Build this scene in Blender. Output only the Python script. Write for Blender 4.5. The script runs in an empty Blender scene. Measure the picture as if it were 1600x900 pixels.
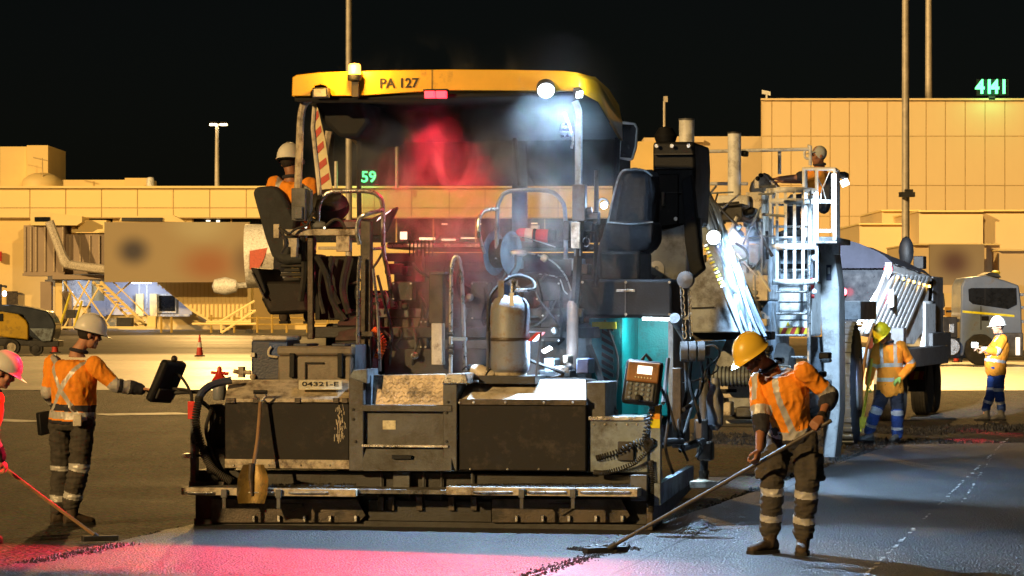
import bpy, bmesh, math, random
import numpy as np
from mathutils import Vector, Matrix, noise
random.seed(7)
R = math.radians
sc = bpy.context.scene
col = sc.collection

# ------------------------------------------------------------------ camera
F, HC, HY = 5000.0, 1.88, 483.0          # focal length in photo pixels, eye height, horizon row
cd = bpy.data.cameras.new('camera'); cam = bpy.data.objects.new('camera', cd); col.objects.link(cam)
cam.location = (0, 0, HC); cam.rotation_euler = (R(90), 0, 0)
cd.sensor_width = 36; cd.lens = F / 1600 * 36; cd.shift_y = (HY - 450) / 1600
cd.clip_start = 0.5; cd.clip_end = 3000
sc.camera = cam
# ------------------------------------------------------------------ night sky
SUN_AZ, SUN_EL = R(-140), R(17)          # amber apron floodlights, from behind the camera on the left
w = bpy.data.worlds.new('World'); sc.world = w; w.use_nodes = True
nt = w.node_tree; nt.nodes.clear()
sky = nt.nodes.new('ShaderNodeTexSky'); sky.sky_type = 'NISHITA'; sky.sun_disc = False
sky.sun_elevation = SUN_EL; sky.sun_rotation = SUN_AZ
bgn = nt.nodes.new('ShaderNodeBackground'); bgn.inputs['Strength'].default_value = 0.0007
wo = nt.nodes.new('ShaderNodeOutputWorld')
nt.links.new(sky.outputs[0], bgn.inputs[0]); nt.links.new(bgn.outputs[0], wo.inputs[0])
# ------------------------------------------------------------------ the floodlight
sl = bpy.data.lights.new('apron_floodlight', 'SUN'); sl.energy = 3.3; sl.angle = R(1.2); sl.color = (1.0, 0.64, 0.25)
so = bpy.data.objects.new('apron_floodlight', sl); col.objects.link(so)
_d = Vector((-math.sin(SUN_AZ) * math.cos(SUN_EL), -math.cos(SUN_AZ) * math.cos(SUN_EL), -math.sin(SUN_EL)))
so.rotation_euler = _d.to_track_quat('-Z', 'Y').to_euler(); so.location = (-40, -60, 40)
sc.view_settings.view_transform = 'Standard'; sc.view_settings.look = 'None'
sc.view_settings.exposure = 0.0; sc.view_settings.gamma = 1.0; sc.view_settings.use_curve_mapping = False
sc.render.engine = 'CYCLES'
sc.cycles.use_denoising = True; sc.cycles.max_bounces = 6; sc.cycles.volume_step_rate = 1.0
sc.cycles.sample_clamp_indirect = 6.0; sc.cycles.caustics_reflective = False; sc.cycles.caustics_refractive = False

# ================================================================== helpers
def P(px, py, Y): return Vector(((px - 800) * Y / F, Y, HC - (py - HY) * Y / F))
def GY(py, z=0.0): return (HC - z) * F / (py - HY)
def G(px, py, z=0.0):
    Y = GY(py, z); return Vector(((px - 800) * Y / F, Y, z))

OFF = {}
class Fr:
    def __init__(s, O, th): s.O, s.th, s.c, s.s = O, th, math.cos(th), math.sin(th)
    def Q(s, px, py, v):
        k = (px - 800) / F
        u = (k * (s.O[1] + v * s.c) - s.O[0] - v * s.s) / (s.c + k * s.s)
        Y = s.O[1] - u * s.s + v * s.c
        return Vector((u, v, HC - (py - HY) * Y / F))
    def W(s, u, v, z=0.0): return Vector((s.O[0] + u * s.c + v * s.s, s.O[1] - u * s.s + v * s.c, z))
    def L(s, p):
        x, y = p[0] - s.O[0], p[1] - s.O[1]
        return Vector((x * s.c - y * s.s, x * s.s + y * s.c, p[2]))
class FrW(Fr):          # world-aligned frame: traced shapes come out in world coordinates
    def Q(s, px, py, v): return P(px, py, s.O[1] + v)
PV = Fr((-0.773, 27.6), math.atan(0.2))        # the paving lane: u right, v ahead, w up

def tagp(o, label, cat, group=None):
    o['label'] = label; o['category'] = cat
    if group: o['group'] = group
    return o
def thing(name, label, cat, base=(0, 0, 0), fr=None, group=None):
    o = bpy.data.objects.new(name, None); col.objects.link(o); o.empty_display_size = 0.2
    base = Vector(base)
    if fr: o.location = fr.W(*base); o.rotation_euler = (0, 0, -fr.th)
    else: o.location = base
    OFF[o.name] = base
    return tagp(o, label, cat, group)
def root_of(o):
    while o.parent: o = o.parent
    return o

class MB:
    def __init__(s): s.v, s.f, s.m = [], [], []
    def add(s, vs, fs, mi=0):
        n = len(s.v); s.v += [Vector(x) for x in vs]; s.f += [tuple(i + n for i in f) for f in fs]; s.m += [mi] * len(fs); return s
    def hexa(s, p, mi=0):
        return s.add(p, [(0, 3, 2, 1), (4, 5, 6, 7), (0, 1, 5, 4), (1, 2, 6, 5), (2, 3, 7, 6), (3, 0, 4, 7)], mi)
    def box(s, a, b, mi=0):
        x0, y0, z0 = a; x1, y1, z1 = b
        return s.hexa([(x0, y0, z0), (x1, y0, z0), (x1, y1, z0), (x0, y1, z0), (x0, y0, z1), (x1, y0, z1), (x1, y1, z1), (x0, y1, z1)], mi)
    def obox(s, c, ax, ay, az, mi=0):      # centre and three half-axis vectors
        c, ax, ay, az = Vector(c), Vector(ax), Vector(ay), Vector(az)
        return s.hexa([c - ax - ay - az, c + ax - ay - az, c + ax + ay - az, c - ax + ay - az, c - ax - ay + az, c + ax - ay + az, c + ax + ay + az, c - ax + ay + az], mi)
    def prism(s, poly, vec, mi=0):
        n = len(poly); vec = Vector(vec); a = [Vector(p) for p in poly]
        return s.add(a + [p + vec for p in a], [tuple(range(n))[::-1], tuple(range(n, 2 * n))] + [(i, (i + 1) % n, n + (i + 1) % n, n + i) for i in range(n)], mi)
    def tube(s, pts, r, n=8, mi=0, caps=True):
        pts = [Vector(p) for p in pts]; k = len(pts)
        rr = r if isinstance(r, (list, tuple)) else [r] * k
        vs = []; nrm = None
        for i in range(k):
            t = (pts[min(i + 1, k - 1)] - pts[max(i - 1, 0)]); t = t.normalized() if t.length > 1e-9 else Vector((0, 0, 1))
            if nrm is None:
                a = Vector((0, 0, 1)) if abs(t.z) < .9 else Vector((1, 0, 0)); nrm = t.cross(a).normalized()
            else:
                nrm = (nrm - t * nrm.dot(t)); nrm = nrm.normalized() if nrm.length > 1e-9 else t.orthogonal().normalized()
            b = t.cross(nrm); q = rr[i]; qa, qb = q if isinstance(q, (list, tuple)) else (q, q)
            for j in range(n):
                an = 2 * math.pi * (j + (.5 if n == 4 else 0)) / n
                vs.append(pts[i] + nrm * (qa * math.cos(an)) + b * (qb * math.sin(an)))
        fs = [(i * n + j, i * n + (j + 1) % n, (i + 1) * n + (j + 1) % n, (i + 1) * n + j) for i in range(k - 1) for j in range(n)]
        if caps: fs += [tuple(range(n))[::-1], tuple(range((k - 1) * n, k * n))]
        return s.add(vs, fs, mi)
    def lathe(s, prof, o, ax, n=20, mi=0, ref=None):   # prof = [(r, h)]
        o, ax = Vector(o), Vector(ax).normalized(); e = ax.orthogonal().normalized(); g = ax.cross(e); k = len(prof)
        vs = [o + ax * h + (e * math.cos(2 * math.pi * j / n) + g * math.sin(2 * math.pi * j / n)) * max(r, 1e-4) for r, h in prof for j in range(n)]
        fs = [(i * n + j, i * n + (j + 1) % n, (i + 1) * n + (j + 1) % n, (i + 1) * n + j) for i in range(k - 1) for j in range(n)]
        fs += [tuple(range(n))[::-1], tuple(range((k - 1) * n, k * n))]
        return s.add(vs, fs, mi)
    def ball(s, c, ax, ay, az, n=12, mi=0):
        c, ax, ay, az = Vector(c), Vector(ax), Vector(ay), Vector(az); m = n // 2
        vs = [c - az]
        for i in range(1, m):
            ph = -math.pi / 2 + math.pi * i / m
            for j in range(n):
                t = 2 * math.pi * j / n
                vs.append(c + ax * (math.cos(ph) * math.cos(t)) + ay * (math.cos(ph) * math.sin(t)) + az * math.sin(ph))
        vs.append(c + az); L = len(vs) - 1
        fs = [(0, 1 + (j + 1) % n, 1 + j) for j in range(n)]
        fs += [(1 + (i - 1) * n + j, 1 + (i - 1) * n + (j + 1) % n, 1 + i * n + (j + 1) % n, 1 + i * n + j) for i in range(1, m - 1) for j in range(n)]
        fs += [(L, 1 + (m - 2) * n + j, 1 + (m - 2) * n + (j + 1) % n) for j in range(n)]
        return s.add(vs, fs, mi)
    # ---- pixel-traced shapes in a frame
    def pbox(s, fr, x0, y0, x1, y1, v0, v1, mi=0):
        a, b = fr.Q(x0, (y0 + y1) / 2, v0), fr.Q(x1, (y0 + y1) / 2, v0); xm = (x0 + x1) / 2
        return s.box((a.x, a.y, fr.Q(xm, y1, v0).z), (b.x, a.y + v1 - v0, fr.Q(xm, y0, v0).z), mi)
    def ppoly(s, fr, pts, v0, v1, mi=0):
        return s.prism([fr.Q(x, y, v0) for x, y in pts], (0, v1 - v0, 0), mi)
    def ptube(s, fr, pts, r, n=8, mi=0, sm=0):
        q = [fr.Q(*p) for p in pts]
        return s.tube(smooth_path(q, sm) if sm else q, r, n, mi)
    def mesh(s, name, off=Vector((0, 0, 0))):
        me = bpy.data.meshes.new(name)
        me.from_pydata([v - off for v in s.v], [], s.f)
        if any(s.m): me.polygons.foreach_set('material_index', s.m)
        bm = bmesh.new(); bm.from_mesh(me); bmesh.ops.recalc_face_normals(bm, faces=bm.faces); bm.to_mesh(me); bm.free()
        return me
    def build(s, name, mat, parent=None, bevel=0.0, smooth=True, off=None):
        if off is None: off = OFF.get(root_of(parent).name, Vector((0, 0, 0))) if parent else Vector((0, 0, 0))
        me = s.mesh(name, off)
        o = bpy.data.objects.new(name, me); col.objects.link(o)
        if parent: o.parent = parent
        for m in (mat if isinstance(mat, (list, tuple)) else [mat]): me.materials.append(m)
        if smooth:
            me.polygons.foreach_set('use_smooth', [True] * len(me.polygons)); me.set_sharp_from_angle(angle=R(35))
        if bevel:
            b = o.modifiers.new('bevel', 'BEVEL'); b.width = bevel; b.segments = 2; b.limit_method = 'ANGLE'; b.angle_limit = R(40); b.harden_normals = False
        return o
    def solo(s, name, mat, label, cat, base, fr=None, group=None, bevel=0.0, kind=None):
        o = s.build(name, mat, None, bevel, True, Vector(base))
        if fr: o.location = fr.W(*base); o.rotation_euler = (0, 0, -fr.th)
        else: o.location = Vector(base)
        OFF[o.name] = Vector(base)
        if kind: o['kind'] = kind
        if label: o['label'] = label
        if cat: o['category'] = cat
        if group: o['group'] = group
        return o
def smooth_path(q, k=5):
    q = [Vector(p) for p in q]; out = []
    for i in range(len(q) - 1):
        p0, p1, p2, p3 = q[max(i - 1, 0)], q[i], q[i + 1], q[min(i + 2, len(q) - 1)]
        for j in range(k):
            t = j / k
            out.append(0.5 * ((2 * p1) + (p2 - p0) * t + (2 * p0 - 5 * p1 + 4 * p2 - p3) * t * t + (3 * p1 - p0 - 3 * p2 + p3) * t ** 3))
    return out + [q[-1]]
def coil(path, rad, turns, per=10):
    p = smooth_path(path, 12); n = turns * per; out = []
    for i in range(n + 1):
        x = i / n * (len(p) - 1); a = int(min(x, len(p) - 2)); c = p[a].lerp(p[a + 1], x - a)
        t = (p[a + 1] - p[a]).normalized(); e = t.cross(Vector((0.3, 1, 0.2))).normalized(); g = t.cross(e); th = 2 * math.pi * i / per
        out.append(c + e * rad * math.cos(th) + g * rad * math.sin(th))
    return out
def B(fr, *a): return MB().pbox(fr, *a)

# ------------------------------------------------------------------ materials
def mat(name, c, rough=.55, metal=0.0, var=.22, scale=6.0, bump=.15, bscale=60.0, dirt=None, damt=.45, dscale=3.0, spec=.5, stretch=(1, 1, 1), coat=0):
    m = bpy.data.materials.new(name); m.use_nodes = True; t = m.node_tree; N, L = t.nodes, t.links
    b = N['Principled BSDF']; b.inputs['Metallic'].default_value = metal; b.inputs['Specular IOR Level'].default_value = spec
    b.inputs['Coat Weight'].default_value = coat
    tc = N.new('ShaderNodeTexCoord'); mp = N.new('ShaderNodeMapping'); mp.inputs['Scale'].default_value = stretch; L.new(tc.outputs['Object'], mp.inputs['Vector'])
    n1 = N.new('ShaderNodeTexNoise'); n1.inputs['Scale'].default_value = scale; n1.inputs['Detail'].default_value = 6; n1.inputs['Roughness'].default_value = .62; L.new(mp.outputs[0], n1.inputs['Vector'])
    r1 = N.new('ShaderNodeValToRGB'); e = r1.color_ramp.elements
    e[0].position, e[1].position = .3, .72
    e[0].color = (*[x * (1 - var) for x in c], 1); e[1].color = (*[min(1, x * (1 + var)) for x in c], 1); L.new(n1.outputs['Fac'], r1.inputs['Fac'])
    out = r1.outputs['Color']
    if dirt:
        n2 = N.new('ShaderNodeTexNoise'); n2.inputs['Scale'].default_value = dscale; n2.inputs['Detail'].default_value = 9; n2.inputs['Roughness'].default_value = .72; L.new(mp.outputs[0], n2.inputs['Vector'])
        r2 = N.new('ShaderNodeValToRGB'); r2.color_ramp.elements[0].position = .62 - damt * .35; r2.color_ramp.elements[1].position = .80 - damt * .35; L.new(n2.outputs['Fac'], r2.inputs['Fac'])
        mx = N.new('ShaderNodeMix'); mx.data_type = 'RGBA'; L.new(r2.outputs['Color'], mx.inputs['Factor']); L.new(out, mx.inputs[6]); mx.inputs[7].default_value = (*dirt, 1); out = mx.outputs[2]
    L.new(out, b.inputs['Base Color'])
    rr = N.new('ShaderNodeMapRange'); rr.inputs['To Min'].default_value = max(.04, rough - .14); rr.inputs['To Max'].default_value = min(1, rough + .16); L.new(n1.outputs['Fac'], rr.inputs['Value']); L.new(rr.outputs[0], b.inputs['Roughness'])
    if bump:
        n3 = N.new('ShaderNodeTexNoise'); n3.inputs['Scale'].default_value = bscale; n3.inputs['Detail'].default_value = 4; L.new(mp.outputs[0], n3.inputs['Vector'])
        bp = N.new('ShaderNodeBump'); bp.inputs['Strength'].default_value = bump; bp.inputs['Distance'].default_value = .02; L.new(n3.outputs['Fac'], bp.inputs['Height']); L.new(bp.outputs[0], b.inputs['Normal'])
    return m
def emit(name, c, s):
    m = bpy.data.materials.new(name); m.use_nodes = True; b = m.node_tree.nodes['Principled BSDF']
    b.inputs['Base Color'].default_value = (*[min(1, x) for x in c], 1); b.inputs['Emission Color'].default_value = (*c, 1); b.inputs['Emission Strength'].default_value = s
    return m
GRIME = (.02, .017, .013)
M = dict(
    yellow=mat('yellow_paint', (.74, .40, .012), .38, dirt=(.25, .13, .02), damt=.05, scale=2.5, var=.1, bump=.04, coat=.2),
    under=mat('roof_lining', (.012, .012, .013), .8),
    steel_d=mat('dark_steel', (.04, .04, .042), .55, .2, dirt=GRIME, damt=.5, scale=9),
    steel_g=mat('grey_paint', (.095, .10, .11), .5, 0, dirt=(.04, .033, .026), damt=.5, scale=7),
    steel_b=mat('bluegrey_paint', (.20, .25, .30), .45, 0, dirt=(.05, .045, .04), damt=.45, scale=7),
    beige=mat('worn_beige_paint', (.50, .43, .32), .5, 0, dirt=(.10, .07, .045), damt=.42, scale=10, dscale=7),
    cream=mat('cream_paint', (.62, .56, .46), .45, 0, dirt=(.16, .11, .07), damt=.3, scale=8, dscale=9),
    brown=mat('greasy_brown_steel', (.075, .058, .045), .45, .35, dirt=GRIME, damt=.5, scale=6, dscale=5),
    hood=mat('dark_hood_panel', (.014, .0125, .0125), .6, 0, spec=.25, dirt=(.05, .04, .03), damt=.25, scale=4, dscale=5, bump=.08),
    black=mat('black_plastic', (.008, .0085, .010), .55, 0, var=.4, spec=.25),
    rubber=mat('rubber', (.022, .021, .02), .75, 0, var=.4, dirt=(.07, .06, .05), damt=.3),
    cloth_d=mat('dark_seat_cloth', (.03, .032, .036), .85, 0, var=.4, scale=14, bump=.35, bscale=26),
    cover=mat('seat_cover_cloth', (.007, .010, .016), .85, 0, var=.35, scale=9, bump=.5, bscale=14),
    chrome=mat('bright_steel', (.55, .54, .52), .28, .9, dirt=(.12, .10, .08), damt=.3, scale=14),
    pole=mat('galvanised_steel', (.55, .50, .42), .5, .2, scale=3),
    gas=mat('cylinder_paint', (.23, .25, .29), .5, .15, dirt=(.18, .12, .08), damt=.38, scale=6, dscale=6),
    red=mat('red_paint', (.55, .025, .02), .35, 0, dirt=(.1, .02, .015), damt=.25),
    teal=mat('teal_paint', (.0, .26, .27), .4, 0, dirt=(.02, .07, .075), damt=.35, scale=4),
    white=mat('white_paint', (.74, .74, .72), .42, 0, dirt=(.30, .27, .23), damt=.3, scale=6, dscale=4),
    mgrey=mat('machine_grey', (.30, .33, .36), .45, 0, dirt=(.09, .085, .08), damt=.45, scale=5),
    toolbox=mat('grey_toolbox_plastic', (.19, .16, .125), .5, 0, dirt=(.08, .06, .045), damt=.3, scale=5),
    bluebox=mat('navy_plastic', (.035, .045, .09), .45, 0, dirt=(.1, .08, .06), damt=.25),
    wood=mat('worn_wood', (.30, .17, .075), .6, 0, dirt=(.05, .035, .02), damt=.45, scale=12, stretch=(1, 1, 1)),
    tarp=mat('grey_tarpaulin', (.020, .022, .032), .9, 0, spec=.12, var=.3, scale=2.2, bump=.6, bscale=3.5),
    alu=mat('ribbed_aluminium', (.72, .75, .78), .45, .15, dirt=(.22, .22, .22), damt=.35, scale=3),
    glass_d=mat('dark_glass', (.012, .014, .018), .12, 0, bump=0),
    plate=mat('plate_cream', (.72, .66, .45), .4, 0, dirt=(.35, .27, .14), damt=.25, scale=20, dscale=12),
    ink=mat('black_ink', (.015, .013, .012), .6, bump=0),
    asphalt_crumb=mat('loose_asphalt', (.018, .017, .016), .6, bump=.3),
    orange=mat('hi_vis_orange', (.90, .29, .014), .82, 0, var=.14, scale=7, bump=.35, bscale=30, dirt=(.45, .12, .02), damt=.12),
    shaft=mat('greasy_shaft', (.055, .04, .03), .5, 0, dirt=GRIME, damt=.4, scale=12),
    tape=mat('reflective_tape', (.50, .48, .45), .4, .1, var=.15, scale=20, bump=.1),
    navy=mat('navy_cotton', (.024, .024, .034), .88, 0, var=.45, scale=7, bump=.35, bscale=30),
    charcoal=mat('charcoal_cotton', (.05, .043, .036), .88, 0, var=.45, scale=7, bump=.35, bscale=30, dirt=(.085, .065, .045), damt=.3),
    royal=mat('blue_cotton', (.022, .055, .21), .85, 0, var=.4, scale=7, bump=.35, bscale=30),
    boot=mat('work_boot_leather', (.055, .036, .022), .7, 0, var=.4, scale=12, dirt=(.13, .10, .07), damt=.3),
    boot_g=mat('grey_work_boot', (.13, .125, .115), .75, 0, var=.4, scale=12, dirt=(.05, .045, .04), damt=.35),
    sole=mat('boot_sole', (.02, .018, .016), .8),
    skin=mat('skin', (.46, .22, .125), .55, 0, var=.14, scale=10, bump=.1, bscale=120),
    skin_t=mat('tanned_skin', (.33, .145, .075), .55, 0, var=.16, scale=10, bump=.1, bscale=120),
    hair=mat('dark_hair', (.018, .012, .008), .7, 0, var=.4, scale=60, bump=.5, bscale=200),
    hat_w=mat('white_hard_hat', (.75, .72, .66), .35, 0, var=.06, bump=.02, dirt=(.4, .36, .3), damt=.12),
    hat_y=mat('yellow_hard_hat', (.85, .54, .05), .35, 0, var=.08, bump=.02, dirt=(.4, .2, .03), damt=.12),
    hat_l=mat('lemon_hard_hat', (.72, .56, .015), .35, 0, var=.08, bump=.02),
    glove=mat('green_gloves', (.34, .55, .12), .8, 0, var=.3, scale=30),
    lemon=mat('yellow_tool_paint', (.72, .60, .03), .5, 0, dirt=(.2, .16, .05), damt=.25),
    cyl=mat('brown_cylinder_paint', (.20, .135, .105), .45, .2, dirt=GRIME, damt=.3),
    checker=None,
)
# ================================================================== ground
def ground_mat(name, c1, c2, big, speck, rough, bump, bscale, sx=1.0, streak=None, spec=.4, cracks=False, disp=.03):
    m = bpy.data.materials.new(name); m.use_nodes = True; t = m.node_tree; N, L = t.nodes, t.links; b = N['Principled BSDF']
    b.inputs['Specular IOR Level'].default_value = spec
    tc = N.new('ShaderNodeTexCoord'); mp = N.new('ShaderNodeMapping'); mp.inputs['Scale'].default_value = (sx, 1, 1); L.new(tc.outputs['Object'], mp.inputs[0])
    n1 = N.new('ShaderNodeTexNoise'); n1.inputs['Scale'].default_value = big; n1.inputs['Detail'].default_value = 8; n1.inputs['Roughness'].default_value = .65; L.new(mp.outputs[0], n1.inputs['Vector'])
    r1 = N.new('ShaderNodeValToRGB'); r1.color_ramp.elements[0].position = .34; r1.color_ramp.elements[1].position = .66
    r1.color_ramp.elements[0].color = (*c1, 1); r1.color_ramp.elements[1].color = (*c2, 1); L.new(n1.outputs['Fac'], r1.inputs['Fac'])
    n2 = N.new('ShaderNodeTexNoise'); n2.inputs['Scale'].default_value = bscale; n2.inputs['Detail'].default_value = 3; L.new(tc.outputs['Object'], n2.inputs['Vector'])
    v2 = N.new('ShaderNodeTexVoronoi'); v2.inputs['Scale'].default_value = bscale * .9; L.new(tc.outputs['Object'], v2.inputs['Vector'])
    mm = N.new('ShaderNodeMapRange'); mm.inputs['From Min'].default_value = .3; mm.inputs['From Max'].default_value = .75; mm.inputs['To Min'].default_value = 1 - speck; mm.inputs['To Max'].default_value = 1 + speck; L.new(n2.outputs['Fac'], mm.inputs['Value'])
    hs = N.new('ShaderNodeMix'); hs.data_type = 'RGBA'; hs.blend_type = 'MULTIPLY'; hs.inputs['Factor'].default_value = 1
    L.new(r1.outputs[0], hs.inputs[6]); L.new(mm.outputs[0], hs.inputs[7])
    hs2 = N.new('ShaderNodeMix'); hs2.data_type = 'RGBA'; hs2.blend_type = 'MULTIPLY'; hs2.inputs['Factor'].default_value = speck
    L.new(hs.outputs[2], hs2.inputs[6]); L.new(v2.outputs['Color'], hs2.inputs[7])
    outc = hs2.outputs[2]
    if streak:
        m3 = N.new('ShaderNodeMapping'); m3.inputs['Rotation'].default_value = (0, 0, PV.th); m3.inputs['Scale'].default_value = (2.2, .10, 1); L.new(tc.outputs['Object'], m3.inputs[0])
        n5 = N.new('ShaderNodeTexNoise'); n5.inputs['Scale'].default_value = 1.0; n5.inputs['Detail'].default_value = 7; L.new(m3.outputs[0], n5.inputs['Vector'])
        k5 = N.new('ShaderNodeMapRange'); k5.inputs['From Min'].default_value = .3; k5.inputs['From Max'].default_value = .7; k5.inputs['To Min'].default_value = 1 - streak; k5.inputs['To Max'].default_value = 1 + streak; L.new(n5.outputs['Fac'], k5.inputs['Value'])
        h5 = N.new('ShaderNodeMix'); h5.data_type = 'RGBA'; h5.blend_type = 'MULTIPLY'; h5.inputs['Factor'].default_value = 1; L.new(outc, h5.inputs[6]); L.new(k5.outputs[0], h5.inputs[7]); outc = h5.outputs[2]
    L.new(outc, b.inputs['Base Color'])
    rr = N.new('ShaderNodeMapRange'); rr.inputs['To Min'].default_value = rough - .15; rr.inputs['To Max'].default_value = min(1, rough + .15); L.new(n1.outputs['Fac'], rr.inputs['Value']); L.new(rr.outputs[0], b.inputs['Roughness'])
    ad = N.new('ShaderNodeMath'); ad.operation = 'ADD'; L.new(n2.outputs['Fac'], ad.inputs[0]); L.new(v2.outputs['Distance'], ad.inputs[1])
    bp = N.new('ShaderNodeBump'); bp.inputs['Strength'].default_value = bump; bp.inputs['Distance'].default_value = disp; L.new(ad.outputs[0], bp.inputs['Height']); L.new(bp.outputs[0], b.inputs['Normal'])
    return m
MG = ground_mat('milled_asphalt', (.06, .05, .040), (.145, .12, .092), .55, .85, .75, 1.0, 26, sx=.35, disp=.07, streak=.35)
MF = ground_mat('fresh_asphalt', (.070, .072, .080), (.105, .108, .118), .4, .8, .6, .95, 60, disp=.02, streak=.28)
MO = ground_mat('older_mat_asphalt', (.072, .074, .084), (.105, .108, .12), .3, .65, .46, .8, 60, disp=.016, streak=.28)
MC = ground_mat('apron_concrete', (.42, .38, .31), (.60, .55, .46), .12, .25, .42, .25, 6, sx=.2, spec=.6)
MA = ground_mat('far_apron', (.20, .175, .13), (.34, .30, .23), .10, .3, .6, .3, 4, sx=.2)
def sheet(name, pts, z, m, kind='structure', label=None):
    b = MB(); b.add([(p[0], p[1], z) for p in pts], [tuple(range(len(pts)))])
    o = b.build(name, m, None, smooth=False); o['kind'] = kind
    if label: o['label'] = label
    return o
GZ = -0.035
sheet('ground', [(-600, -30), (600, -30), (600, 1500), (-600, 1500)], GZ - .004, MG, label='dark milled asphalt ground of the apron')
def slab(name, pts, z0, z1, m, label=None):
    o = MB().prism([(p[0], p[1], z0) for p in pts], (0, 0, z1 - z0)).build(name, m, None, smooth=False); o['kind'] = 'structure'
    if label: o['label'] = label
    return o
def ragged(a, b, n, amp):
    a, b = Vector(a), Vector(b); out = []
    for i in range(n + 1):
        p = a.lerp(b, i / n); out.append((p.x + amp * (noise.noise((p.x * 1.7, p.y * 1.7, 3)) + .6 * noise.noise((p.x * 6, p.y * 6, 9))), p.y))
    return out
def W2(u, v): q = PV.W(u, v); return (q.x, q.y)
le = ragged(W2(-2.10, -14), W2(-2.06, .25), 160, .045)
slab('fresh_asphalt_lane', le + [W2(1.9, .25), W2(1.84, -14)], GZ - .03, -.002, MF, 'freshly laid grey asphalt lane behind the paver')
jn = [W2(1.90, .2), W2(2.12, 5), W2(2.38, 11.5), W2(2.62, 17.6)]
far = ragged(W2(2.62, 17.6), (22, 50.6), 60, .10)
slab('finished_asphalt_lane', [W2(1.846, -14), W2(1.906, .2)] + ragged(W2(1.93, .6), W2(2.62, 17.4), 120, .03) + far[1:] + [(22, 6), (3, 6)], GZ - .03, 0.0, MO, 'smooth finished asphalt lane on the right')
sheet('concrete_strip', [(-90, 76.5), (90, 74.5), (90, 110), (-90, 124)], GZ + .004, MC, label='bright pale concrete strip across the apron')
sheet('far_apron', [(-400, 126), (90, 114), (400, 114), (500, 420), (-500, 420)], GZ + .002, MA, label='amber lit apron in front of the terminal')
MP = mat('worn_road_paint', (.62, .62, .60), .6, 0, dirt=(.1, .095, .09), damt=.5, dscale=2.5, scale=3)
def strip(name, a, b, wd, z, m):
    a, b = Vector((a[0], a[1], 0)), Vector((b[0], b[1], 0)); t = (b - a).normalized(); n = Vector((-t.y, t.x, 0)) * wd / 2
    return sheet(name, [a - n, b - n, b + n, a + n], z, m)
strip('painted_line', G(155, 645), G(291, 643), 1.1, GZ + .004, MP)
strip('painted_line', G(-30, 652), G(60, 656), .7, GZ + .004, MP)
# chalk set-out lines on the finished lane, broken
ch = MB()
for (a, b, wd, dens) in ((G(1350, 902), G(1576, 684), .016, .8), (G(1500, 790), G(1566, 690), .012, .35)):
    n = 150
    for i in range(n):
        if random.random() < dens * (.55 + .9 * noise.noise((i * .12, 2, 1))):
            p, q = a.lerp(b, i / n), a.lerp(b, (i + .85) / n); wj = wd * random.uniform(.4, 1.3); j = random.uniform(-.008, .008)
            ch.add([(p.x - wj + j, p.y, .004), (p.x + wj + j, p.y, .004), (q.x + wj + j, q.y, .004), (q.x - wj + j, q.y, .004)], [(0, 1, 2, 3)])
o = ch.build('chalk_line', MP, None, smooth=False); o['kind'] = 'structure'
# dark lane joints / saw cut lines as thin recess-coloured tar strips
MT = mat('tar_joint', (.018, .018, .02), .5, scale=20)
def wiggly(name, a, b, wd, z, n=60):
    a, b = Vector(a), Vector(b); t = (b - a).normalized(); nn = Vector((-t.y, t.x, 0)); vs = []
    for i in range(n + 1):
        p = a.lerp(b, i / n); k = noise.noise((i * .35, a.x, 0)); w_ = wd * (.55 + .5 * abs(k)); c = p + nn * k * wd * 1.2
        vs += [(c.x - nn.x * w_, c.y - nn.y * w_, z), (c.x + nn.x * w_, c.y + nn.y * w_, z)]
    o = MB().add(vs, [(2 * i, 2 * i + 1, 2 * i + 3, 2 * i + 2) for i in range(n)]).build(name, MT, None, smooth=False); o['kind'] = 'structure'
wiggly('lane_joint', G(950, 902), G(1345, 705), .013, .004)
wiggly('lane_joint', G(826, 901), G(1010, 838), .022, .0045)
wiggly('lane_joint', G(990, 862), G(1330, 884), .010, .005)
wiggly('lane_joint', G(420, 900), G(830, 832), .008, .003)
# loose crumbs along edges: nobody could count them
def crumbs(name, label, paths, seed):
    rnd = random.Random(seed); c = MB()
    for (a, b, n, wd, smin, smax, z) in paths:
        a, b = Vector(a), Vector(b); t = (b - a).normalized(); nn = Vector((-t.y, t.x, 0))
        for _ in range(n):
            p = a.lerp(b, rnd.random()) + nn * rnd.gauss(0, wd); s = rnd.uniform(smin, smax); q = [Vector((rnd.uniform(-1, 1), rnd.uniform(-1, 1), rnd.uniform(-.3, 1))) for _ in range(1)]
            k = rnd.uniform(0, 6.28); cs, sn = math.cos(k) * s, math.sin(k) * s
            c.add([(p.x + cs, p.y + sn, z), (p.x - sn, p.y + cs * .8, z), (p.x - cs * .9, p.y - sn, z), (p.x + sn * .8, p.y - cs, z), (p.x + q[0].x * s * .3, p.y + q[0].y * s * .3, z + s * rnd.uniform(.6, 1.3))],
                  [(0, 1, 4), (1, 2, 4), (2, 3, 4), (3, 0, 4)])
    o = c.build(name, M['asphalt_crumb'], None, smooth=False); o['kind'] = 'stuff'; o['label'] = label; return o
crumbs('loose_asphalt', 'black loose asphalt crumbs along the lane edges', [
    (PV.W(-2.1, -6), PV.W(-2.06, 0), 2600, .05, .006, .02, GZ), (G(40, 880), G(200, 850), 450, .05, .006, .022, 0),
    (G(900, 860), G(985, 856), 900, .09, .006, .02, .0), (PV.W(2.0, .5), PV.W(2.5, 16), 2600, .09, .008, .03, GZ),
    (G(820, 902), G(960, 858), 800, .05, .005, .014, 0), (G(1340, 672), G(1640, 664), 1800, .5, .012, .05, GZ),
    (G(1120, 690), G(1330, 680), 2500, 2.2, .010, .04, GZ)], 5)

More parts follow.
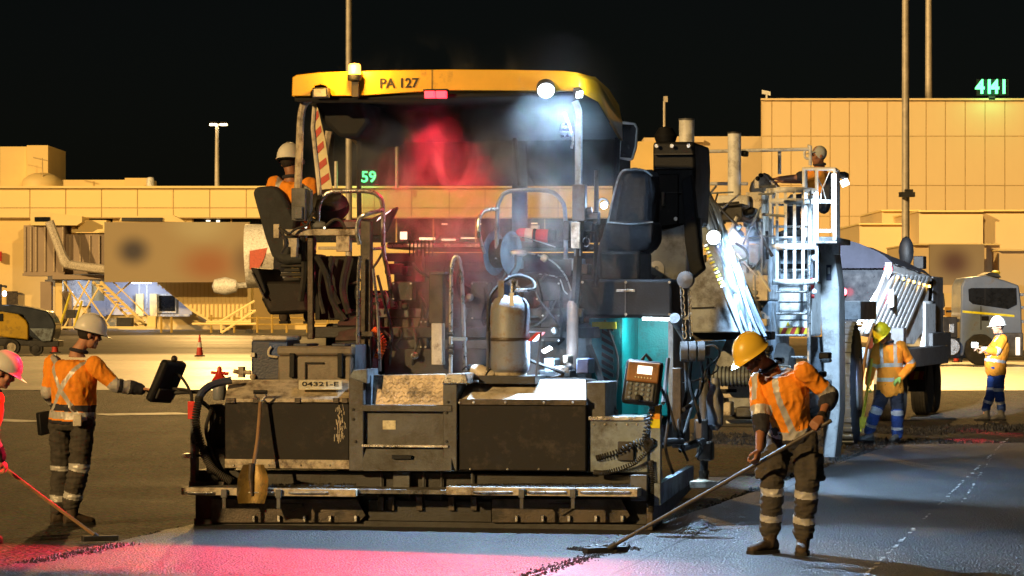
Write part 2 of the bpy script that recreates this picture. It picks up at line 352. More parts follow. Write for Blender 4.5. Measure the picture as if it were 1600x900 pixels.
# ================================================================== terminal buildings
MW = mat('terminal_wall', (.84, .63, .26), .6, 0, var=.08, scale=.25, bump=0)
MWp = mat('terminal_panel', (.95, .74, .33), .5, 0, var=.08, scale=.12, bump=0)
MWd = mat('terminal_joint', (.56, .42, .20), .7, bump=0)
MWb = mat('cool_lit_render', (.50, .52, .62), .6, 0, var=.1, scale=.3, bump=0)  # blue cast of the cool lamps put into the base colour
unit = MB().box((-.5, -.5, -.5), (.5, .5, .5)).mesh('wall_panel')
def panels(parent, name, xs, ys, Y, th, m, gap=.10, mesh=unit):
    off = OFF[parent.name]
    me = mesh.copy(); me.materials.append(m)
    for j in range(len(ys) - 1):
        for i in range(len(xs) - 1):
            a, b = P(xs[i], ys[j], Y), P(xs[i + 1], ys[j + 1], Y)
            o = bpy.data.objects.new(name, me); col.objects.link(o); o.parent = parent
            o.location = Vector(((a.x + b.x) / 2, Y - th / 2, (a.z + b.z) / 2)) - off
            o.scale = (b.x - a.x - gap, th, a.z - b.z - gap)
def wb(x0, y0, x1, y1, Y, D, mb=None):
    a, b = P(x0, y1, Y), P(x1, y0, Y); return (mb or MB()).box((a.x, Y, a.z), (b.x, Y + D, b.z))
def wground(x0, y0, x1, Y, D, mb=None):
    a, b = P(x0, y0, Y), P(x1, y0, Y); return (mb or MB()).box((a.x, Y, GZ), (b.x, Y + D, a.z))
def wray(x0, y0, x1, Y, D, y1=None):     # block whose left side runs back along the line of sight, so only its front shows
    a, b = P(x0, y0, Y), P(x1, y0, Y); z0 = GZ if y1 is None else P(x0, y1, Y).z; k = (Y + D) / Y; e = .4
    return MB().hexa([(a.x, Y, z0), (b.x, Y, z0), (b.x * k, Y + D, z0), (a.x * k + e, Y + D, z0), (a.x, Y, a.z), (b.x, Y, a.z), (b.x * k, Y + D, a.z), (a.x * k + e, Y + D, a.z)])
YL = 300.0
tl = thing('terminal_building', 'long low amber lit terminal with panelled parapet behind the paver', 'building', (-20, YL, 0))
wb(-60, 341, 1080, 379, YL + 2.0, 20).build('glazing_recess', M['glass_d'], tl)
wground(-60, 379, 1080, YL + .5, 25).build('wall', MW, tl)
wb(-60, 294, 1080, 341, YL, 25).build('parapet', MWd, tl)
xs = [-66, -10, 47, 103, 159, 215, 271, 328, 385, 435, 485, 535, 585, 643, 702, 758, 815, 872, 930, 988, 1046]
panels(tl, 'wall_panel', xs, [294.5, 325, 340.5], YL, .07, MWp, .10)
wb(-60, 290.5, 1080, 294, YL - .5, 26).build('coping', MWp, tl)
for x in (118, 176, 300, 360, 420, 560, 618, 676, 742, 808, 850): wb(x, 342, x + 2.2, 379, YL + 1.2, .4).build('mullion', MW, tl)
wb(-60, 341, 118, 379, YL + .6, 2).build('infill_wall', MW, tl)
wb(176, 341, 300, 379, YL + .7, 2).build('infill_wall', MW, tl)
EW = emit('office_light', (1, .80, .50), 3.0)
for (a, b, c, d) in ((322, 344, 328, 346), (338, 344, 343, 347), (690, 349, 699, 351), (745, 349, 752, 351), (830, 348, 840, 350), (655, 371, 680, 375), (690, 373, 712, 376), (720, 371, 745, 373), (625, 362, 636, 374)):
    wb(a, b, c, d, YL + 1.6, .3).build('window_light', EW, tl)
wb(0, 229, 42, 292, YL + 4, 12).build('roof_block', MW, tl); wb(42, 227, 75, 292, YL + 3.5, 12).build('roof_block', MW, tl)
MB().lathe([(1.9, 0), (1.9, .55), (1.75, .8), (1.3, 1.15), (.7, 1.35), (0, 1.4)], P(66, 293, YL + 1.5), (0, 0, 1), 24).build('roof_tank', MW, tl)
wb(97, 281, 195, 292, YL + 5, 8).build('roof_upstand', MW, tl); wb(195, 278, 230, 292, YL + 4.6, 8).build('roof_upstand', MW, tl)
MB().lathe([(.36, 0), (.36, .75), (.28, .95), (0, 1.0)], P(235, 293, YL + 1), (0, 0, 1), 16).build('roof_vent', M['white'], tl)
MB().tube([P(67, 292, YL), P(66, 247, YL)], .06).tube([P(52, 246, YL), P(74, 251, YL)], .05).build('antenna', MWd, tl)
wb(-5, 393, 2, 408, YL - .3, .5).build('wall_sign', M['red'], tl)
# ground floor pieces below the bridge
wb(105, 437, 143, 478, YL + .1, .5).build('door_panel', M['white'], tl)
wb(163, 438, 300, 492, YL + .05, .5).build('rendered_wall', MWb, tl)
wb(246, 459, 275, 489, YL - .2, .3).build('window_frame', M['white'], tl)
wb(248.5, 462, 273, 486, YL - .28, .1).build('window_pane', M['glass_d'], tl)
wb(244, 491, 297, 494.5, YL - .4, .6).build('window_sill', M['white'], tl)
for x in (216, 228): wb(x, 441, x + 3, 482, YL - .1, .3).build('downpipe', M['white'], tl)
wb(212, 459, 224, 494, YL - 1, .5).build('door_leaf', MW, tl); wb(234, 459, 245, 494, YL - 1, .5).build('door_leaf', MW, tl)
MB().ppoly(FrW((0, YL - 4), 0), [(243, 440), (392, 440), (392, 505), (328, 503), (300, 487)], 0, 3).build('corrugated_canopy', MWp, tl)
for k in range(22): wb(246 + k * 6.6, 441, 247.6 + k * 6.6, 441 + min(58, 6 + k * 4.3 if k < 13 else 62), YL - 4.12, .1).build('corrugation', MW, tl)
wb(10, 455, 27, 478, YL - .2, .4).build('notice_board', M['brown'], tl)

YR = 210.0
tr = thing('terminal_building', 'tall amber cladded terminal block on the right under the green number sign', 'building', (30, YR, 0))
wray(1189, 156, 1720, YR, 30).build('wall', MWd, tr)
MWr = mat('cladding_panel', (.80, .62, .34), .55, 0, var=.08, scale=.14, bump=0)
xr = [1189.5, 1206, 1236, 1267, 1297, 1327, 1356, 1386, 1416, 1447, 1477, 1508, 1539, 1570, 1601, 1632, 1663]
panels(tr, 'wall_panel', xr, [157, 213, 290, 338, 395, 450, 500], YR, .06, MWr, .06)
wray(1188.5, 153.5, 1720, YR - .3, 30, 156.5).build('coping', MWr, tr)
MB().tube([P(1198, 156, YR), P(1198, 146, YR)], .07).obox(P(1197, 145, YR), (.28, 0, -.06), (0, .14, 0), (0, 0, .13)).build('security_camera', M['white'], tr)
tm = thing('low_building', 'lower amber block between the paver roof and the right terminal', 'building', (14, 242, 0))
wray(1040, 213, 1192, 242, 14).build('wall', MWr, tm); wray(1034, 218, 1100, 241.4, 14, 222).build('coping', MWr, tm); wray(985, 221, 1041, 243, 14).build('side_wall', MW, tm)
wb(1006, 215, 1040, 222, 246, 4).build('roof_box', MWr, tm)
lb = thing('service_building', 'stepped low amber service buildings behind the parked truck', 'building', (30, 160, 0))
for (x0, y0, x1, Y, D) in ((1343, 351, 1422, 185, 12), (1378, 330, 1438, 192, 12), (1436, 331, 1536, 180, 12), (1532, 330, 1720, 181, 12), (1425, 383, 1541, 150, 10), (1541, 383, 1562, 151, 10), (1560, 392, 1720, 149, 10)):
    wground(x0, y0, x1, Y, D).build('block', MWr, lb); wb(x0 - 1, y0 - 2.5, x1 + 1, y0, Y - .3, D).build('coping', MWp, lb)
wb(1458, 458, 1512, 512, 148.5, 1).build('roller_door', MW, lb); wb(1478, 480, 1496, 500, 148, .3).build('notice', mat('amber_notice', (.55, .28, .03), .6), lb)

def blur_panel(name, base, blobs):
    m = bpy.data.materials.new(name); m.use_nodes = True; t = m.node_tree; N, L = t.nodes, t.links; b = N['Principled BSDF']; b.inputs['Roughness'].default_value = .6
    tc = N.new('ShaderNodeTexCoord'); out = None
    for (c, ctr, rad) in blobs:
        mp = N.new('ShaderNodeMapping'); mp.vector_type = 'POINT'; mp.inputs['Location'].default_value = (-ctr[0] / rad[0], -.5, -ctr[1] / rad[1]); mp.inputs['Scale'].default_value = (1 / rad[0], 1, 1 / rad[1])
        L.new(tc.outputs['Generated'], mp.inputs[0])
        sx = N.new('ShaderNodeSeparateXYZ'); L.new(mp.outputs[0], sx.inputs[0]); cx = N.new('ShaderNodeCombineXYZ'); L.new(sx.outputs[0], cx.inputs[0]); L.new(sx.outputs[2], cx.inputs[1])
        ln = N.new('ShaderNodeVectorMath'); ln.operation = 'LENGTH'; L.new(cx.outputs[0], ln.inputs[0])
        mr = N.new('ShaderNodeMapRange'); mr.interpolation_type = 'SMOOTHSTEP'; mr.inputs['From Min'].default_value = .1; mr.inputs['From Max'].default_value = 1; mr.inputs['To Min'].default_value = 1; mr.inputs['To Max'].default_value = 0; L.new(ln.outputs['Value'], mr.inputs['Value'])
        mx = N.new('ShaderNodeMix'); mx.data_type = 'RGBA'; L.new(mr.outputs[0], mx.inputs['Factor'])
        if out is None: mx.inputs[6].default_value = (*base, 1)
        else: L.new(out, mx.inputs[6])
        mx.inputs[7].default_value = (*c, 1); out = mx.outputs[2]
    L.new(out, b.inputs['Base Color']); return m
pb_ = wb(1453, 382, 1538, 445, 148, .4).solo('wall_sign', blur_panel('faded_sign', (.36, .29, .19), [((.14, .08, .075), (.45, .55), (.45, .55))]), 'tan sign panel with a soft dark red blotch on the service building', 'sign', P(1495, 445, 148))

# ---- jet bridge
YJ = 294.0
jb = thing('jet_bridge', 'ribbed grey passenger boarding bridge with stairs beside the left terminal', 'jet bridge', (P(100, 515, YJ).x, YJ, 0))
MJ = mat('bridge_cladding', (.34, .26, .19), .6, 0, var=.1, scale=.4, bump=0)
MJl = mat('bridge_rib', (.50, .40, .27), .6, 0, bump=0)
wb(37, 352, 101, 428, YJ, 5).build('cabin', MJ, jb); wb(35, 427, 100, 431, YJ - .2, 5.4).build('cabin_floor', MJ, jb)
wb(100, 366, 260, 428, YJ + .8, 4).build('tunnel', MJ, jb)
for x in (38, 47, 55, 69, 83, 97): wb(x, 354, x + 2, 424, YJ - .15, .2).build('rib', MJl, jb)
for x in (108, 124, 139, 154): wb(x, 368, x + 2, 420, YJ + .65, .2).build('rib', MJl, jb)
MB().ppoly(FrW((0, YJ - .5), 0), [(47, 335), (52, 331), (70, 330), (84, 333), (128, 338), (128, 347), (120, 352), (48, 352)], 0, 5).build('cabin_roof', MWp, jb)
wb(54, 339, 78, 346, YJ - .6, .2).build('roof_window', M['glass_d'], jb)
wb(122, 344, 166, 365, YJ + 1.5, 3).build('roof_duct', MWp, jb); wb(112, 358, 166, 364, YJ + 1, .4).build('roof_rail', MWp, jb)
MB().ppoly(FrW((0, YJ + 1.2), 0), [(186, 345), (190, 338), (270, 336), (290, 347)], 0, 3).build('tunnel_roof', MWp, jb)
wb(190, 340, 254, 346, YJ + 1.0, .3).build('roof_grille', M['steel_d'], jb)
MB().tube(smooth_path([P(77, 346, YJ - 2), P(90, 380, YJ - 2), P(100, 405, YJ - 2), (P(108, 413, YJ - 2)), P(130, 417, YJ - 2), P(166, 421, YJ - 2)], 5), [.42] * 10 + [.5] * 5 + [.42] * 11).build('air_duct', M['cream'], jb)
wb(82, 429, 165, 437, YJ - .4, 5).build('bridge_deck', MJ, jb); wb(82, 436.5, 165, 438, YJ - .6, 5).build('deck_edge', M['black'], jb)
wground(63, 440, 80, YJ + 1, 1.2).build('support_leg', MJ, jb); wground(86, 438, 97, YJ + 1.4, 1).build('support_leg', MW, jb); wground(97, 455, 112, YJ + 2, 1).build('support_leg', MJ, jb)
for a, b in (((100, 440), (150, 512)), ((140, 438), (100, 512)), ((122, 440), (172, 512)), ((160, 440), (118, 512)), ((186, 470), (160, 512)), ((180, 462), (205, 440))): MB().tube([P(*a, YJ - 1.5), P(*b, YJ - 1.5)], .09, 6).build('cross_brace', MWp, jb)
for k in range(13):
    x, y = 150 + k * 5.6, 444 + k * 5.2; wb(x, y, x + 13, y + 1.8, YJ - 2, 1.4).build('stair_tread', MWp, jb)
MB().tube([P(157, 440, YJ - 2.2), P(229, 509, YJ - 2.2)], .16, 6).tube([P(168, 432, YJ - 2.2), P(238, 500, YJ - 2.2)], .07, 6).tube([P(145, 440, YJ - .8), P(215, 510, YJ - .8)], .14, 6).build('stair_stringer', MWp, jb)
for a, b in (((93, 512), (110, 458)), ((116, 512), (128, 470))): MB().tube([P(*a, YJ - 6), P(*b, YJ - 6)], .12, 6).build('ladder_rail', M['lemon'], jb)
wb(90, 510, 243, 513, YJ - 6, 1).build('bogie_beam', MWp, jb); wb(182, 496, 205, 511, YJ - 4, 2).build('bogie', M['steel_d'], jb); wb(230, 494, 243, 512, YJ - 5, 1.4).build('drive_unit', MWp, jb)
wb(103, 484, 118, 497, YJ - 3, 2).build('cabinet', M['steel_d'], jb); wb(142, 470, 166, 494, YJ + 6, 2).build('skip', MWb, jb)
wb(163, 347, 390, 441, YJ - 3, .5).solo('billboard', blur_panel('soft_poster', (.33, .26, .155), [((.045, .04, .055), (.2, .52), (.17, .36)), ((.30, .13, .06), (.72, .30), (.3, .45)), ((.40, .36, .24), (.66, .95), (.3, .4)), ((.16, .11, .075), (.98, .35), (.15, .5))]), 'wide tan advertising panel with soft dark and rust blotches on the boarding bridge', 'billboard', P(276, 441, YJ - 3))
tubeL = wb(206, 441.5, 236, 443, YL - 2, .3).build('ceiling_light', emit('cool_tube', (.8, .88, 1), 10), tl)
for (px, py, Y, pw) in ((222, 452, YL - 3.2, 420), (122, 452, YL - 2.5, 160)):
    l = bpy.data.lights.new('ceiling_light_glow', 'POINT'); l.energy = pw; l.color = (.62, .74, 1); l.shadow_soft_size = .4; o = bpy.data.objects.new('ceiling_light_glow', l); col.objects.link(o); o.parent = tl; o.location = P(px, py, Y) - OFF[tl.name]
# baggage stairs and rails by the canopy
sr = thing('passenger_stairs', 'amber mobile steps with handrails beside the corrugated canopy', 'stairs', G(372, 516))
Ys = 250
for a, b in (((338, 506), (398, 470)), ((346, 520), (400, 485)), ((346, 520), (346, 504)), ((362, 512), (362, 496)), ((378, 502), (378, 484)), ((322, 503), (392, 503)), ((300, 506), (400, 506))): MB().tube([P(*a, Ys), P(*b, Ys)], .10, 6).build('rail', MWp, sr)
for k in range(7): wb(346 + k * 7, 514 - k * 5, 358 + k * 7, 516 - k * 5, Ys + .3, 1).build('tread', MW, sr)
for x in (349, 389): MB().lathe([(0, 0), (.32, 0), (.32, .2), (0, .2)], P(x, 520, Ys), (0, 1, 0), 12).build('wheel', M['rubber'], sr)
MFn = mat('faded_yellow', (.42, .28, .06), .6)
bs = thing('barrier_fence', 'low faded yellow barrier rail along the foot of the left terminal', 'fence', G(300, 517))
for x in (252, 268, 330, 366, 402, 425, 448, 480, 512): MB().tube([P(x, 520, 256), P(x, 492 + (x % 5), 256)], .10, 6).build('post', MFn, bs)
for y in (497, 507): MB().tube([P(325, y, 256), P(520, y, 256)], .07, 6).build('rail', MFn, bs)
# aircraft tail-cone glimpses left of the paver seat
ac = thing('parked_aircraft', 'white aircraft body with a red patch seen behind the paver seat', 'aircraft', G(415, 516))
MB().tube([P(385, 400, 262), P(445, 398, 262)], [2.6, 2.5], 20).build('fuselage', M['white'], ac)
MB().lathe([(0, -1.1), (.55, -.9), (.75, 0), (.5, .9), (0, 1.1)], P(352, 447, 262), (1, 0, 0), 16).build('engine_pod', M['white'], ac)
MB().tube([P(362, 447, 262.5), P(460, 442, 262.5)], .25, 8).build('wing_edge', M['white'], ac)
MB().ppoly(FrW((0, 258.5), 0), [(390, 392), (418, 387), (412, 405), (404, 420), (390, 421)], 0, .2).build('livery_patch', mat('livery_red', (.45, .08, .045), .5), ac)

# ---- masts and stand numbers
def mast(px, ytop, ybase, Y, r, label, lit=False, cat='light mast'):
    t = thing('light_mast', label, cat, P(px, ybase, Y))
    MB().tube([P(px, ybase, Y), P(px, ytop, Y)], [r * 1.15, r * .8], 12).build('pole', M['pole'], t)
    return t
m1 = mast(339, 196, 292, 306, .20, 'slim lit floodlight mast with twin heads over the left terminal')
MB().tube([P(327, 195, 306), P(356, 195, 306)], .12, 8).build('crossarm', M['pole'], m1)
EF = emit('flood_lens', (1, .86, .58), 14)
for x in (333, 349): wb(x - 5, 190.5, x + 5, 193, 305.5, 1.2).build('floodlight_head', M['steel_d'], m1); wb(x - 5, 193, x + 5, 196, 305.6, 1.0).build('floodlight_lens', EF, m1)
def spot(name, loc, target, power, color, angle, blend=.5, size=.05, parent=None):
    l = bpy.data.lights.new(name, 'SPOT'); l.energy = power; l.color = color; l.spot_size = R(angle); l.spot_blend = blend; l.shadow_soft_size = size
    o = bpy.data.objects.new(name, l); col.objects.link(o); loc, target = Vector(loc), Vector(target)
    q = (target - loc).to_track_quat('-Z', 'Y')
    if parent:
        o.parent = parent; rt = root_of(parent); z = rt.rotation_euler.z
        o.location = Matrix.Rotation(-z, 3, 'Z') @ (loc - rt.location); o.rotation_euler = (Matrix.Rotation(-z, 3, 'Z') @ q.to_matrix()).to_euler()
    else: o.location = loc; o.rotation_euler = q.to_euler()
    return o
def area(name, loc, target, power, color, sx, sy, parent=None):
    o = spot(name, loc, target, 1, color, 60, parent=parent); l = bpy.data.lights.new(name, 'AREA'); l.shape = 'RECTANGLE'; l.size = sx; l.size_y = sy; l.energy = power; l.color = color
    old = o.data; o.data = l; return o
AMB = (1, .58, .18)
spot('flood_beam', P(341, 197, 304), (-22, 104, 0), 100000, AMB, 24, .6, .6, m1)
m2 = mast(545, -420, 515, 180, .17, 'tall floodlight mast rising behind the paver roof beacon')
MB().obox(P(545, -425, 180), (1.6, 0, 0), (0, .5, 0), (0, 0, .25)).build('floodlight_head', M['steel_d'], m2)
m3 = mast(1415, -420, 560, 135, .155, 'thick nearer floodlight mast standing before the right terminal')
MB().obox(P(1415, -425, 135), (1.4, 0, 0), (0, .5, 0), (0, 0, .25)).build('floodlight_head', M['steel_d'], m3)
MB().obox(P(1417, 304, 134.5), (.32, 0, 0), (0, .22, 0), (0, 0, .10)).obox(P(1420, 299, 134.5), (.16, 0, 0), (0, .2, 0), (0, 0, .08)).build('pole_clamp', M['steel_d'], m3)
m4 = mast(1451, -420, 156, 225, .21, 'second thinner floodlight mast behind the right terminal parapet')
MB().obox(P(1451, -425, 225), (2, 0, 0), (0, .5, 0), (0, 0, .3)).build('floodlight_head', M['steel_d'], m4)
spot('flood_beam', P(545, -418, 179), (-16, 104, 0), 230000, AMB, 34, .6, .6, m2)
spot('flood_beam', P(1415, -418, 134), (20, 100, 0), 115000, AMB, 50, .6, .6, m3)
AMF = (1, .63, .24)
spot('facade_beam', P(545, -418, 179) + Vector((0, 1.5, 0)), (-26, 300, 8), 230000, AMF, 46, .9, 1.0, m2)
spot('facade_beam', P(1415, -418, 134) + Vector((0, 1.5, 0)), (29, 210, 9), 75000, AMF, 62, .9, 1.0, m3)
for px, yt, yb, Y, nm in ((620, 226, 294, 298, 'short rooftop post seen through the paver cab'), (525, 252, 294, 298, 'thin rooftop post beside the operator seat'), (1038, 158, 221, 244, 'thin rooftop lamp post near the paver mirror')):
    t = thing('roof_post', nm, 'post', P(px, yb, Y)); MB().tube([P(px, yb, Y), P(px, yt, Y)], .16 if px != 1038 else .10, 8).build('pole', M['pole'], t)
    if px == 1038: MB().obox(P(1040, 155, Y), (.16, 0, 0), (0, .1, 0), (0, 0, .22)).build('lamp_head', M['pole'], t)
GREEN = emit('green_led', (.05, 1.0, .45), 5.0); GREENW = emit('green_white_led', (.13, 1.0, .32), 2.4)
def text(s, loc, size, mtl, parent=None, name='lettering', right=(1, 0, 0), up=(0, 0, 1), extrude=.002, bold=0.0, sx=1.0, align='CENTER'):
    c = bpy.data.curves.new(name, 'FONT'); c.body = s; c.size = size; c.extrude = extrude; c.offset = bold; c.align_x = align; c.align_y = 'CENTER'
    t = bpy.data.objects.new(name, c); col.objects.link(t); dg = bpy.context.evaluated_depsgraph_get()
    me = bpy.data.meshes.new_from_object(t.evaluated_get(dg)); bpy.data.objects.remove(t); bpy.data.curves.remove(c)
    r, u = Vector(right).normalized(), Vector(up).normalized(); n = r.cross(u)
    loc = Vector(loc) - (OFF[root_of(parent).name] if parent else Vector((0, 0, 0)))
    me.transform(Matrix(((r.x * sx, u.x, n.x, loc.x), (r.y * sx, u.y, n.y, loc.y), (r.z * sx, u.z, n.z, loc.z), (0, 0, 0, 1))))
    me.materials.clear(); me.materials.append(mtl); me.name = name
    o = bpy.data.objects.new(name, me); col.objects.link(o); o.parent = parent; return o
g1 = thing('stand_number_sign', 'glowing green stand number 4141 on the right terminal roof', 'sign', P(1550, 155, YR - 1))
wb(1526, 124, 1576, 149, YR - .4, .3).build('sign_board', M['black'], g1); wb(1545, 149, 1555, 156, YR - .3, .2).build('bracket', M['steel_d'], g1)
text('41', P(1538.5, 136.5, YR - .6), 1.28, GREENW, g1, bold=.035, sx=.95); text('41', P(1561.5, 136.5, YR - .6), 1.28, GREENW, g1, bold=.035, sx=.95)
g2 = thing('stand_number_sign', 'glowing green stand number 59 seen through the paver cab', 'sign', P(575, 294, YL - 1))
wb(562, 264, 590, 290, YL - .4, .3).build('sign_board', M['black'], g2)
text('59', P(576, 277, YL - .8), 1.45, GREENW, g2, bold=.03)
for (px, py, Y, pw) in ((1550, 137, YR - 1.2, 130), (576, 277, YL - 1.4, 200)):
    l = bpy.data.lights.new('sign_glow', 'POINT'); l.energy = pw; l.color = (.05, 1, .4); l.shadow_soft_size = .6; o = bpy.data.objects.new('sign_glow', l); col.objects.link(o); pr = g1 if px > 1000 else g2
    o.parent = pr; o.location = P(px, py, Y) - OFF[pr.name]
# cone on the apron
def cone(px, pyb, hpx, label):
    b = G(px, pyb, GZ); h = hpx * b.y / F; t = thing('traffic_cone', label, 'traffic cone', b, group='traffic cones on the apron')
    r = h * .17
    MB().obox(b + Vector((0, 0, h * .03)), (h * .22, 0, 0), (0, h * .22, 0), (0, 0, h * .03)).build('base', M['rubber'], t)
    for k, (a, c, m) in enumerate(((.06, .42, 'red'), (.42, .66, 'tape'), (.66, 1.0, 'red'))):
        MB().lathe([(r * (1 - a * .82), h * a), (r * (1 - c * .82), h * c)], b, (0, 0, 1), 16).build('cone_body' if m == 'red' else 'reflective_sleeve', mat('cone_red', (.62, .05, .03), .6) if m == 'red' else M['white'], t)
cone(312, 557, 34, 'red and white traffic cone standing alone on the amber apron'); cone(86, 552, 34, 'red and white traffic cone behind the roller'); cone(1494, 566, 26, 'small reddish traffic cone under the parked prime mover')
# ================================================================== the asphalt paver
f = PV
pv = thing('asphalt_paver', 'large asphalt paver with yellow roof marked PA 127 and number plate', 'paver', (0, 0, 0), f)
def bolts(parent, name, pts, r, h, m, ax=(0, -1, 0), n=8):
    for p in pts: MB().lathe([(r, 0), (r, h * .7), (r * .7, h)], p, ax, n).build(name, m, parent)
# ---- screed
scr = MB().pbox(f, 305, 738, 1012, 829, .10, .95).build('screed', M['steel_d'], pv, .01)
B(f, 303, 815, 1014, 829, .02, .3).build('screed_plate', M['steel_d'], scr, .004)
for (x0, x1, dm, bl) in ((330, 572, (433, 473, 787, 800), (398, 437, 477, 517, 557)), (768, 985, (857, 900, 787, 806), (808, 849, 890, 932, 973))):
    d = MB().ppoly(f, [(x0, 779), (x1 - 14, 779), (x1, 806), (x1 - 12, 817), (x0, 817)], -.02, .05).build('deflector_plate', M['brown'], scr, .006)
    a, b, c, e = dm; MB().ppoly(f, [(a, c), (b, c), (b, c + 5), ((a + b) / 2, e), (a, c + 5)], -.045, -.02).build('diamond_boss', M['brown'], scr, .004)
    for x in bl: q = f.Q(x, 810, -.02); MB().obox(q + Vector((0, -.02, 0)), (.012, 0, 0), (0, .02, 0), (0, 0, .026)).build('stud', M['chrome'], scr, .003)
B(f, 575, 782, 768, 815, .03, .1).build('centre_plate', M['steel_d'], scr, .006)
for x in (590, 606, 650, 700, 735): B(f, x, 776, x + 10, 798, -.01, .05).build('hinge_block', M['brown'], scr, .004)
for x in (596, 640, 662, 690, 738): MB().ptube(f, [(x, 738, .06), (x, 800, .06)], .012).build('link_rod', M['steel_g'], scr)
# walkways, each with a painted edge, grip rods and folding brackets
def walkway(x0, x1, yt, yb, rods, clips, m):
    wk = B(f, x0, yt, x1, yb, -.42, .06).build('walkway', m, pv, .006)
    a, b = f.Q(x0, yt, -.42), f.Q(x1, yt, -.42)
    MB().box((a.x + .02, -.40, a.z + .002), (b.x - .02, .05, a.z + .010)).build('grip_surface', M['checkp'], wk)
    for (r0, r1) in rods:
        y = (yt + yb) / 2 + 1; MB().ptube(f, [(r0, y, -.42), (r0 + 3, y, -.445), (r1 - 3, y, -.445), (r1, y, -.42)], .011).build('grip_rod', M['chrome'], wk)
    for x in clips: MB().pbox(f, x, yt + 2, x + 9, yb + 3, -.455, -.42).pbox(f, x + 2, yb, x + 8, yb + 20, -.44, -.425).build('latch', M['steel_g'], wk, .003)
# tread plate
def checker_mat():
    m = mat('checker_plate', (.46, .37, .27), .45, .3, dirt=(.05, .04, .03), damt=.5, dscale=5)
    return m
M['checker'] = checker_mat(); M['checkp'] = mat('grit_walkway', (.20, .19, .18), .6, .1, dirt=(.03, .028, .025), damt=.5, dscale=9, bump=.6, bscale=90)
walkway(283, 556, 763, 775, [(290, 335), (372, 428), (452, 512)], (345, 430), M['beige'])
walkway(697, 996, 762, 775, [(740, 800), (825, 885), (908, 985)], (810, 890), M['beige'])
B(f, 556, 765, 697, 772, -.36, .05).build('centre_step', M['checkp'], pv, .004)
B(f, 985, 742, 1011, 783, -.2, .1).build('valve_box', M['steel_g'], pv, .008)
# ---- hoods
def hood(x0, x1, yf, yb_, xb0, xb1, ytop, strip_m, face_m, top_m):
    v0, v1 = -.06, .34
    h = B(f, x0, yf, x1, yb_, v0, v1 + .25).build('hood_panel', face_m, pv, .012)
    a, b, c, d = f.Q(x0, yf, v0 - .01), f.Q(x1, yf, v0 - .01), f.Q(xb1, ytop, v1), f.Q(xb0, ytop, v1)
    up = Vector((0, 0, .03))
    MB().hexa([a, b, c, d, a + up, b + up, c + up, d + up]).build('hood_top', top_m, h, .006)
    e, g = Vector((a.x, v1, a.z)), Vector((b.x, v1, b.z))
    MB().add([a, e, d], [(0, 1, 2)]).add([b, g, c], [(0, 1, 2)]).build('hood_cheek', M['steel_g'], h)
    return h
h1 = hood(351, 546, 629, 733, 358, 546, 598, None, M['hood'], M['plate_y'] if 'plate_y' in M else M['beige'])
B(f, 351, 718, 546, 732, -.075, -.05).build('hood_edge_strip', M['beige'], h1, .003)
for x in (352, 358, 395, 460, 520, 534): B(f, x, 622, x + 9, 630, -.085, -.05).build('hinge', M['brown'], h1, .003)
h2 = hood(717, 916, 632, 736, 733, 915, 598, None, M['hood'], M['cream'])
B(f, 717, 624, 916, 633, -.082, -.055).build('hood_lip', M['brown'], h2, .003)
for x in (718, 740, 790, 850, 895): bolts(h2, 'bolt', [f.Q(x, 629, -.082)], .012, .012, M['chrome'])
for x in (735, 793, 842, 888): bolts(h2, 'bolt', [f.Q(x, 733, -.06)], .010, .012, M['chrome'])
for x in (365, 420, 470, 515): bolts(h1, 'bolt', [f.Q(x, 727, -.078)], .009, .010, M['chrome'])
# wear scratches, raised weld spatter of pale paint on the left hood
rnd = random.Random(3); sm_ = MB()
for _ in range(60):
    x = 524 + rnd.gauss(7, 4); y = rnd.uniform(636, 692); q = f.Q(x, y, -.0625); l = rnd.uniform(.008, .03)
    sm_.obox(q, (.0015 + .002 * rnd.random(), 0, 0), (0, .0012, 0), (rnd.uniform(-.3, .3) * l, 0, l))
sm_.build('paint_scuff', M['beige'], h1)
# number plate on the sloping hood top
ca, cb, cc_, cd_ = f.Q(466, 621, -.06), f.Q(536, 620, -.06), f.Q(536, 600, .30), f.Q(468, 600, .30)
nrm = (f.Q(450, 598, .34) - f.Q(450, 629, -.07)).normalized(); rgt = Vector((1, 0, 0)); pn = rgt.cross(nrm)
pc = (ca + cb + cc_ + cd_) / 4 + pn * .055 
pl = MB().obox(pc, rgt * .195, nrm * .105, pn * .004).build('number_plate', M['plate'], pv, .003)
text('04321-E', pc + pn * .006, .135, M['ink'], pl, right=rgt, up=nrm, extrude=.0015, sx=.74, bold=.0015)
# ---- centre pedestal
B(f, 545, 590, 568, 736, -.09, .3).build('pillar', M['steel_g'], pv, .008)
B(f, 692, 598, 714, 736, -.09, .3).build('pillar', M['steel_g'], pv, .008)
MB().ppoly(f, [(690, 600), (698, 584), (728, 583), (732, 600)], -.12, .35).build('pillar_cap', M['chrome'], pv, .01)
MB().ppoly(f, [(545, 590), (552, 578), (574, 576), (574, 600)], -.10, .3).build('pillar_cap', M['steel_b'], pv, .008)
cp = MB().hexa([f.Q(580, 634, .05), f.Q(697, 634, .05), f.Q(697, 634, .40), f.Q(580, 634, .40), f.Q(583, 586, .09), f.Q(697, 584, .09), f.Q(697, 584, .40), f.Q(583, 586, .40)]).build('step_riser', M['checker'], pv, .006)
lug = MB()
for i in range(14):
    for j in range(6):
        q = f.Q(586 + i * 8 + (j % 2) * 4, 592 + j * 7, .047 + (6 - j) * .0065); s_ = 1 if (i + j) % 2 else -1
        lug.obox(q, (.015, 0, .011 * s_), (0, .004, 0), (-.003 * s_, 0, .004))
lg = lug.build('tread_lug', M['checker'], cp); lg['kind'] = 'stuff'
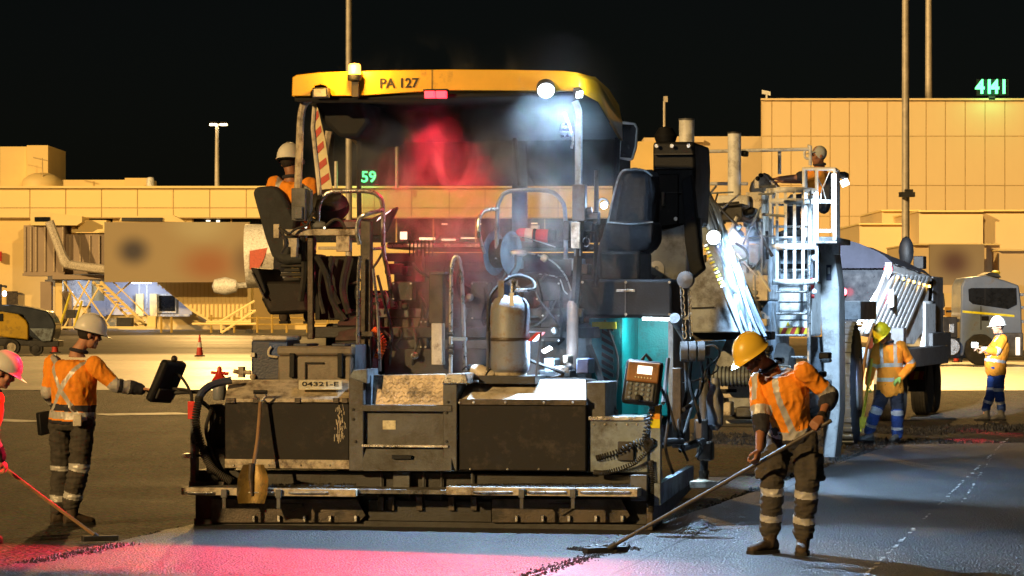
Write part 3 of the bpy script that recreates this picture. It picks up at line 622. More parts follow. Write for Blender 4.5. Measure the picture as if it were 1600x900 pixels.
MB().ppoly(f, [(568, 592), (580, 586), (580, 640), (568, 640)], 0, .3).build('side_plate', M['steel_b'], pv, .004)
B(f, 566, 633, 706, 643, -.10, .38).build('step_ledge', M['steel_g'], pv, .005)
B(f, 567, 643, 706, 698, -.04, .3).build('centre_panel', M['steel_g'], pv, .006)
lo = MB().hexa([f.Q(567, 736, -.14), f.Q(706, 736, -.14), f.Q(706, 736, .2), f.Q(567, 736, .2), f.Q(567, 699, -.05), f.Q(706, 699, -.05), f.Q(706, 699, .2), f.Q(567, 699, .2)]).build('lower_step_panel', M['steel_g'], pv, .006)
B(f, 612, 711, 642, 717, -.13, -.10).build('slot', M['black'], lo)
B(f, 565, 695, 700, 699, -.11, -.03).build('step_edge', M['chrome'], pv, .002)
B(f, 598, 657, 618, 671, -.046, -.04).build('sticker', M['plate'], pv)
for x, y in ((552, 640), (552, 655), (556, 690), (698, 645), (698, 690), (700, 628)): bolts(pv, 'bolt', [f.Q(x, y, -.09)], .012, .012, M['steel_d'])
B(f, 614, 737, 640, 766, .0, .05).build('hanger_plate', M['steel_g'], pv, .004)
# ---- right side of the screed
B(f, 916, 597, 946, 738, .02, .6).build('end_plate', M['steel_g'], pv, .006)
re_ = B(f, 921, 654, 1012, 738, .0, .5).build('extension_box', M['steel_b'], pv, .008)
B(f, 919, 651, 1006, 657, -.03, .5).build('extension_lip', M['chrome'], pv, .003)
bolts(re_, 'bolt', [f.Q(x, 663, .0) for x in (928, 945, 962, 980, 995)], .010, .012, M['chrome'])
B(f, 965, 690, 990, 720, -.04, .0).build('junction_box', M['steel_d'], pv, .006)
# end gate: post, side plate, cylinders
eg = MB().pbox(f, 1016, 632, 1032, 790, -.1, -.02).build('end_gate_post', M['steel_b'], pv, .006)
B(f, 1016, 634, 1031, 655, -.106, -.1).build('reflector', mat('amber_reflector', (.85, .33, .02), .3), eg); B(f, 1016, 655, 1031, 669, -.106, -.1).build('reflector', mat('yellow_reflector', (.85, .72, .02), .3), eg)
MB().hexa([f.Q(1022, 790, -.15), f.Q(1032, 790, -.15), f.Q(1084, 752, 2.1), f.Q(1074, 752, 2.1), f.Q(1022, 755, -.15), f.Q(1032, 755, -.15), f.Q(1084, 727, 2.1), f.Q(1074, 727, 2.1)]).build('end_gate_beam', M['steel_b'], pv, .006)
MB().hexa([f.Q(1010, 829, -.1), f.Q(1020, 829, -.1), f.Q(1080, 765, 2.3), f.Q(1070, 765, 2.3), f.Q(1010, 785, -.1), f.Q(1020, 785, -.1), f.Q(1080, 748, 2.3), f.Q(1070, 748, 2.3)]).build('end_gate_skid', M['brown'], pv, .006)
B(f, 1050, 575, 1064, 700, .7, .8).build('gate_column', M['brown'], pv, .006)
MB().ptube(f, [(1036, 690, .3), (1066, 690, .5)], .03).ptube(f, [(1066, 700, .6), (1098, 690, 1.1)], .035).build('strut', M['steel_g'], pv)
MB().ptube(f, [(1101, 590, 1.3), (1101, 640, 1.3), (1100, 740, 1.3)], [.05, .05, .035], 12).build('gate_cylinder', M['steel_g'], pv)
MB().pbox(f, 1084, 655, 1108, 690, 1.15, 1.4).pbox(f, 1088, 690, 1112, 720, 1.1, 1.3).build('gearbox', M['brown'], pv, .02)
MB().ptube(f, [(1100, 735, 1.3), (1100, 758, 1.3)], [.05, .035], 10).build('rod_end', M['brown'], pv)
B(f, 1078, 752, 1122, 763, .9, 1.6).build('foot_plate', M['beige'], pv, .006)
MB().ptube(f, [(1111, 598, 1.2), (1113, 640, 1.2)], .018).ptube(f, [(1107, 597, 1.2), (1116, 597, 1.2)], .012).build('grease_gun_handle', M['red'], pv)
MB().lathe([(.03, 0), (.075, .05), (.08, .3), (.05, .36), (.04, .46)], f.Q(1117, 672, 1.2), (0, 0, 1), 14).build('canister', M['gas'], pv)
B(f, 1062, 540, 1100, 558, .9, 1.3).build('roller_bracket', M['steel_g'], pv, .02)
for k, x in enumerate((1063, 1076, 1090)): MB().lathe([(.09, 0), (.09, .06)], f.Q(x, 549, .86), (1, .2, 0), 14).build('bearing', M['steel_g'], pv)
MB().ptube(f, [(1054, 497, .9), (1080, 537, 1.4)], .05, 12).build('lift_arm', M['steel_b'], pv)
rnd = random.Random(11)
for (pts, r) in (([(1090, 545, 1.1), (1115, 540, 1.1), (1124, 555, 1.1), (1105, 575, 1.1), (1100, 590, 1.1)], .011), ([(1080, 560, 1), (1078, 600, .9), (1090, 640, .9), (1094, 660, 1)], .016),
                 ([(1070, 560, .9), (1072, 620, .8), (1060, 660, .7), (1070, 690, .7)], .014), ([(1094, 555, 1.2), (1098, 600, 1.1), (1080, 640, 1), (1068, 680, .8)], .013), ([(1040, 610, .4), (1050, 650, .4), (1062, 690, .5), (1075, 720, .6)], .012),
                 ([(1110, 560, 1.2), (1122, 575, 1.2), (1112, 585, 1.2), (1096, 592, 1.2), (1060, 600, 1)], .007), ([(1062, 705, .6), (1085, 690, .8), (1097, 700, 1), (1088, 715, 1)], .016), ([(1105, 560, 1.2), (1108, 610, 1.25), (1104, 660, 1.2)], .018),
                 ([(1030, 600, .1), (1045, 640, .2), (1040, 700, .2), (1052, 740, .3)], .014), ([(1044, 560, .5), (1040, 600, .4), (1036, 630, .2)], .02), ([(1068, 640, .7), (1082, 630, .9), (1090, 610, 1)], .02)):
    MB().ptube(f, pts, r, 6, sm=6).build('hydraulic_hose', M['rubber'], pv)
MB().tube(coil([f.Q(1018, 640, -.12), f.Q(1008, 680, -.12), f.Q(1012, 700, -.12), f.Q(1020, 690, -.12), f.Q(1000, 690, -.1), f.Q(960, 708, -.06), f.Q(932, 716, -.03)], .022, 46), .0065, 5).build('coiled_cable', M['rubber'], pv)
MB().tube(coil([f.Q(1016, 700, -.12), f.Q(990, 724, -.1), f.Q(950, 738, -.06), f.Q(928, 738, -.03)], .018, 34), .006, 5).build('coiled_cable', M['rubber'], pv)
MB().tube(coil([f.Q(1017, 720, -.13), f.Q(1019, 760, -.13), f.Q(1017, 800, -.13)], .02, 26), .006, 5).build('coiled_cable', M['rubber'], pv)
# chain from the arm
for k in range(16):
    a = f.Q(1063 + (k % 2) * 1.5 + k * .35, 440 + k * 5.6, .95); MB().tube([a + Vector((.016 * math.cos(t), .004 * (k % 2), .03 * math.sin(t))) if k % 2 else a + Vector((0, .016 * math.cos(t), .03 * math.sin(t))) for t in [2 * math.pi * i / 10 for i in range(11)]], .0055, 5).build('chain_link', M['chrome'], pv)
for k in range(17):
    a = f.Q(1075 + (k % 2) * 1.2 + k * .25, 442 + k * 5.3, 1.0); MB().tube([a + (Vector((.012 * math.cos(t), 0, .026 * math.sin(t))) if k % 2 else Vector((0, .012 * math.cos(t), .026 * math.sin(t)))) for t in [2 * math.pi * i / 10 for i in range(11)]], .0045, 5).build('chain_link', M['chrome'], pv)
MB().lathe([(.03, 0), (.075, .02), (.075, .07), (.03, .09)], f.Q(1069, 437, .9), (.2, 1, 0), 16).build('pulley', M['steel_g'], pv)
# ---- remote control panel on its arm
rc = f.Q(1004, 598, -.3)
ru = Vector((.10, .18, 1)).normalized(); rr_ = Vector((1, .05, -.10)).normalized(); rn = rr_.cross(ru)
pn_ = MB().obox(rc, rr_ * .158, ru * .19, rn * .04).build('control_panel', M['black'], pv, .03)
MB().obox(rc + rn * .045 + ru * .085, rr_ * .135, ru * .085, rn * .012).build('panel_face', mat('panel_orange', (.30, .13, .035), .5, dirt=GRIME, damt=.35), pn_, .012)
MB().obox(rc + rn * .045 - ru * .085 - rr_ * .01, rr_ * .122, ru * .078, rn * .012).build('key_pad', M['steel_g'], pn_, .012)
MB().obox(rc + rn * .06 + ru * .10 + rr_ * .012, rr_ * .062, ru * .034, rn * .004).build('screen', emit('lcd_white', (1, .92, .80), 1.6), pn_)
for i in range(4):
    for j in range(4):
        if (i, j) in ((1, 0), (2, 0)): continue
        MB().lathe([(.014, 0), (.014, .012), (.009, .016)], rc + rn * .056 + rr_ * (-.09 + i * .052) + ru * (-.145 + j * .040), rn, 10).build('button', M['steel_b'], pn_)
MB().lathe([(.03, 0), (.026, .03), (.018, .034)], rc + rn * .056 + rr_ * (-.012) + ru * (-.14), rn, 14).build('knob', M['black'], pn_)
for i in range(6): MB().lathe([(.007, 0), (.007, .01)], rc + rn * .056 + rr_ * (-.06 + i * .026) + ru * .035, rn, 8).build('button', M['plate'], pn_)
MB().tube([rc + ru * .19 + rr_ * (-.03), rc + ru * .24, rc + ru * .19 + rr_ * .05], .016, 8).build('carry_handle', M['black'], pn_)
MB().ptube(f, [(1008, 600, -.22), (1020, 640, -.1), (1030, 660, 0), (1034, 690, .1)], .022, 8, sm=4).build('panel_arm', M['steel_b'], pv)
# ---- left side of the screed
B(f, 297, 655, 306, 752, -.05, .05).build('end_gate_post', M['steel_g'], pv, .004)
MB().pbox(f, 293, 627, 306, 655, -.06, .0).build('side_marker_lamp', mat('red_lens', (.7, .03, .02), .25), pv, .006)
B(f, 295, 752, 350, 768, -.05, .5).build('end_gate_beam', M['steel_g'], pv, .006)
B(f, 322, 700, 352, 740, .05, .4).build('valve_block', M['steel_d'], pv, .01)
B(f, 327, 632, 353, 700, .2, .5).build('end_plate', M['steel_d'], pv, .008)
MB().ptube(f, [(303, 660, 0), (312, 620, 0), (330, 602, .05), (362, 594, .1)], .035, 8, sm=5).build('hose_arch', M['bluebox'], pv)
MB().tube(coil([f.Q(312, 620, -.05), f.Q(306, 660, -.06), f.Q(318, 705, -.05), f.Q(335, 735, -.03), f.Q(362, 752, 0)], .03, 46), .009, 5).build('coiled_cable', M['rubber'], pv)
for pts, r in (([(330, 640, .0), (322, 670, .0), (330, 705, 0), (345, 742, .05)], .016), ([(300, 690, -.05), (318, 700, 0), (335, 690, .1)], .012), ([(290, 713, -.05), (312, 712, -.02), (330, 720, .05)], .012), ([(316, 628, .1), (335, 650, .1), (326, 690, .12), (340, 720, .12)], .02)):
    MB().ptube(f, pts, r, 6, sm=6).build('hydraulic_hose', M['rubber'], pv)
B(f, 284, 709, 299, 716, -.1, .0).build('clamp', M['chrome'], pv, .004)
# left hand remote seen edge-on, the panel that the left worker touches
kc = f.Q(260, 596, .0); ku = Vector((.42, -.1, .9)).normalized(); kr = Vector((.35, .9, -.06)); kr = (kr - ku * kr.dot(ku)).normalized(); kn = kr.cross(ku)
kp = MB().obox(kc, kr * .15, ku * .20, kn * .042).build('control_panel', M['black'], pv, .03)
MB().obox(kc + kn * .05 - ku * .1, kr * .12, ku * .05, kn * .012).build('key_pad', M['steel_d'], kp, .008)
MB().ball(kc + ku * .22 + kr * -.02, (.03, 0, 0), (0, .03, 0), (0, 0, .03)).build('stop_knob', M['brown'], kp)
for d_ in (.06, -.07): MB().tube(smooth_path([kc + ku * d_ - kn * .05, kc + ku * (d_ - .02) + Vector((.10, 0, .02)), f.Q(297, 612, .0), f.Q(300, 640, 0)], 6), .012, 6).build('panel_cable', M['rubber'], pv)
MB().ptube(f, [(272, 614, .05), (300, 612, .05), (322, 612, .1)], .018, 8).build('panel_arm', M['steel_d'], pv)
# ---- tractor body
body = MB().box((-1.22, 1.35, .55), (1.22, 5.2, 1.75)).build('tractor_body', M['steel_d'], pv, .03)
MB().box((-1.27, 5.2, .45), (1.27, 7.4, .75)).build('hopper_floor', M['steel_d'], pv, .02)
for s in (-1, 1): MB().prism([(s * 1.27, 5.2, .7), (s * 1.62, 5.2, 1.55), (s * 1.68, 5.2, 1.55), (s * 1.33, 5.2, .7)], (0, 2.1, 0)).build('hopper_wing', M['teal'], pv, .01)
# operator platform and engine hood seen through the cab
MB().box((-1.30, 1.15, 1.62), (1.30, 3.2, 1.72)).build('platform_floor', M['steel_d'], pv, .01)
MB().box((-1.05, 3.3, 1.72), (1.2, 5.1, 2.42)).build('engine_hood', M['black'], pv, .05)
B(f, 604, 378, 893, 388, 3.0, 5.0).build('hood_top_deck', M['black'], pv, .02)
B(f, 604, 381, 770, 386, 2.97, 3.0).build('deck_trim', M['chrome'], pv)
for (x0, y0, x1, y1, v0, v1, m) in ((600, 395, 775, 408, 2.4, 2.5, 'steel_d'), (648, 392, 660, 440, 2.3, 2.4, 'steel_g'), (590, 482, 910, 496, 1.30, 1.40, 'steel_g'), (600, 497, 760, 530, 1.28, 1.36, 'brown'), (612, 531, 760, 545, 1.2, 1.35, 'steel_g'), (600, 545, 770, 585, 1.15, 1.35, 'steel_d'),
                                    (670, 425, 692, 505, .95, 1.07, 'brown'), (674, 505, 691, 570, .93, 1.05, 'cream'), (673, 424, 695, 429, .93, 1.08, 'steel_g'), (710, 470, 765, 480, 1.25, 1.3, 'steel_d'), (720, 412, 900, 425, 2.2, 2.3, 'black'), (840, 405, 893, 432, 1.9, 2.1, 'steel_d')):
    B(f, x0, y0, x1, y1, v0, v1).build('frame_member', M[m], pv, .006)
rnd = random.Random(21)
for k in range(26):
    x, y = rnd.uniform(600, 900), rnd.uniform(400, 570); wv = rnd.uniform(8, 34); hv = rnd.uniform(6, 26); v0 = rnd.uniform(1.36, 2.0)
    B(f, x, y, x + wv, y + hv, v0, v0 + .2).build('component', M[rnd.choice(['steel_d', 'steel_g', 'brown', 'black', 'steel_b'])], pv, .012)
for k in range(14):
    x, y = rnd.uniform(605, 890), rnd.uniform(400, 480); v0 = rnd.uniform(1.2, 1.6)
    MB().ptube(f, [(x, y, v0), (x + rnd.uniform(-30, 30), y + rnd.uniform(20, 60), v0), (x + rnd.uniform(-40, 40), y + rnd.uniform(60, 100), v0 + .1), (x + rnd.uniform(-50, 50), y + rnd.uniform(90, 130), v0)], rnd.uniform(.010, .02), 6, sm=6).build('hydraulic_hose', M['rubber'], pv)
# left rear wheel
wl = thing_part = MB().lathe([(.30, -.2), (.62, -.2), (.70, -.16), (.72, 0), (.70, .16), (.62, .2), (.30, .2)], f.Q(556, 570, 1.55) + Vector((.1, .2, -.05)), (1, 0, 0), 40).build('tyre', M['rubber'], pv)
MB().lathe([(.02, -.22), (.28, -.22), (.30, -.12), (.30, .12), (.02, .12)], f.Q(556, 570, 1.55) + Vector((.1, .2, -.05)), (1, 0, 0), 24).build('rim', M['steel_g'], wl)
for k in range(30):
    a = 2 * math.pi * k / 30; c = f.Q(556, 570, 1.55) + Vector((.1, .2, -.05)) + Vector((0, math.cos(a) * .72, math.sin(a) * .72))
    MB().obox(c, (.17, 0, 0), (0, -math.sin(a) * .022, math.cos(a) * .022), (0, math.cos(a) * .014, math.sin(a) * .014)).build('tread_block', M['rubber'], wl)
# ---- left station: seat, consoles, rails
MB().ppoly(f, [(394, 300), (400, 292), (428, 290), (440, 300), (463, 345), (452, 405), (436, 412), (424, 400), (414, 372)], 1.75, 1.95).build('seat_backrest', M['cloth_d'], pv, .05)
MB().ppoly(f, [(430, 398), (490, 396), (496, 410), (440, 414)], 1.7, 2.2).build('seat_cushion', M['cloth_d'], pv, .04)
for k in range(5): MB().ppoly(f, [(444 - (k % 2) * 5, 405 + k * 7), (468 + (k % 2) * 4, 405 + k * 7), (470 + (k % 2) * 4, 411 + k * 7), (442 - (k % 2) * 5, 411 + k * 7)], 1.75, 2.1).build('seat_bellows', M['rubber'], pv, .012)
MB().ppoly(f, [(412, 440), (474, 439), (482, 488), (420, 492), (408, 468)], 1.6, 2.4).build('seat_console', M['hood'], pv, .03)
MB().ppoly(f, [(391, 418), (404, 420), (416, 455), (412, 466)], 1.55, 2.3).build('console_flap', M['black'], pv, .01)
MB().ptube(f, [(394, 426, 1.53), (413, 466, 1.53)], .008).build('flap_edge', M['chrome'], pv)
MB().ptube(f, [(500, 142, 1.0), (484, 154, 1.0), (472, 172, 1.0), (468, 230, 1.0), (464, 345, 1.0)], .036, 8, sm=4).build('roof_post', M['beige'], pv)
MB().pbox(f, 455, 294, 477, 345, .95, 1.05).pbox(f, 459, 322, 472, 342, .92, .95).build('post_bracket', M['steel_g'], pv, .006)
MB().ppoly(f, [(470, 286), (486, 298), (484, 345), (472, 345)], 1.02, 1.1).build('post_gusset', M['steel_b'], pv, .004)
MB().ptube(f, [(492, 160, 1.45), (489, 200, 1.4), (500, 305, 1.3)], .022).build('inner_post', M['cream'], pv)
MB().ptube(f, [(514, 205, 2.9), (505, 260, 2.9), (494, 330, 2.9)], .035, 6).build('roof_post', M['beige'], pv)
MB().ptube(f, [(520, 210, 2.95), (514, 330, 2.95)], .02, 6).build('roof_post', M['black'], pv)
hb_pts = [(488, 163), (495, 162), (508, 218), (521, 309), (504, 309), (496, 235)]
hb = MB().ppoly(f, hb_pts, 1.6, 1.62).build('hazard_board', mat('board_cream', (.78, .66, .36), .5, dirt=(.4, .28, .1), damt=.2), pv)
for k, (y0) in enumerate((172, 196, 220, 246, 270, 294)):
    t0 = (y0 - 162) / 147; xl = 488 + t0 * 15; xr = 495 + t0 * 25
    MB().ppoly(f, [(xl + 1, y0 + 9), (xr, y0), (xr + 1.5, y0 + 10), (xl + 2.5, y0 + 20)], 1.596, 1.6).build('red_stripe', mat('board_red', (.55, .05, .02), .5), hb)
B(f, 428, 358, 562, 368, 1.05, 1.13).build('cross_rail', M['beige'], pv, .006)
MB().pbox(f, 525, 368, 546, 393, 1.05, 1.15).build('rail_bracket', M['beige'], pv, .005); MB().pbox(f, 427, 350, 436, 372, 1.0, 1.05).pbox(f, 442, 372, 464, 386, 1.0, 1.15).pbox(f, 454, 383, 463, 402, 1.0, 1.1).build('rail_bracket', M['beige'], pv, .005)
MB().pbox(f, 480, 368, 489, 530, 1.12, 1.18).build('support_post', M['brown'], pv, .006)
B(f, 497, 385, 545, 390, 1.1, 1.14).build('foot_bar', M['beige'], pv, .003)
MB().ptube(f, [(497, 345, 1.2), (499, 320, 1.2), (512, 302, 1.2), (535, 299, 1.2), (572, 299, 1.2), (590, 305, 1.2), (598, 322, 1.2), (599, 388, 1.2), (606, 425, 1.2), (614, 480, 1.2)], .021, 10, sm=4).build('hand_rail', M['chrome'], pv)
MB().ptube(f, [(562, 382, .9), (558, 362, .9), (561, 342, .9), (575, 334, .9), (598, 328, 1.1)], .02, 10, sm=5).build('hand_rail', M['chrome'], pv)
MB().ptube(f, [(598, 388, 1.2), (580, 389, 1.1), (575, 390, 1.0)], .014, 8).build('hand_rail', M['chrome'], pv)
ac_ = B(f, 563, 345, 579, 580, .9, 1.0).build('access_column', M['brown'], pv, .008)
MB().ptube(f, [(563, 400, .82), (560, 430, .80), (559, 560, .8), (562, 578, .82)], .016, 8, sm=3).ptube(f, [(583, 420, .9), (590, 480, .88), (594, 580, .86)], .014, 8).build('grab_rail', M['chrome'], pv)
for (x0, y0, x1, y1) in ((553, 518, 582, 526), (553, 552, 568, 558), (557, 557, 566, 580)): B(f, x0, y0, x1, y1, .82, .9).build('column_clamp', M['brown'], pv, .004)
MB().tube(coil([f.Q(584, 515, .95), f.Q(598, 535, .95), f.Q(590, 560, .95)], .03, 14), .009, 6).build('orange_lead', mat('orange_lead', (.8, .16, .02), .5), pv)
MB().lathe([(.10, 0), (.17, .05), (.18, .16), (.12, .22), (0, .24)], f.Q(512, 338, 1.5), (0.2, -.6, 1), 20).build('steering_column', M['steel_d'], pv)
MB().tube([f.Q(512, 330, 1.55) + Vector((.19 * math.cos(t), .10 * math.sin(t), .13 * math.sin(t) + .02)) for t in [2 * math.pi * i / 24 for i in range(25)]], .016, 8).build('steering_wheel', M['black'], pv)
MB().ppoly(f, [(486, 352), (494, 345), (556, 343), (562, 353), (556, 358), (490, 358)], 1.4, 1.8).build('dash_board', M['steel_g'], pv, .02)
sp = MB().hexa([f.Q(566, 372, 1.3), f.Q(604, 366, 1.3), f.Q(604, 366, 1.55), f.Q(566, 372, 1.55), f.Q(574, 344, 1.3), f.Q(622, 322, 1.3), f.Q(624, 324, 1.55), f.Q(576, 346, 1.55)]).build('control_desk', M['black'], pv, .015)
MB().add([f.Q(592, 340, 1.29), f.Q(612, 327, 1.29), f.Q(610, 330, 1.29), f.Q(588, 346, 1.29)], [(0, 1, 2, 3)]).build('desk_screen', emit('desk_screen', (.9, .95, 1), 1.4), sp)
for x, y in ((478, 355), (507, 356)): MB().ball(f.Q(x, y, 1.03), (.012, 0, 0), (0, .01, 0), (0, 0, .012), 8).build('indicator', emit('indicator_white', (1, .9, .7), 1.5), pv)
for pts, r in (([(436, 356, 1.0), (450, 365, .98), (462, 358, 1.0), (480, 352, 1.0)], .012), ([(470, 342, 1.0), (478, 352, .98), (486, 340, 1), (492, 330, 1.1)], .012), ([(505, 358, 1.1), (520, 344, 1.1), (532, 345, 1.1), (540, 358, 1.1)], .014), ([(440, 360, .98), (446, 380, .98), (440, 395, 1.0)], .014), ([(472, 370, 1.1), (476, 420, 1.15), (470, 470, 1.2)], .03), ([(495, 400, 1.15), (510, 430, 1.15), (520, 470, 1.2), (540, 500, 1.2)], .03), ([(520, 400, 1.2), (515, 440, 1.2), (530, 475, 1.2)], .025), ([(545, 400, 1.2), (535, 450, 1.2), (545, 490, 1.2)], .03),
               ([(505, 410, 1.2), (498, 450, 1.2), (506, 490, 1.2)], .02), ([(590, 430, 1.0), (600, 470, 1.0), (612, 520, 1.05), (608, 570, 1.1)], .014)):
    MB().ptube(f, pts, r, 6, sm=6).build('cable_loom', M['rubber'], pv)
B(f, 492, 400, 560, 500, 1.3, 1.36).build('bulkhead', M['black'], pv, .01)
skt = B(f, 538, 487, 554, 498, 1.26, 1.31).build('socket_plate', M['cream'], pv, .003)
for x in (542, 550): MB().lathe([(.018, 0), (.018, .01)], f.Q(x, 492, 1.255), (0, -1, 0), 12).build('socket', M['black'], skt)
# ---- roof
rv0, rv1 = .85, 3.25
A = [f.Q(x, y, rv0) for x, y in ((456, 150), (457, 121), (463, 117), (500, 113), (600, 110), (700, 108.5), (800, 109), (880, 110.5), (899, 113), (905, 121), (906, 142))]
front = [(p.x, rv1, p.z - .26 - (.07 if i in (0, 10) else 0)) for i, p in enumerate(A)]
mid = [(p.x, 1.9, p.z + (.03 if 0 < i < 10 else -.03)) for i, p in enumerate(A)]
n = len(A); vs = [tuple(p) for p in A] + mid + front
fs = [(k * n + i, k * n + i + 1, (k + 1) * n + i + 1, (k + 1) * n + i) for k in range(2) for i in range(n - 1)]
rf = MB().add(vs, fs).build('roof', M['yellow'], pv); sd = rf.modifiers.new('thick', 'SOLIDIFY'); sd.thickness = .03; sd.offset = -1
# rear fascia with an arched notch for the left work lamp
fas = MB().ppoly(f, [(456, 150), (457, 121), (463, 117), (500, 113), (600, 110), (700, 108.5), (800, 109), (880, 110.5), (899, 113), (905, 121), (906, 142), (866, 142), (700, 141), (675, 142), (560, 150), (517, 150), (514, 140), (508, 134), (500, 132), (492, 134), (486, 142), (485, 150)], rv0 - .03, rv0)
fas.build('roof_fascia', M['yellow'], rf, .006)
B(f, 674.4, 109, 675.4, 141, rv0 - .033, rv0 - .029).build('fascia_seam', M['ink'], rf)
text('PA 127', f.Q(623, 130.5, rv0 - .034), .118, M['ink'], rf, bold=.0022, sx=1.02)
lin = [(p.x * .985, v, z) for v, dz in ((rv0 + .02, 0), (1.9, .0), (rv1 - .05, -.26)) for p, z in ((A[0], A[0].z + dz - .005), (A[10], A[10].z + dz - .005))]
MB().add(lin, [(0, 1, 3, 2), (2, 3, 5, 4)]).build('roof_lining', M['under'], rf)
# drooping side flange on the right and windscreen frame
MB().add([f.Q(906, 142, rv0), f.Q(905, 118, rv0), f.Q(930, 120, 1.75), f.Q(952, 140, 2.5), f.Q(967, 164, 3.05), f.Q(973, 196, 3.3), f.Q(966, 197, 3.1), f.Q(955, 170, 2.6), f.Q(934, 148, 1.85)], [(0, 1, 2, 8), (8, 2, 3, 7), (7, 3, 4, 6), (6, 4, 5)]).build('roof_flange', M['yellow'], rf)
rf.children[-1].modifiers.new('t', 'SOLIDIFY').thickness = .04
MB().ppoly(f, [(560, 200), (960, 196), (960, 204), (560, 208)], 3.15, 3.2).build('windscreen_frame', M['black'], rf, .006)
MB().ptube(f, [(966, 190, 3.15), (962, 290, 3.15), (958, 380, 3.15)], .03, 6).build('windscreen_post', M['black'], rf); MB().ptube(f, [(560, 205, 3.15), (562, 380, 3.15)], .025, 6).build('windscreen_post', M['black'], rf)
MB().ppoly(f, [(485, 148), (560, 150), (578, 190), (560, 215), (530, 215), (505, 190)], 1.2, 2.9).build('roof_pod', M['under'], rf, .04)
gl = bpy.data.materials.new('windscreen_glass'); gl.use_nodes = True; N_, L_ = gl.node_tree.nodes, gl.node_tree.links
tb = N_.new('ShaderNodeBsdfTransparent'); tb.inputs[0].default_value = (.75, .76, .78, 1); gg = N_.new('ShaderNodeBsdfGlossy'); gg.inputs['Roughness'].default_value = .08; gg.inputs[0].default_value = (.8, .8, .8, 1); mxs = N_.new('ShaderNodeMixShader'); mxs.inputs[0].default_value = .03
L_.new(tb.outputs[0], mxs.inputs[1]); L_.new(gg.outputs[0], mxs.inputs[2]); L_.new(mxs.outputs[0], N_['Material Output'].inputs[0])
B(f, 566, 206, 957, 376, 3.17, 3.18).build('windscreen', gl, pv)
MB().ptube(f, [(803, 200, 3.1), (812, 290, 3.1)], .02, 6).ptube(f, [(822, 225, 3.1), (824, 268, 3.1), (836, 288, 3.1)], .006, 6).build('wiper', M['black'], pv)
MB().ptube(f, [(812, 215, 3.5), (812, 372, 3.5)], .075, 14).build('exhaust_stack', M['steel_b'], pv)
# right post, mirror, rails
MB().ptube(f, [(898, 158, 1.0), (903, 172, 1.0), (904, 190, 1.0), (904, 300, 1.0), (903, 400, 1.0)], .043, 4, sm=3).build('roof_post', M['steel_b'], pv, .006)
B(f, 894, 288, 914, 345, .94, 1.06).build('post_bracket', M['steel_g'], pv, .006)
MB().ptube(f, [(906, 345, 1.0), (902, 420, 1.0), (898, 480, 1.0)], .04, 6).build('post_foot', M['steel_d'], pv)
MB().ptube(f, [(882, 176, .95), (889, 195, .95), (895, 215, .95), (893, 232, .95)], .012, 6, sm=3).build('mirror_stalk', M['chrome'], pv)
MB().ppoly(f, [(876, 192), (890, 190), (894, 214), (876, 216), (873, 206)], .97, 1.0).build('interior_mirror', M['glass_d'], pv, .008)
mr_ = MB().ppoly(f, [(970, 192), (974, 189), (992, 192), (996, 200), (994, 230), (988, 249), (982, 251), (967, 248), (966, 240)], 3.2, 3.27).build('side_mirror', M['white'], pv, .01)
MB().ppoly(f, [(972, 194), (990, 195), (993.5, 201), (991.5, 229), (986, 247), (969, 245.5)], 3.185, 3.2).build('mirror_glass', M['glass_d'], mr_)
MB().ptube(f, [(966, 240, 3.2), (962, 220, 3.2), (968, 195, 3.2)], .012, 6).build('mirror_arm', M['steel_g'], pv)
MB().ptube(f, [(776, 405, 1.2), (777, 335, 1.2), (780, 315, 1.2), (796, 299, 1.2), (855, 298, 1.2), (876, 312, 1.2), (883, 335, 1.2), (884, 405, 1.2)], .02, 10, sm=4).build('hand_rail', M['steel_b'], pv)
MB().ptube(f, [(778, 326, 1.2), (757, 330, 1.1), (748, 345, 1.05), (749, 370, 1.05), (757, 396, 1.1)], .018, 10, sm=5).build('hand_rail', M['chrome'], pv)
MB().ptube(f, [(704, 585, .75), (705, 440, .75), (707, 410, .75), (712, 401, .75), (718, 408, .75), (722, 440, .8), (727, 580, .9)], .018, 10, sm=4).build('hand_rail', M['chrome'], pv)
B(f, 706, 527, 729, 533, .74, .78).build('rail_step', M['steel_b'], pv, .004); 
for y in (522, 542, 550): MB().ptube(f, [(700, y, .75), (709, y, .75)], .026, 8).build('rail_clamp', M['steel_d'], pv)
MB().ptube(f, [(932, 266, 1.25), (931, 450, 1.25)], .021, 8).build('stanchion', M['brown'], pv)
MB().pbox(f, 902, 333, 934, 342, 1.0, 1.1).pbox(f, 902, 333, 908, 360, 1.0, 1.1).build('stanchion_arm', M['steel_g'], pv, .005)
B(f, 892, 347, 906, 388, .92, 1.0).build('control_box', M['beige'], pv, .006)
for (x, y, w_, h_) in ((912, 345, 14, 16), (915, 365, 10, 14), (926, 330, 8, 20), (908, 362, 8, 30), (880, 345, 10, 30)): B(f, x, y, x + w_, y + h_, 1.05, 1.2).build('valve_body', M['steel_d'], pv, .01)
MB().tube([f.Q(916, 378, 1.0) + Vector((.03 * math.cos(t), 0, .04 * math.sin(t))) for t in [2 * math.pi * i / 16 for i in range(17)]], .005, 6).build('wire_loop', M['chrome'], pv)
MB().ptube(f, [(915, 330, 1.0), (925, 328, 1.0)], .03, 8).build('grease_nipple', M['steel_g'], pv)
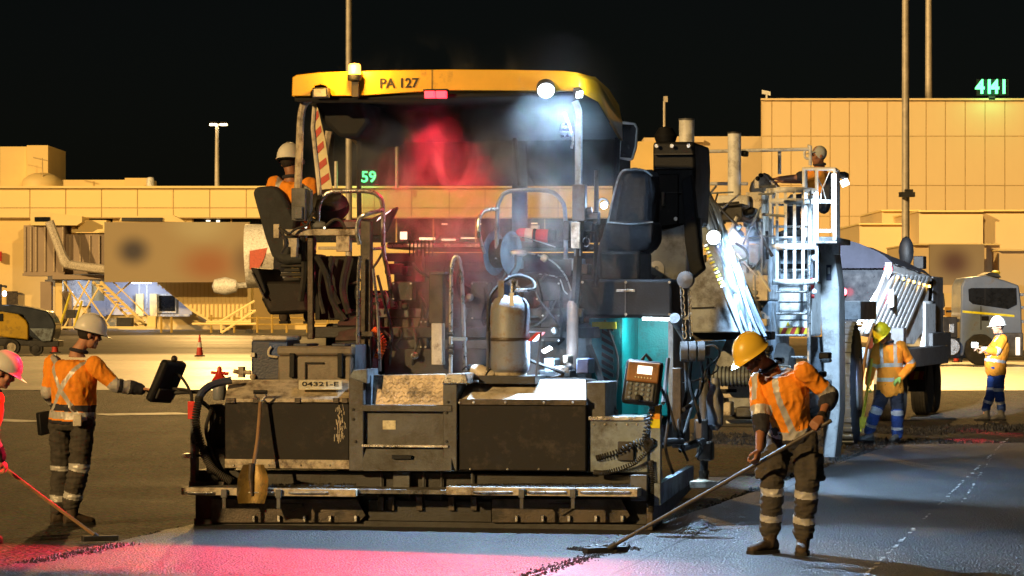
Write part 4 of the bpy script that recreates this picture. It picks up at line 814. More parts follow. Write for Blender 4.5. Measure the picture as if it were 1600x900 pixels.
# hose reel
rl = MB().lathe([(.02, -.07), (.13, -.07), (.13, .07), (.02, .07)], f.Q(785, 396, 1.3), (1, -.35, 0), 24).build('hose_reel', M['rubber'], pv)
for h_ in (-.09, .09): MB().lathe([(.02, h_), (.19, h_), (.20, h_ + .006), (.19, h_ + .012), (.02, h_ + .012)], f.Q(785, 396, 1.3), (1, -.35, 0), 28).build('reel_flange', M['steel_b'], rl)
MB().lathe([(.035, .1), (.035, .2), (.02, .24)], f.Q(785, 396, 1.3), (1, -.35, 0), 12).build('reel_hub', M['chrome'], rl)
for pts, r in (([(797, 393, 1.15), (830, 396, 1.1), (862, 408, 1.1), (884, 432, 1.1), (895, 465, 1.05)], .008), ([(798, 368, 1.0), (830, 374, .98), (868, 386, 1.0)], .006), ([(842, 428, 1.2), (872, 434, 1.15), (882, 455, 1.1), (894, 464, 1.05)], .006)):
    MB().ptube(f, pts, r, 6, sm=6).build('air_line', M['chrome'], pv)
# brown hydraulic ram and worklamp cluster by the gas bottle
MB().ptube(f, [(895, 470, 1.0), (895, 478, 1.0), (894, 578, .85)], [.04, .052, .052], 14).build('lift_ram', M['cyl'], pv)
MB().lathe([(.05, 0), (.05, .05)], f.Q(896, 462, 1.0), (0, 1, 0), 14).build('ram_eye', M['steel_g'], pv)
for (x, y, w_, h_, m) in ((850, 560, 16, 24, 'steel_b'), (866, 572, 24, 14, 'chrome'), (842, 578, 50, 12, 'steel_d'), (900, 560, 20, 24, 'bluebox'), (880, 555, 8, 12, 'beige')): B(f, x, y, x + w_, y + h_, .6, .9).build('valve_body', M[m], pv, .012)
for pts, r in (([(826, 562, .5), (840, 568, .5), (868, 578, .5), (880, 585, .55), (860, 592, .5)], .016), ([(828, 595, .4), (880, 593, .4), (930, 596, .45), (950, 615, .5), (960, 640, .5), (966, 652, .4)], .018), ([(945, 500, 1.5), (965, 560, 1.4), (962, 610, 1.2), (957, 650, .8)], .012), ([(920, 540, 1.3), (935, 580, 1.2), (950, 640, .9)], .03)):
    MB().ptube(f, pts, r, 6, sm=6).build('hydraulic_hose', M['rubber'], pv)
# ---- right station: covered seat and dark consoles
def cover_mesh(poly, v0, v1, seed, amp):
    b = MB().ppoly(f, poly, v0, v1); me = b.mesh('c'); bm = bmesh.new(); bm.from_mesh(me); bpy.data.meshes.remove(me)
    bmesh.ops.bevel(bm, geom=[e for e in bm.edges if e.calc_face_angle(0) > .6], offset=.05, segments=3, affect='EDGES', profile=.6)
    bmesh.ops.triangulate(bm, faces=bm.faces); 
    for _ in range(3): bmesh.ops.subdivide_edges(bm, edges=[e for e in bm.edges if e.calc_length() > .05], cuts=1); bmesh.ops.triangulate(bm, faces=bm.faces)
    bm.normal_update()
    for v in bm.verts:
        p = v.co; v.co = p + v.normal * amp * (noise.noise((p.x * 9 + seed, p.y * 9, p.z * 3)) + .6 * noise.noise((p.x * 22, p.y * 22 + seed, p.z * 7)))
    o = MB(); o.add([v.co.copy() for v in bm.verts], [tuple(v.index for v in fc.verts) for fc in bm.faces]); bm.free(); return o
cover_mesh([(968, 268), (982, 264), (1006, 264), (1020, 272), (1023, 300), (1022, 350), (1020, 388), (998, 394), (950, 388), (942, 375), (948, 345), (958, 300)], 1.9, 2.25, 1, .03).build('seat_cover', M['cover'], pv)
cover_mesh([(946, 346), (1022, 346), (1021, 380), (1008, 394), (996, 396), (996, 430), (930, 440), (930, 395)], 1.75, 2.3, 5, .02).build('seat_skirt', M['cover'], pv)
B(f, 905, 436, 1051, 496, 1.4, 2.4).build('side_console', M['black'], pv, .03)
MB().ppoly(f, [(936, 392), (1000, 392), (1000, 440), (936, 440)], 1.6, 2.3).build('seat_base', M['black'], pv, .03)
# hopper side panel and dark front screen beyond the seat
hp = MB().ppoly(f, [(1000, 372), (1072, 350), (1094, 340), (1098, 420), (1050, 440), (1048, 470), (985, 470)], 4.2, 4.3).build('hopper_panel', M['mgrey'], pv, .01)
MB().ppoly(f, [(1004, 419), (1014, 418), (1006, 437), (996, 437)], 4.185, 4.2).build('lettering', M['white'], hp)
text('9', f.Q(1026, 428, 4.19), .30, M['white'], hp, bold=.012)
MB().ppoly(f, [(1020, 222), (1085, 221), (1087, 262), (1083, 350), (1020, 362)], 4.5, 5.6).build('front_screen', M['black'], pv, .03)
MB().ppoly(f, [(1022, 272), (1060, 272), (1060, 350), (1022, 356)], 4.46, 4.5).build('screen_panel', M['hood'], pv, .01)
MB().ppoly(f, [(1064, 282), (1080, 272), (1094, 400), (1100, 420), (1080, 436), (1070, 380)], 3.9, 4.1).build('curtain_edge', M['cover'], pv, .02)
# teal side panels, louvres, lit recess with its lamp bar
tp = B(f, 920, 497, 968, 640, 1.5, 1.6).build('side_panel', M['teal'], pv, .01)
for k in range(9): MB().ppoly(f, [(940, 502 + k * 12), (958, 512 + k * 12), (958, 518 + k * 12), (940, 508 + k * 12)], 1.47, 1.51).build('louvre', M['black'], tp)
B(f, 925, 503, 962, 514, 1.45, 1.5).build('sign_label', M['lemon'], tp)
B(f, 968, 497, 1052, 650, 2.4, 2.5).build('recess_panel', M['teal'], pv, .01)
B(f, 966, 497, 972, 650, 1.5, 2.4).build('recess_side', M['teal'], pv)
B(f, 1044, 500, 1052, 660, 1.3, 2.4).build('recess_jamb', M['steel_b'], pv, .006)
MB().ptube(f, [(1004, 498, 1.35), (1050, 499, 1.35)], .014, 8).build('lamp_bar', emit('lamp_bar', (.85, .97, 1), 12), pv)
MB().ball(f.Q(1054, 497, 1.3), (.045, 0, 0), (0, .045, 0), (0, 0, .045)).build('pin_cap', M['white'], pv)
area('lamp_bar_light', f.W(*f.Q(1025, 503, 1.5)), f.W(*f.Q(1015, 600, 2.4)), 12, (.75, .95, 1), .35, .05, pv)
# ---- lamps of the paver
LED = (.48, .72, 1.0); LEDW = (.74, .87, 1.0)
E_LED = emit('led_lens', (.80, .93, 1.0), 60)
def work_lamp(px, py, v, rpx, aim, nm='work_lamp', on=True, sq=False):
    q = f.Q(px, py, v); d = (Vector(aim) - q).normalized(); r = rpx / 178
    h = MB().lathe([(r * .5, -.09), (r * 1.05, -.06), (r * 1.1, 0), (r * .96, .004)], q, d, 20 if not sq else 4).build(nm, M['steel_d'], pv)
    MB().lathe([(0, .0), (r * .9, .006), (r * .7, .02), (0, .026)], q, d, 20 if not sq else 4).build('lens', E_LED if on else M['cream'], h)
    return q, d
B(f, 487, 137, 512, 153, rv0 - .12, rv0 - .02).build('work_lamp', M['steel_g'], rf, .01); B(f, 490, 139, 509, 151, rv0 - .125, rv0 - .12).build('lens', M['cream'], rf, .004)
# amber beacon
bq = f.Q(554, 126, rv0 - .08)
bc = MB().lathe([(.06, 0), (.065, .02), (.065, .05), (.05, .055)], bq, (0, 0, 1), 20).build('beacon', M['black'], pv)
MB().lathe([(.048, .052), (.056, .06), (.054, .135), (.04, .15), (0, .155)], bq, (0, 0, 1), 20).build('beacon_lens', emit('beacon_amber', (1, .42, .04), 9), bc)
MB().pbox(f, 549, 126, 560, 152, rv0 - .10, rv0 - .03).build('beacon_bracket', M['brown'], pv, .005)
l = bpy.data.lights.new('beacon_light', 'POINT'); l.energy = 40; l.color = (1, .5, .08); l.shadow_soft_size = .05; o = bpy.data.objects.new('beacon_light', l); col.objects.link(o); o.parent = pv; o.location = bq + Vector((0, -.12, .12))
# red zone lamp
for x in (663, 681): B(f, x, 142, x + 15, 153, rv0 - .10, rv0 - .03).build('red_zone_lamp', emit('red_led', (1, .025, .04), 6), pv, .004)
B(f, 661, 139, 698, 142, rv0 - .10, rv0 - .02).build('lamp_housing', M['black'], pv)
def band_spot(name, loc, target, power, color, ex, ey, soft, parent):
    # a line-projector lamp: its optics limit the beam to a rectangle ex by ey (tangents)
    o = spot(name, loc, target, power, color, 110, .05, .02, parent); l = o.data; l.use_nodes = True; t = l.node_tree; N, L = t.nodes, t.links
    em = N.get('Emission'); tc = N.new('ShaderNodeTexCoord'); sp_ = N.new('ShaderNodeSeparateXYZ'); L.new(tc.outputs['Normal'], sp_.inputs[0])
    def edge(out, half, sf):
        dv = N.new('ShaderNodeMath'); dv.operation = 'DIVIDE'; L.new(out, dv.inputs[0]); L.new(sp_.outputs['Z'], dv.inputs[1])
        ab = N.new('ShaderNodeMath'); ab.operation = 'ABSOLUTE'; L.new(dv.outputs[0], ab.inputs[0])
        mr = N.new('ShaderNodeMapRange'); mr.interpolation_type = 'SMOOTHSTEP'; mr.inputs['From Min'].default_value = half * (1 - sf); mr.inputs['From Max'].default_value = half * (1 + sf); mr.inputs['To Min'].default_value = 1; mr.inputs['To Max'].default_value = 0
        L.new(ab.outputs[0], mr.inputs['Value']); return mr.outputs[0]
    mu = N.new('ShaderNodeMath'); mu.operation = 'MULTIPLY'; L.new(edge(sp_.outputs['X'], ex, .55 if ex > .3 else .1), mu.inputs[0]); L.new(edge(sp_.outputs['Y'], ey, soft), mu.inputs[1])
    L.new(mu.outputs[0], em.inputs['Strength']); return o
# denser pipework, levers and gauges across the tractor's rear
rnd = random.Random(77)
for k in range(34):
    x, y = rnd.uniform(596, 900), rnd.uniform(392, 520); v0 = rnd.uniform(1.02, 1.28); dx = rnd.choice([0, 0, rnd.uniform(-60, 60)]); dy = rnd.uniform(30, 90) if not dx else rnd.uniform(10, 60)
    MB().ptube(f, [(x, y, v0), (x + dx * .3 + rnd.uniform(-6, 6), y + dy * .4, v0 - .05), (x + dx * .7 + rnd.uniform(-8, 8), y + dy * .8, v0), (x + dx, y + dy, v0 + .1)], rnd.uniform(.007, .014), 6, sm=5).build('hydraulic_hose', M[rnd.choice(['rubber', 'rubber', 'rubber', 'steel_g', 'steel_d'])], pv)
for k in range(12):
    x, y = rnd.uniform(600, 880), rnd.uniform(400, 560); q = f.Q(x, y, 1.1); MB().lathe([(.02, 0), (.034, .01), (.034, .04), (.02, .05)], q, (rnd.uniform(-.3, .3), -1, rnd.uniform(-.3, .3)), 12).build('gauge', M[rnd.choice(['steel_g', 'beige', 'black', 'chrome'])], pv)
for k in range(7):
    x = 640 + k * 6; q = f.Q(x, 400, 1.15); MB().tube([q, q + Vector((.01, -.03, .12))], .007, 6).ball(q + Vector((.01, -.03, .13)), (.016, 0, 0), (0, .016, 0), (0, 0, .016), 8).build('lever', M['black'], pv)
for (x0, y0, x1, y1) in ((612, 440, 645, 470), (655, 500, 668, 545), (735, 440, 764, 500), (836, 440, 876, 470), (845, 490, 876, 535)):
    c_ = B(f, x0, y0, x1, y1, 1.16, 1.3).build('service_cover', M['steel_d'], pv, .01)
    for xx in (x0 + 3, x1 - 3):
        for yy in (y0 + 3, y1 - 3): MB().lathe([(.009, 0), (.009, .01)], f.Q(xx, yy, 1.16), (0, -1, 0), 8).build('bolt', M['chrome'], c_)
# seams, piping and fittings on the covered seat, console and screen
MB().ptube(f, [(943, 372, 1.86), (950, 345, 1.85), (960, 300, 1.85), (970, 270, 1.85), (984, 265, 1.85), (1006, 266, 1.86), (1019, 275, 1.88)], .010, 6, sm=4).build('cover_piping', M['steel_b'], pv)
MB().ptube(f, [(950, 347, 1.72), (985, 350, 1.71), (1020, 347, 1.74)], .007, 6, sm=4).build('cover_seam', M['steel_b'], pv)
for pts in ([(972, 282, 1.86), (966, 320, 1.85), (962, 344, 1.84)], [(1008, 278, 1.87), (1012, 310, 1.86), (1011, 343, 1.85)]): MB().ptube(f, pts, .006, 6, sm=4).build('cover_seam', M['cover'], pv)
for (x, y) in ((910, 441), (1046, 441), (910, 491), (1046, 491), (978, 441), (978, 491)): MB().lathe([(.012, 0), (.012, .012)], f.Q(x, y, 1.4), (0, -1, 0), 8).build('bolt', M['chrome'], pv)
B(f, 962, 452, 992, 456, 1.38, 1.4).build('console_handle', M['chrome'], pv, .004); B(f, 976, 437, 977.6, 495, 1.39, 1.4).build('console_seam', M['steel_g'], pv)
for y in (240, 262, 300): B(f, 1022, y, 1082, y + 1.6, 4.43, 4.5).build('screen_rib', M['steel_d'], pv)
for (x, y) in ((1026, 228), (1050, 228), (1076, 228), (1026, 345), (1056, 342)): MB().lathe([(.02, 0), (.02, .015)], f.Q(x, y, 4.45), (0, -1, 0), 8).build('bolt', M['chrome'], pv)
MB().ptube(f, [(1036, 300, 4.4), (1036, 322, 4.4)], .014, 6).build('screen_handle', M['chrome'], pv)
MB().lathe([(.1, 0), (.12, .06), (.07, .14), (0, .16)], f.Q(1040, 222, 4.9), (0, 0, 1), 14).build('filler_cap', M['black'], pv)
rs = MB(); rnd = random.Random(19)
for _ in range(900):
    x0_, x1_ = ((745, 990) if rnd.random() < .7 else (420, 556)); px = rnd.uniform(x0_, x1_); v = rnd.uniform(-.40, .02); q = f.Q(px, 762, -.42); p = Vector((f.Q(px, 762, v).x, v, q.z + .008)); r_ = rnd.uniform(.004, .013)
    rs.add([p + Vector((r_, 0, 0)), p + Vector((-.5 * r_, .87 * r_, 0)), p + Vector((-.5 * r_, -.87 * r_, 0)), p + Vector((0, 0, r_ * rnd.uniform(.7, 1.3)))], [(0, 1, 3), (1, 2, 3), (2, 0, 3)])
o_ = rs.build('asphalt_residue', M['asphalt_crumb'], pv, smooth=False); o_['kind'] = 'stuff'
# ---- things resting on the paver
def bevel_box(name, m, par, *a, bev=.012): return MB().pbox(f, *a).build(name, m, par, bev)
tb_ = thing('tool_box', 'grey plastic tool box with two latches on the paver deck', 'tool box', f.Q(492, 597, .5), f)
bevel_box('body', M['toolbox'], tb_, 434, 556, 549, 597, .42, .95, bev=.02); bevel_box('lid', M['toolbox'], tb_, 432, 541, 551, 556, .40, .97, bev=.025)
for x in (452, 527): 
    h_ = bevel_box('latch', M['black'], tb_, x, 552, x + 8, 590, .38, .42, bev=.006)
bevel_box('recess_frame', M['hood'], tb_, 476, 566, 506, 569, .405, .42, bev=.003); bevel_box('recess_frame', M['hood'], tb_, 476, 569, 479, 596, .405, .42, bev=.003)
bevel_box('blue_strap', M['steel_b'], tb_, 548, 538, 556, 596, .5, .9, bev=.01)
for x in (470, 530): bevel_box('lid_hinge', M['bluebox'], tb_, x - 12, 537, x + 10, 541, .5, .9, bev=.006)
cb_ = thing('cool_box', 'navy blue cool box with cream lid beside the grey tool box', 'cool box', f.Q(420, 597, .7), f)
bevel_box('body', M['bluebox'], cb_, 392, 531, 448, 596, .62, 1.1, bev=.025); bevel_box('lid', M['cream'], cb_, 393, 525, 449, 532, .60, 1.1, bev=.015); bevel_box('side_panel', mat('blue_panel', (.02, .06, .22), .4), cb_, 420, 535, 449, 560, .60, .62, bev=.006)
MB().ptube(f, [(424, 542, .58), (420, 548, .58), (421, 556, .58), (434, 558, .58)], .012, 8, sm=3).build('handle', M['cream'], cb_)
MB().ball(f.Q(395, 589, .6), (.03, 0, 0), (0, .02, 0), (0, 0, .03)).build('drain_plug', M['beige'], cb_); bevel_box('catch', M['cream'], cb_, 391, 551, 398, 558, .59, .62, bev=.004)
# gas cylinder with rack
gb = f.Q(797, 587, .30)
gc = thing('gas_cylinder', 'weathered grey gas cylinder strapped upright on the paver screed', 'gas cylinder', gb, f)
r_ = .172; hgt = .68
MB().lathe([(r_ * .8, .02), (r_ * .96, .05), (r_, .10), (r_, .325), (r_ * 1.015, .335), (r_, .345), (r_, .56), (r_ * .95, .62), (r_ * .75, .67), (r_ * .4, .695), (.04, .70)], gb, (0, 0, 1), 36).build('tank', M['gas'], gc)
MB().lathe([(r_ * .85, 0), (r_ * .85, .05)], gb, (0, 0, 1), 30).build('foot_ring', M['beige'], gc)
MB().add([gb + Vector((r_ * .62 * math.cos(t), r_ * .62 * math.sin(t), z)) for z in (.66, .83) for t in [R(60 + 12 * i) for i in range(17)]], [(i, i + 1, 17 + i + 1, 17 + i) for i in range(16)]).build('collar', M['gas'], gc)
gc.children[-1].modifiers.new('t', 'SOLIDIFY').thickness = .012
vl = MB().tube([gb + Vector((.03, -.02, .69)), gb + Vector((.03, -.02, .80))], [.03, .022], 10).tube([gb + Vector((.03, -.02, .74)), gb + Vector((.16, -.04, .74))], .015, 8).build('valve', M['chrome'], gc)
MB().lathe([(.035, 0), (.035, .025)], gb + Vector((.03, -.02, .80)), (0, 0, 1), 10).build('valve_wheel', M['chrome'], vl)
MB().tube(smooth_path([gb + Vector((.13, -.04, .74)), gb + Vector((.22, 0, .76)), gb + Vector((.16, .1, .84)), gb + Vector((0, .1, .86)), gb + Vector((-.18, .05, .7)), gb + Vector((-.20, .02, .45)), gb + Vector((-.19, 0, .2))], 6), .013, 8).build('gas_hose', M['rubber'], gc)
MB().ppoly(f, [(796, 458), (803, 457), (803, 478), (796, 478)], .13, .135).build('tag', M['white'], gc)
MB().lathe([(r_ * 1.02, .30), (r_ * 1.03, .305), (r_ * 1.03, .325), (r_ * 1.02, .33)], gb, (0, 0, 1), 30).build('strap', M['brown'], gc)
bevel_box('rack_tray', M['steel_d'], pv, 748, 587, 836, 600, .10, .6, bev=.006)
MB().ptube(f, [(762, 586, .2), (762, 519, .2), (766, 519, .2)], .012).build('rack_frame', M['steel_g'], pv); MB().ptube(f, [(838, 588, .2), (845, 519, .2), (826, 520, .2)], .012).build('rack_frame', M['steel_g'], pv)
MB().ppoly(f, [(824, 533), (838, 519), (845, 519), (832, 533)], .18, .4).build('rack_bracket', M['red'], pv)
# pale jug lying on deck
jg = f.Q(738, 582, .25); ja = Vector((-.75, .1, .35))
t = thing('plastic_jug', 'small cream plastic bottle tipped over beside the gas cylinder', 'bottle', f.Q(745, 596, .25), f)
MB().lathe([(0, -.15), (.058, -.145), (.068, -.12), (.068, .0), (.05, .05), (.03, .075)], f.Q(748, 581, .25), ja, 20).build('body', M['cream'], t); MB().lathe([(.028, .075), (.028, .10), (.012, .12)], f.Q(748, 581, .25), ja, 12).build('nozzle', M['black'], t); MB().lathe([(.07, -.10), (.07, -.085)], f.Q(748, 581, .25), ja, 20).build('strap', M['black'], t)
MB().ptube(f, [(733, 576, .22), (728, 573, .2), (722, 578, .2)], .008).build('trigger', M['black'], t)
# fire extinguisher
fe = thing('fire_extinguisher', 'red fire extinguisher clamped sideways behind the hose reel', 'fire extinguisher', f.Q(836, 378, 1.5), f)
a, b = f.Q(806, 366, 1.5), f.Q(860, 369, 1.5); fx = (b - a).normalized(); ln = (b - a).length
MB().lathe([(0, 0), (.04, .008), (.058, .03), (.06, .07), (.06, ln - .02), (.05, ln), (0, ln)], a, fx, 24).build('cylinder', M['red'], fe)
MB().lathe([(.0605, .09), (.0605, .16)], a, fx, 24).build('label_band', M['cream'], fe); MB().lathe([(.064, ln * .52), (.064, ln * .60)], a, fx, 24).build('clamp_strap', M['black'], fe); MB().lathe([(.062, ln - .015), (.062, ln + .05)], a, fx, 20).build('end_cap', M['black'], fe)
MB().obox(a + fx * ln * .56 + Vector((0, 0, .07)), (.04, 0, 0), (0, .02, 0), (0, 0, .02)).build('clamp_buckle', M['chrome'], fe, .006)
# red pump head on the left
rp = thing('hand_pump', 'small red hand pump canister left of the hood', 'pump', f.Q(345, 632, 1.0), f)
q = f.Q(343, 625, 1.0)
MB().lathe([(.05, 0), (.062, .02), (.062, .16), (.05, .19)], q, (0, 0, 1), 18).build('canister', M['gas'], rp); MB().lathe([(.062, .16), (.07, .18), (.05, .21), (.025, .25), (.02, .30)], q, (0, 0, 1), 18).build('pump_head', M['red'], rp)
MB().ptube(f, [(330, 582, 1.0), (357, 584, 1.0)], .014).ptube(f, [(343, 572, 1.0), (343, 582, 1.0)], .010).build('pump_handle', M['red'], rp)
MB().ptube(f, [(365, 580, .9), (378, 582, .9), (392, 582, .9)], .02).pbox(f, 372, 573, 380, 590, .88, .95).build('tap', M['beige'], pv)
# shovel leaning on the left hood
sh = thing('shovel', 'worn steel shovel with D grip leaning against the left hood', 'shovel', f.Q(396, 786, -.46), f)
p0, p1, p2 = f.Q(407, 628, -.16), f.Q(402, 690, -.26), f.Q(393, 742, -.40)
MB().tube(smooth_path([p0, p1, p2], 5), .017, 10).build('shaft', M['wood'], sh)
g_ = MB().tube([p0, p0 + Vector((-.05, 0, .05)), p0 + Vector((-.05, 0, .09))], .010, 8).tube([p0, p0 + Vector((.05, 0, .05)), p0 + Vector((.05, 0, .09))], .010, 8).build('grip_fork', M['chrome'], sh); MB().tube([p0 + Vector((-.06, 0, .085)), p0 + Vector((.06, 0, .085))], .018, 10).build('grip', M['black'], sh)
sv = []
for i in range(9):
    ty = i / 8; y = 726 + ty * 60; hw = (16 + 8 * min(1, ty * 3) - (6 * max(0, ty - .75) * 4) * .6)
    for j in range(7):
        s_ = j / 6 * 2 - 1; q = f.Q(396 + s_ * hw, y, -.44 - .02 * ty); q.y += .05 * (s_ * s_) * -1 + .05 * math.cos(ty * 2); sv.append(q)
MB().add(sv, [(i * 7 + j, i * 7 + j + 1, (i + 1) * 7 + j + 1, (i + 1) * 7 + j) for i in range(8) for j in range(6)]).build('blade', mat('shovel_blade', (.22, .14, .035), .45, .4, dirt=GRIME, damt=.35, dscale=8), sh)
sh.children[-1].modifiers.new('t', 'SOLIDIFY').thickness = .004
MB().tube([p2 + Vector((0, 0, .10)), p2 + Vector((0, -.01, -.02)), f.Q(394, 775, -.47)], [.024, .026, .012], 10).build('socket', M['brown'], sh)
# ================================================================== material transfer machine ahead of the paver
mt = thing('transfer_machine', 'pale grey asphalt transfer machine with caged ladder and operator platform', 'construction machine', (0.6, 15, GZ), f)
def mb_(name, m, *a, bev=.012, par=None): return MB().pbox(f, *a).build(name, M[m] if isinstance(m, str) else m, par or mt, bev)
# chassis and lower frame
mb_('chassis', 'mgrey', 1112, 600, 1262, 640, 11.5, 14.5, bev=.03)
mb_('lower_beam', 'steel_d', 1062, 518, 1205, 531, 9.2, 9.6)
mb_('front_plate', 'mgrey', 1112, 531, 1172, 577, 9.6, 9.8)
dr = MB().ptube(f, [(1108, 588, 9.4), (1180, 588, 9.4)], .11, 24).build('drum', M['steel_b'], mt)
for k in range(12): MB().ptube(f, [(1110 + k * 6, 588, 9.4), (1111.5 + k * 6, 588, 9.4)], .118, 24).build('drum_rib', M['steel_d'], dr)
mb_('frame_rail', 'cream', 1100, 601, 1200, 622, 9.8, 10.2); mb_('frame_slot', 'black', 1122, 608, 1150, 613, 9.75, 9.8, bev=0)
for (x0, y0, x1, y1, m) in ((1112, 628, 1142, 650, 'cream'), (1150, 636, 1190, 652, 'steel_g'), (1172, 624, 1196, 634, 'chrome'), (1126, 622, 1134, 632, 'steel_d')): mb_('frame_lug', m, x0, y0, x1, y1, 9.9, 10.2, bev=.02)
mb_('axle_beam', 'steel_d', 1120, 648, 1270, 668, 12, 13); mb_('tow_bar', 'white', 1134, 656, 1196, 662, 10.3, 10.5)
# inclined discharge conveyor with bundle of hoses
MB().ppoly(f, [(1062, 445), (1094, 418), (1112, 400), (1176, 520), (1060, 520), (1058, 470)], 8.4, 9.2).build('conveyor_housing', M['mgrey'], mt, .02)
MB().ptube(f, [(1060, 482, 8.38), (1116, 480, 8.38)], .008).build('housing_seam', M['steel_d'], mt)
MB().ppoly(f, [(1086, 275), (1100, 270), (1112, 330), (1196, 560), (1180, 575), (1098, 380)], 8.3, 8.5).build('conveyor_side', M['steel_b'], mt, .01)
mb_('hinge_plate', 'steel_b', 1084, 290, 1102, 335, 8.1, 8.3); bolts(mt, 'bolt', [f.Q(1094, y, 8.1) for y in (300, 314)], .03, .03, M['black'])
MB().tube([f.Q(1092, 340, 8.1) + Vector((.06 * math.cos(t), 0, .06 * math.sin(t))) for t in [2 * math.pi * i / 18 for i in range(19)]], .014, 6).build('ring', M['chrome'], mt)
rnd = random.Random(4)
hose_m = mat('hydraulic_hose_sheen', (.10, .12, .14), .3, .35, scale=20)
for k in range(17):
    o_ = rnd.uniform(-16, 20); pts = []
    for t_ in (0, .2, .4, .6, .8, 1): pts.append((1096 + t_ * 84 + o_ * (.25 + .75 * t_) + rnd.uniform(-4, 4), 290 + t_ * 240 + rnd.uniform(-8, 8) - o_ * .25, 8.2 - rnd.uniform(0, .2)))
    MB().ptube(f, pts, rnd.uniform(.014, .024), 6, sm=5).build('hydraulic_hose', hose_m if k % 5 else M['steel_b'], mt)
for k in range(13): a, b = f.Q(1101 + k * 2.3, 383 + k * 5.2, 8.0), f.Q(1101 + (k + .5) * 2.3, 383 + (k + .5) * 5.2, 8.0); MB().tube([a, b], .030, 8).build('striped_guard', M['lemon'] if k % 2 else M['white'], mt)
MB().ptube(f, [(1102, 300, 8.0), (1130, 330, 8.0), (1153, 353, 8.0)], .014).ptube(f, [(1153, 353, 8.0), (1157, 357, 8.0)], .035).build('gas_strut', M['steel_d'], mt)
# engine box and clutter behind the hoses
mb_('engine_box', 'mgrey', 1110, 382, 1200, 470, 12.2, 15, bev=.03); mb_('engine_lower', 'steel_b', 1150, 470, 1204, 600, 12.4, 14.5, bev=.03)
mb_('white_box', 'white', 1120, 305, 1170, 330, 12.5, 14, bev=.03); mb_('hood_shelf', 'steel_d', 1100, 318, 1160, 345, 11.8, 12.5)
mb_('console_stand', 'cream', 1165, 300, 1190, 372, 12.6, 13.0); mb_('cream_door', 'cream', 1176, 430, 1200, 470, 12.0, 12.2)
MB().ppoly(f, [(1158, 330), (1172, 323), (1181, 325), (1178, 334), (1162, 338)], 11.9, 12.2).build('dark_cowl', M['black'], mt, .03)
for pts, r in (([(1150, 335, 11.9), (1170, 345, 11.8), (1178, 342, 11.8), (1182, 358, 11.8)], .03), ([(1150, 380, 11.8), (1164, 390, 11.7), (1168, 402, 11.7), (1155, 408, 11.7)], .016), ([(1108, 320, 11.7), (1135, 318, 11.7), (1155, 316, 11.7)], .014), ([(1160, 410, 11.9), (1175, 420, 11.9), (1185, 412, 11.8), (1192, 400, 11.8)], .016), ([(1170, 540, 11.9), (1190, 520, 11.8), (1196, 560, 11.8)], .02)):
    MB().ptube(f, pts, r, 6, sm=6).build('hydraulic_hose', M['rubber'], mt)
for k in range(24):
    x, y = rnd.uniform(1112, 1196), rnd.uniform(318, 590); v0 = rnd.uniform(11.6, 12.3); w_, h_ = rnd.uniform(5, 16), rnd.uniform(4, 16)
    mb_('component', rnd.choice(['steel_b', 'mgrey', 'cream', 'steel_d', 'chrome', 'black']), x, y, x + w_, y + h_, v0, v0 + .25, bev=.012)
# exhaust stacks
for (x0, x1, y0, y1, v) in ((1061, 1085, 188, 330, 12.5), (1137, 1158, 209, 330, 13)):
    a, b = f.Q((x0 + x1) / 2, y1, v), f.Q((x0 + x1) / 2, y0, v); r = (x1 - x0) / 2 * 40 / F
    e_ = MB().tube([a, b], [r, r], 20).build('exhaust_stack', M['white'], mt); MB().tube([b, b + Vector((0, 0, .02))], [r * 1.05, r * 1.05], 20).build('stack_rim', M['steel_g'], e_)
# railings
def rail(pts, r=.022, nm='guard_rail', m='white', sm=0): return MB().ptube(f, pts, r, 8, sm=sm).build(nm, M[m], mt)
rail([(1088, 237, 13.5), (1264, 233, 13.8)]); rail([(1105, 320, 13.5), (1105, 237, 13.5)]); rail([(1218, 272, 13.8), (1218, 234, 13.8)]); rail([(1094, 262, 13.2), (1102, 264, 13.2), (1106, 275, 13.2), (1107, 310, 13.2)], sm=4)
rail([(1110, 287, 13.2), (1168, 287, 13.4)]); rail([(1266, 258, 13.8), (1266, 228, 13.8), (1262, 228, 13.8)]); rail([(1266, 232, 13.8), (1258, 234, 13.8), (1258, 246, 13.8), (1266, 248, 13.8)], .016, sm=4)
mb_('rail_lamp', 'black', 1157, 235, 1167, 244, 13.4, 13.6, bev=.02)
# operator platform
mb_('platform_deck', 'steel_g', 1168, 370, 1306, 379, 13.2, 15.2); mb_('deck_edge', 'chrome', 1166, 377, 1307, 380, 13.1, 13.2, bev=0)
con = MB().ppoly(f, [(1170, 298), (1173, 286), (1186, 270), (1192, 272), (1216, 297), (1206, 304), (1196, 372), (1178, 372), (1176, 304)], 13.6, 14.0).build('control_console', M['cream'], mt, .02)
for x, y in ((1184, 279), (1189, 274)): MB().lathe([(.03, 0), (.03, .02)], f.Q(x, y, 13.6), (0, -1, 0), 12).build('console_knob', M['black'], con)
MB().ppoly(f, [(1191, 271), (1194, 270), (1217, 295), (1214, 297)], 13.55, 14.05).build('console_lip', M['chrome'], con)
MB().ppoly(f, [(1279, 288), (1296, 268), (1301, 270), (1297, 310), (1290, 330), (1282, 334), (1277, 325)], 14.3, 14.7).build('seat_back', M['cloth_d'], mt, .05); MB().ppoly(f, [(1250, 318), (1284, 316), (1286, 328), (1252, 330)], 14.2, 14.7).build('seat_pan', M['cloth_d'], mt, .04); mb_('seat_pedestal', 'steel_g', 1258, 330, 1276, 372, 14.3, 14.6)
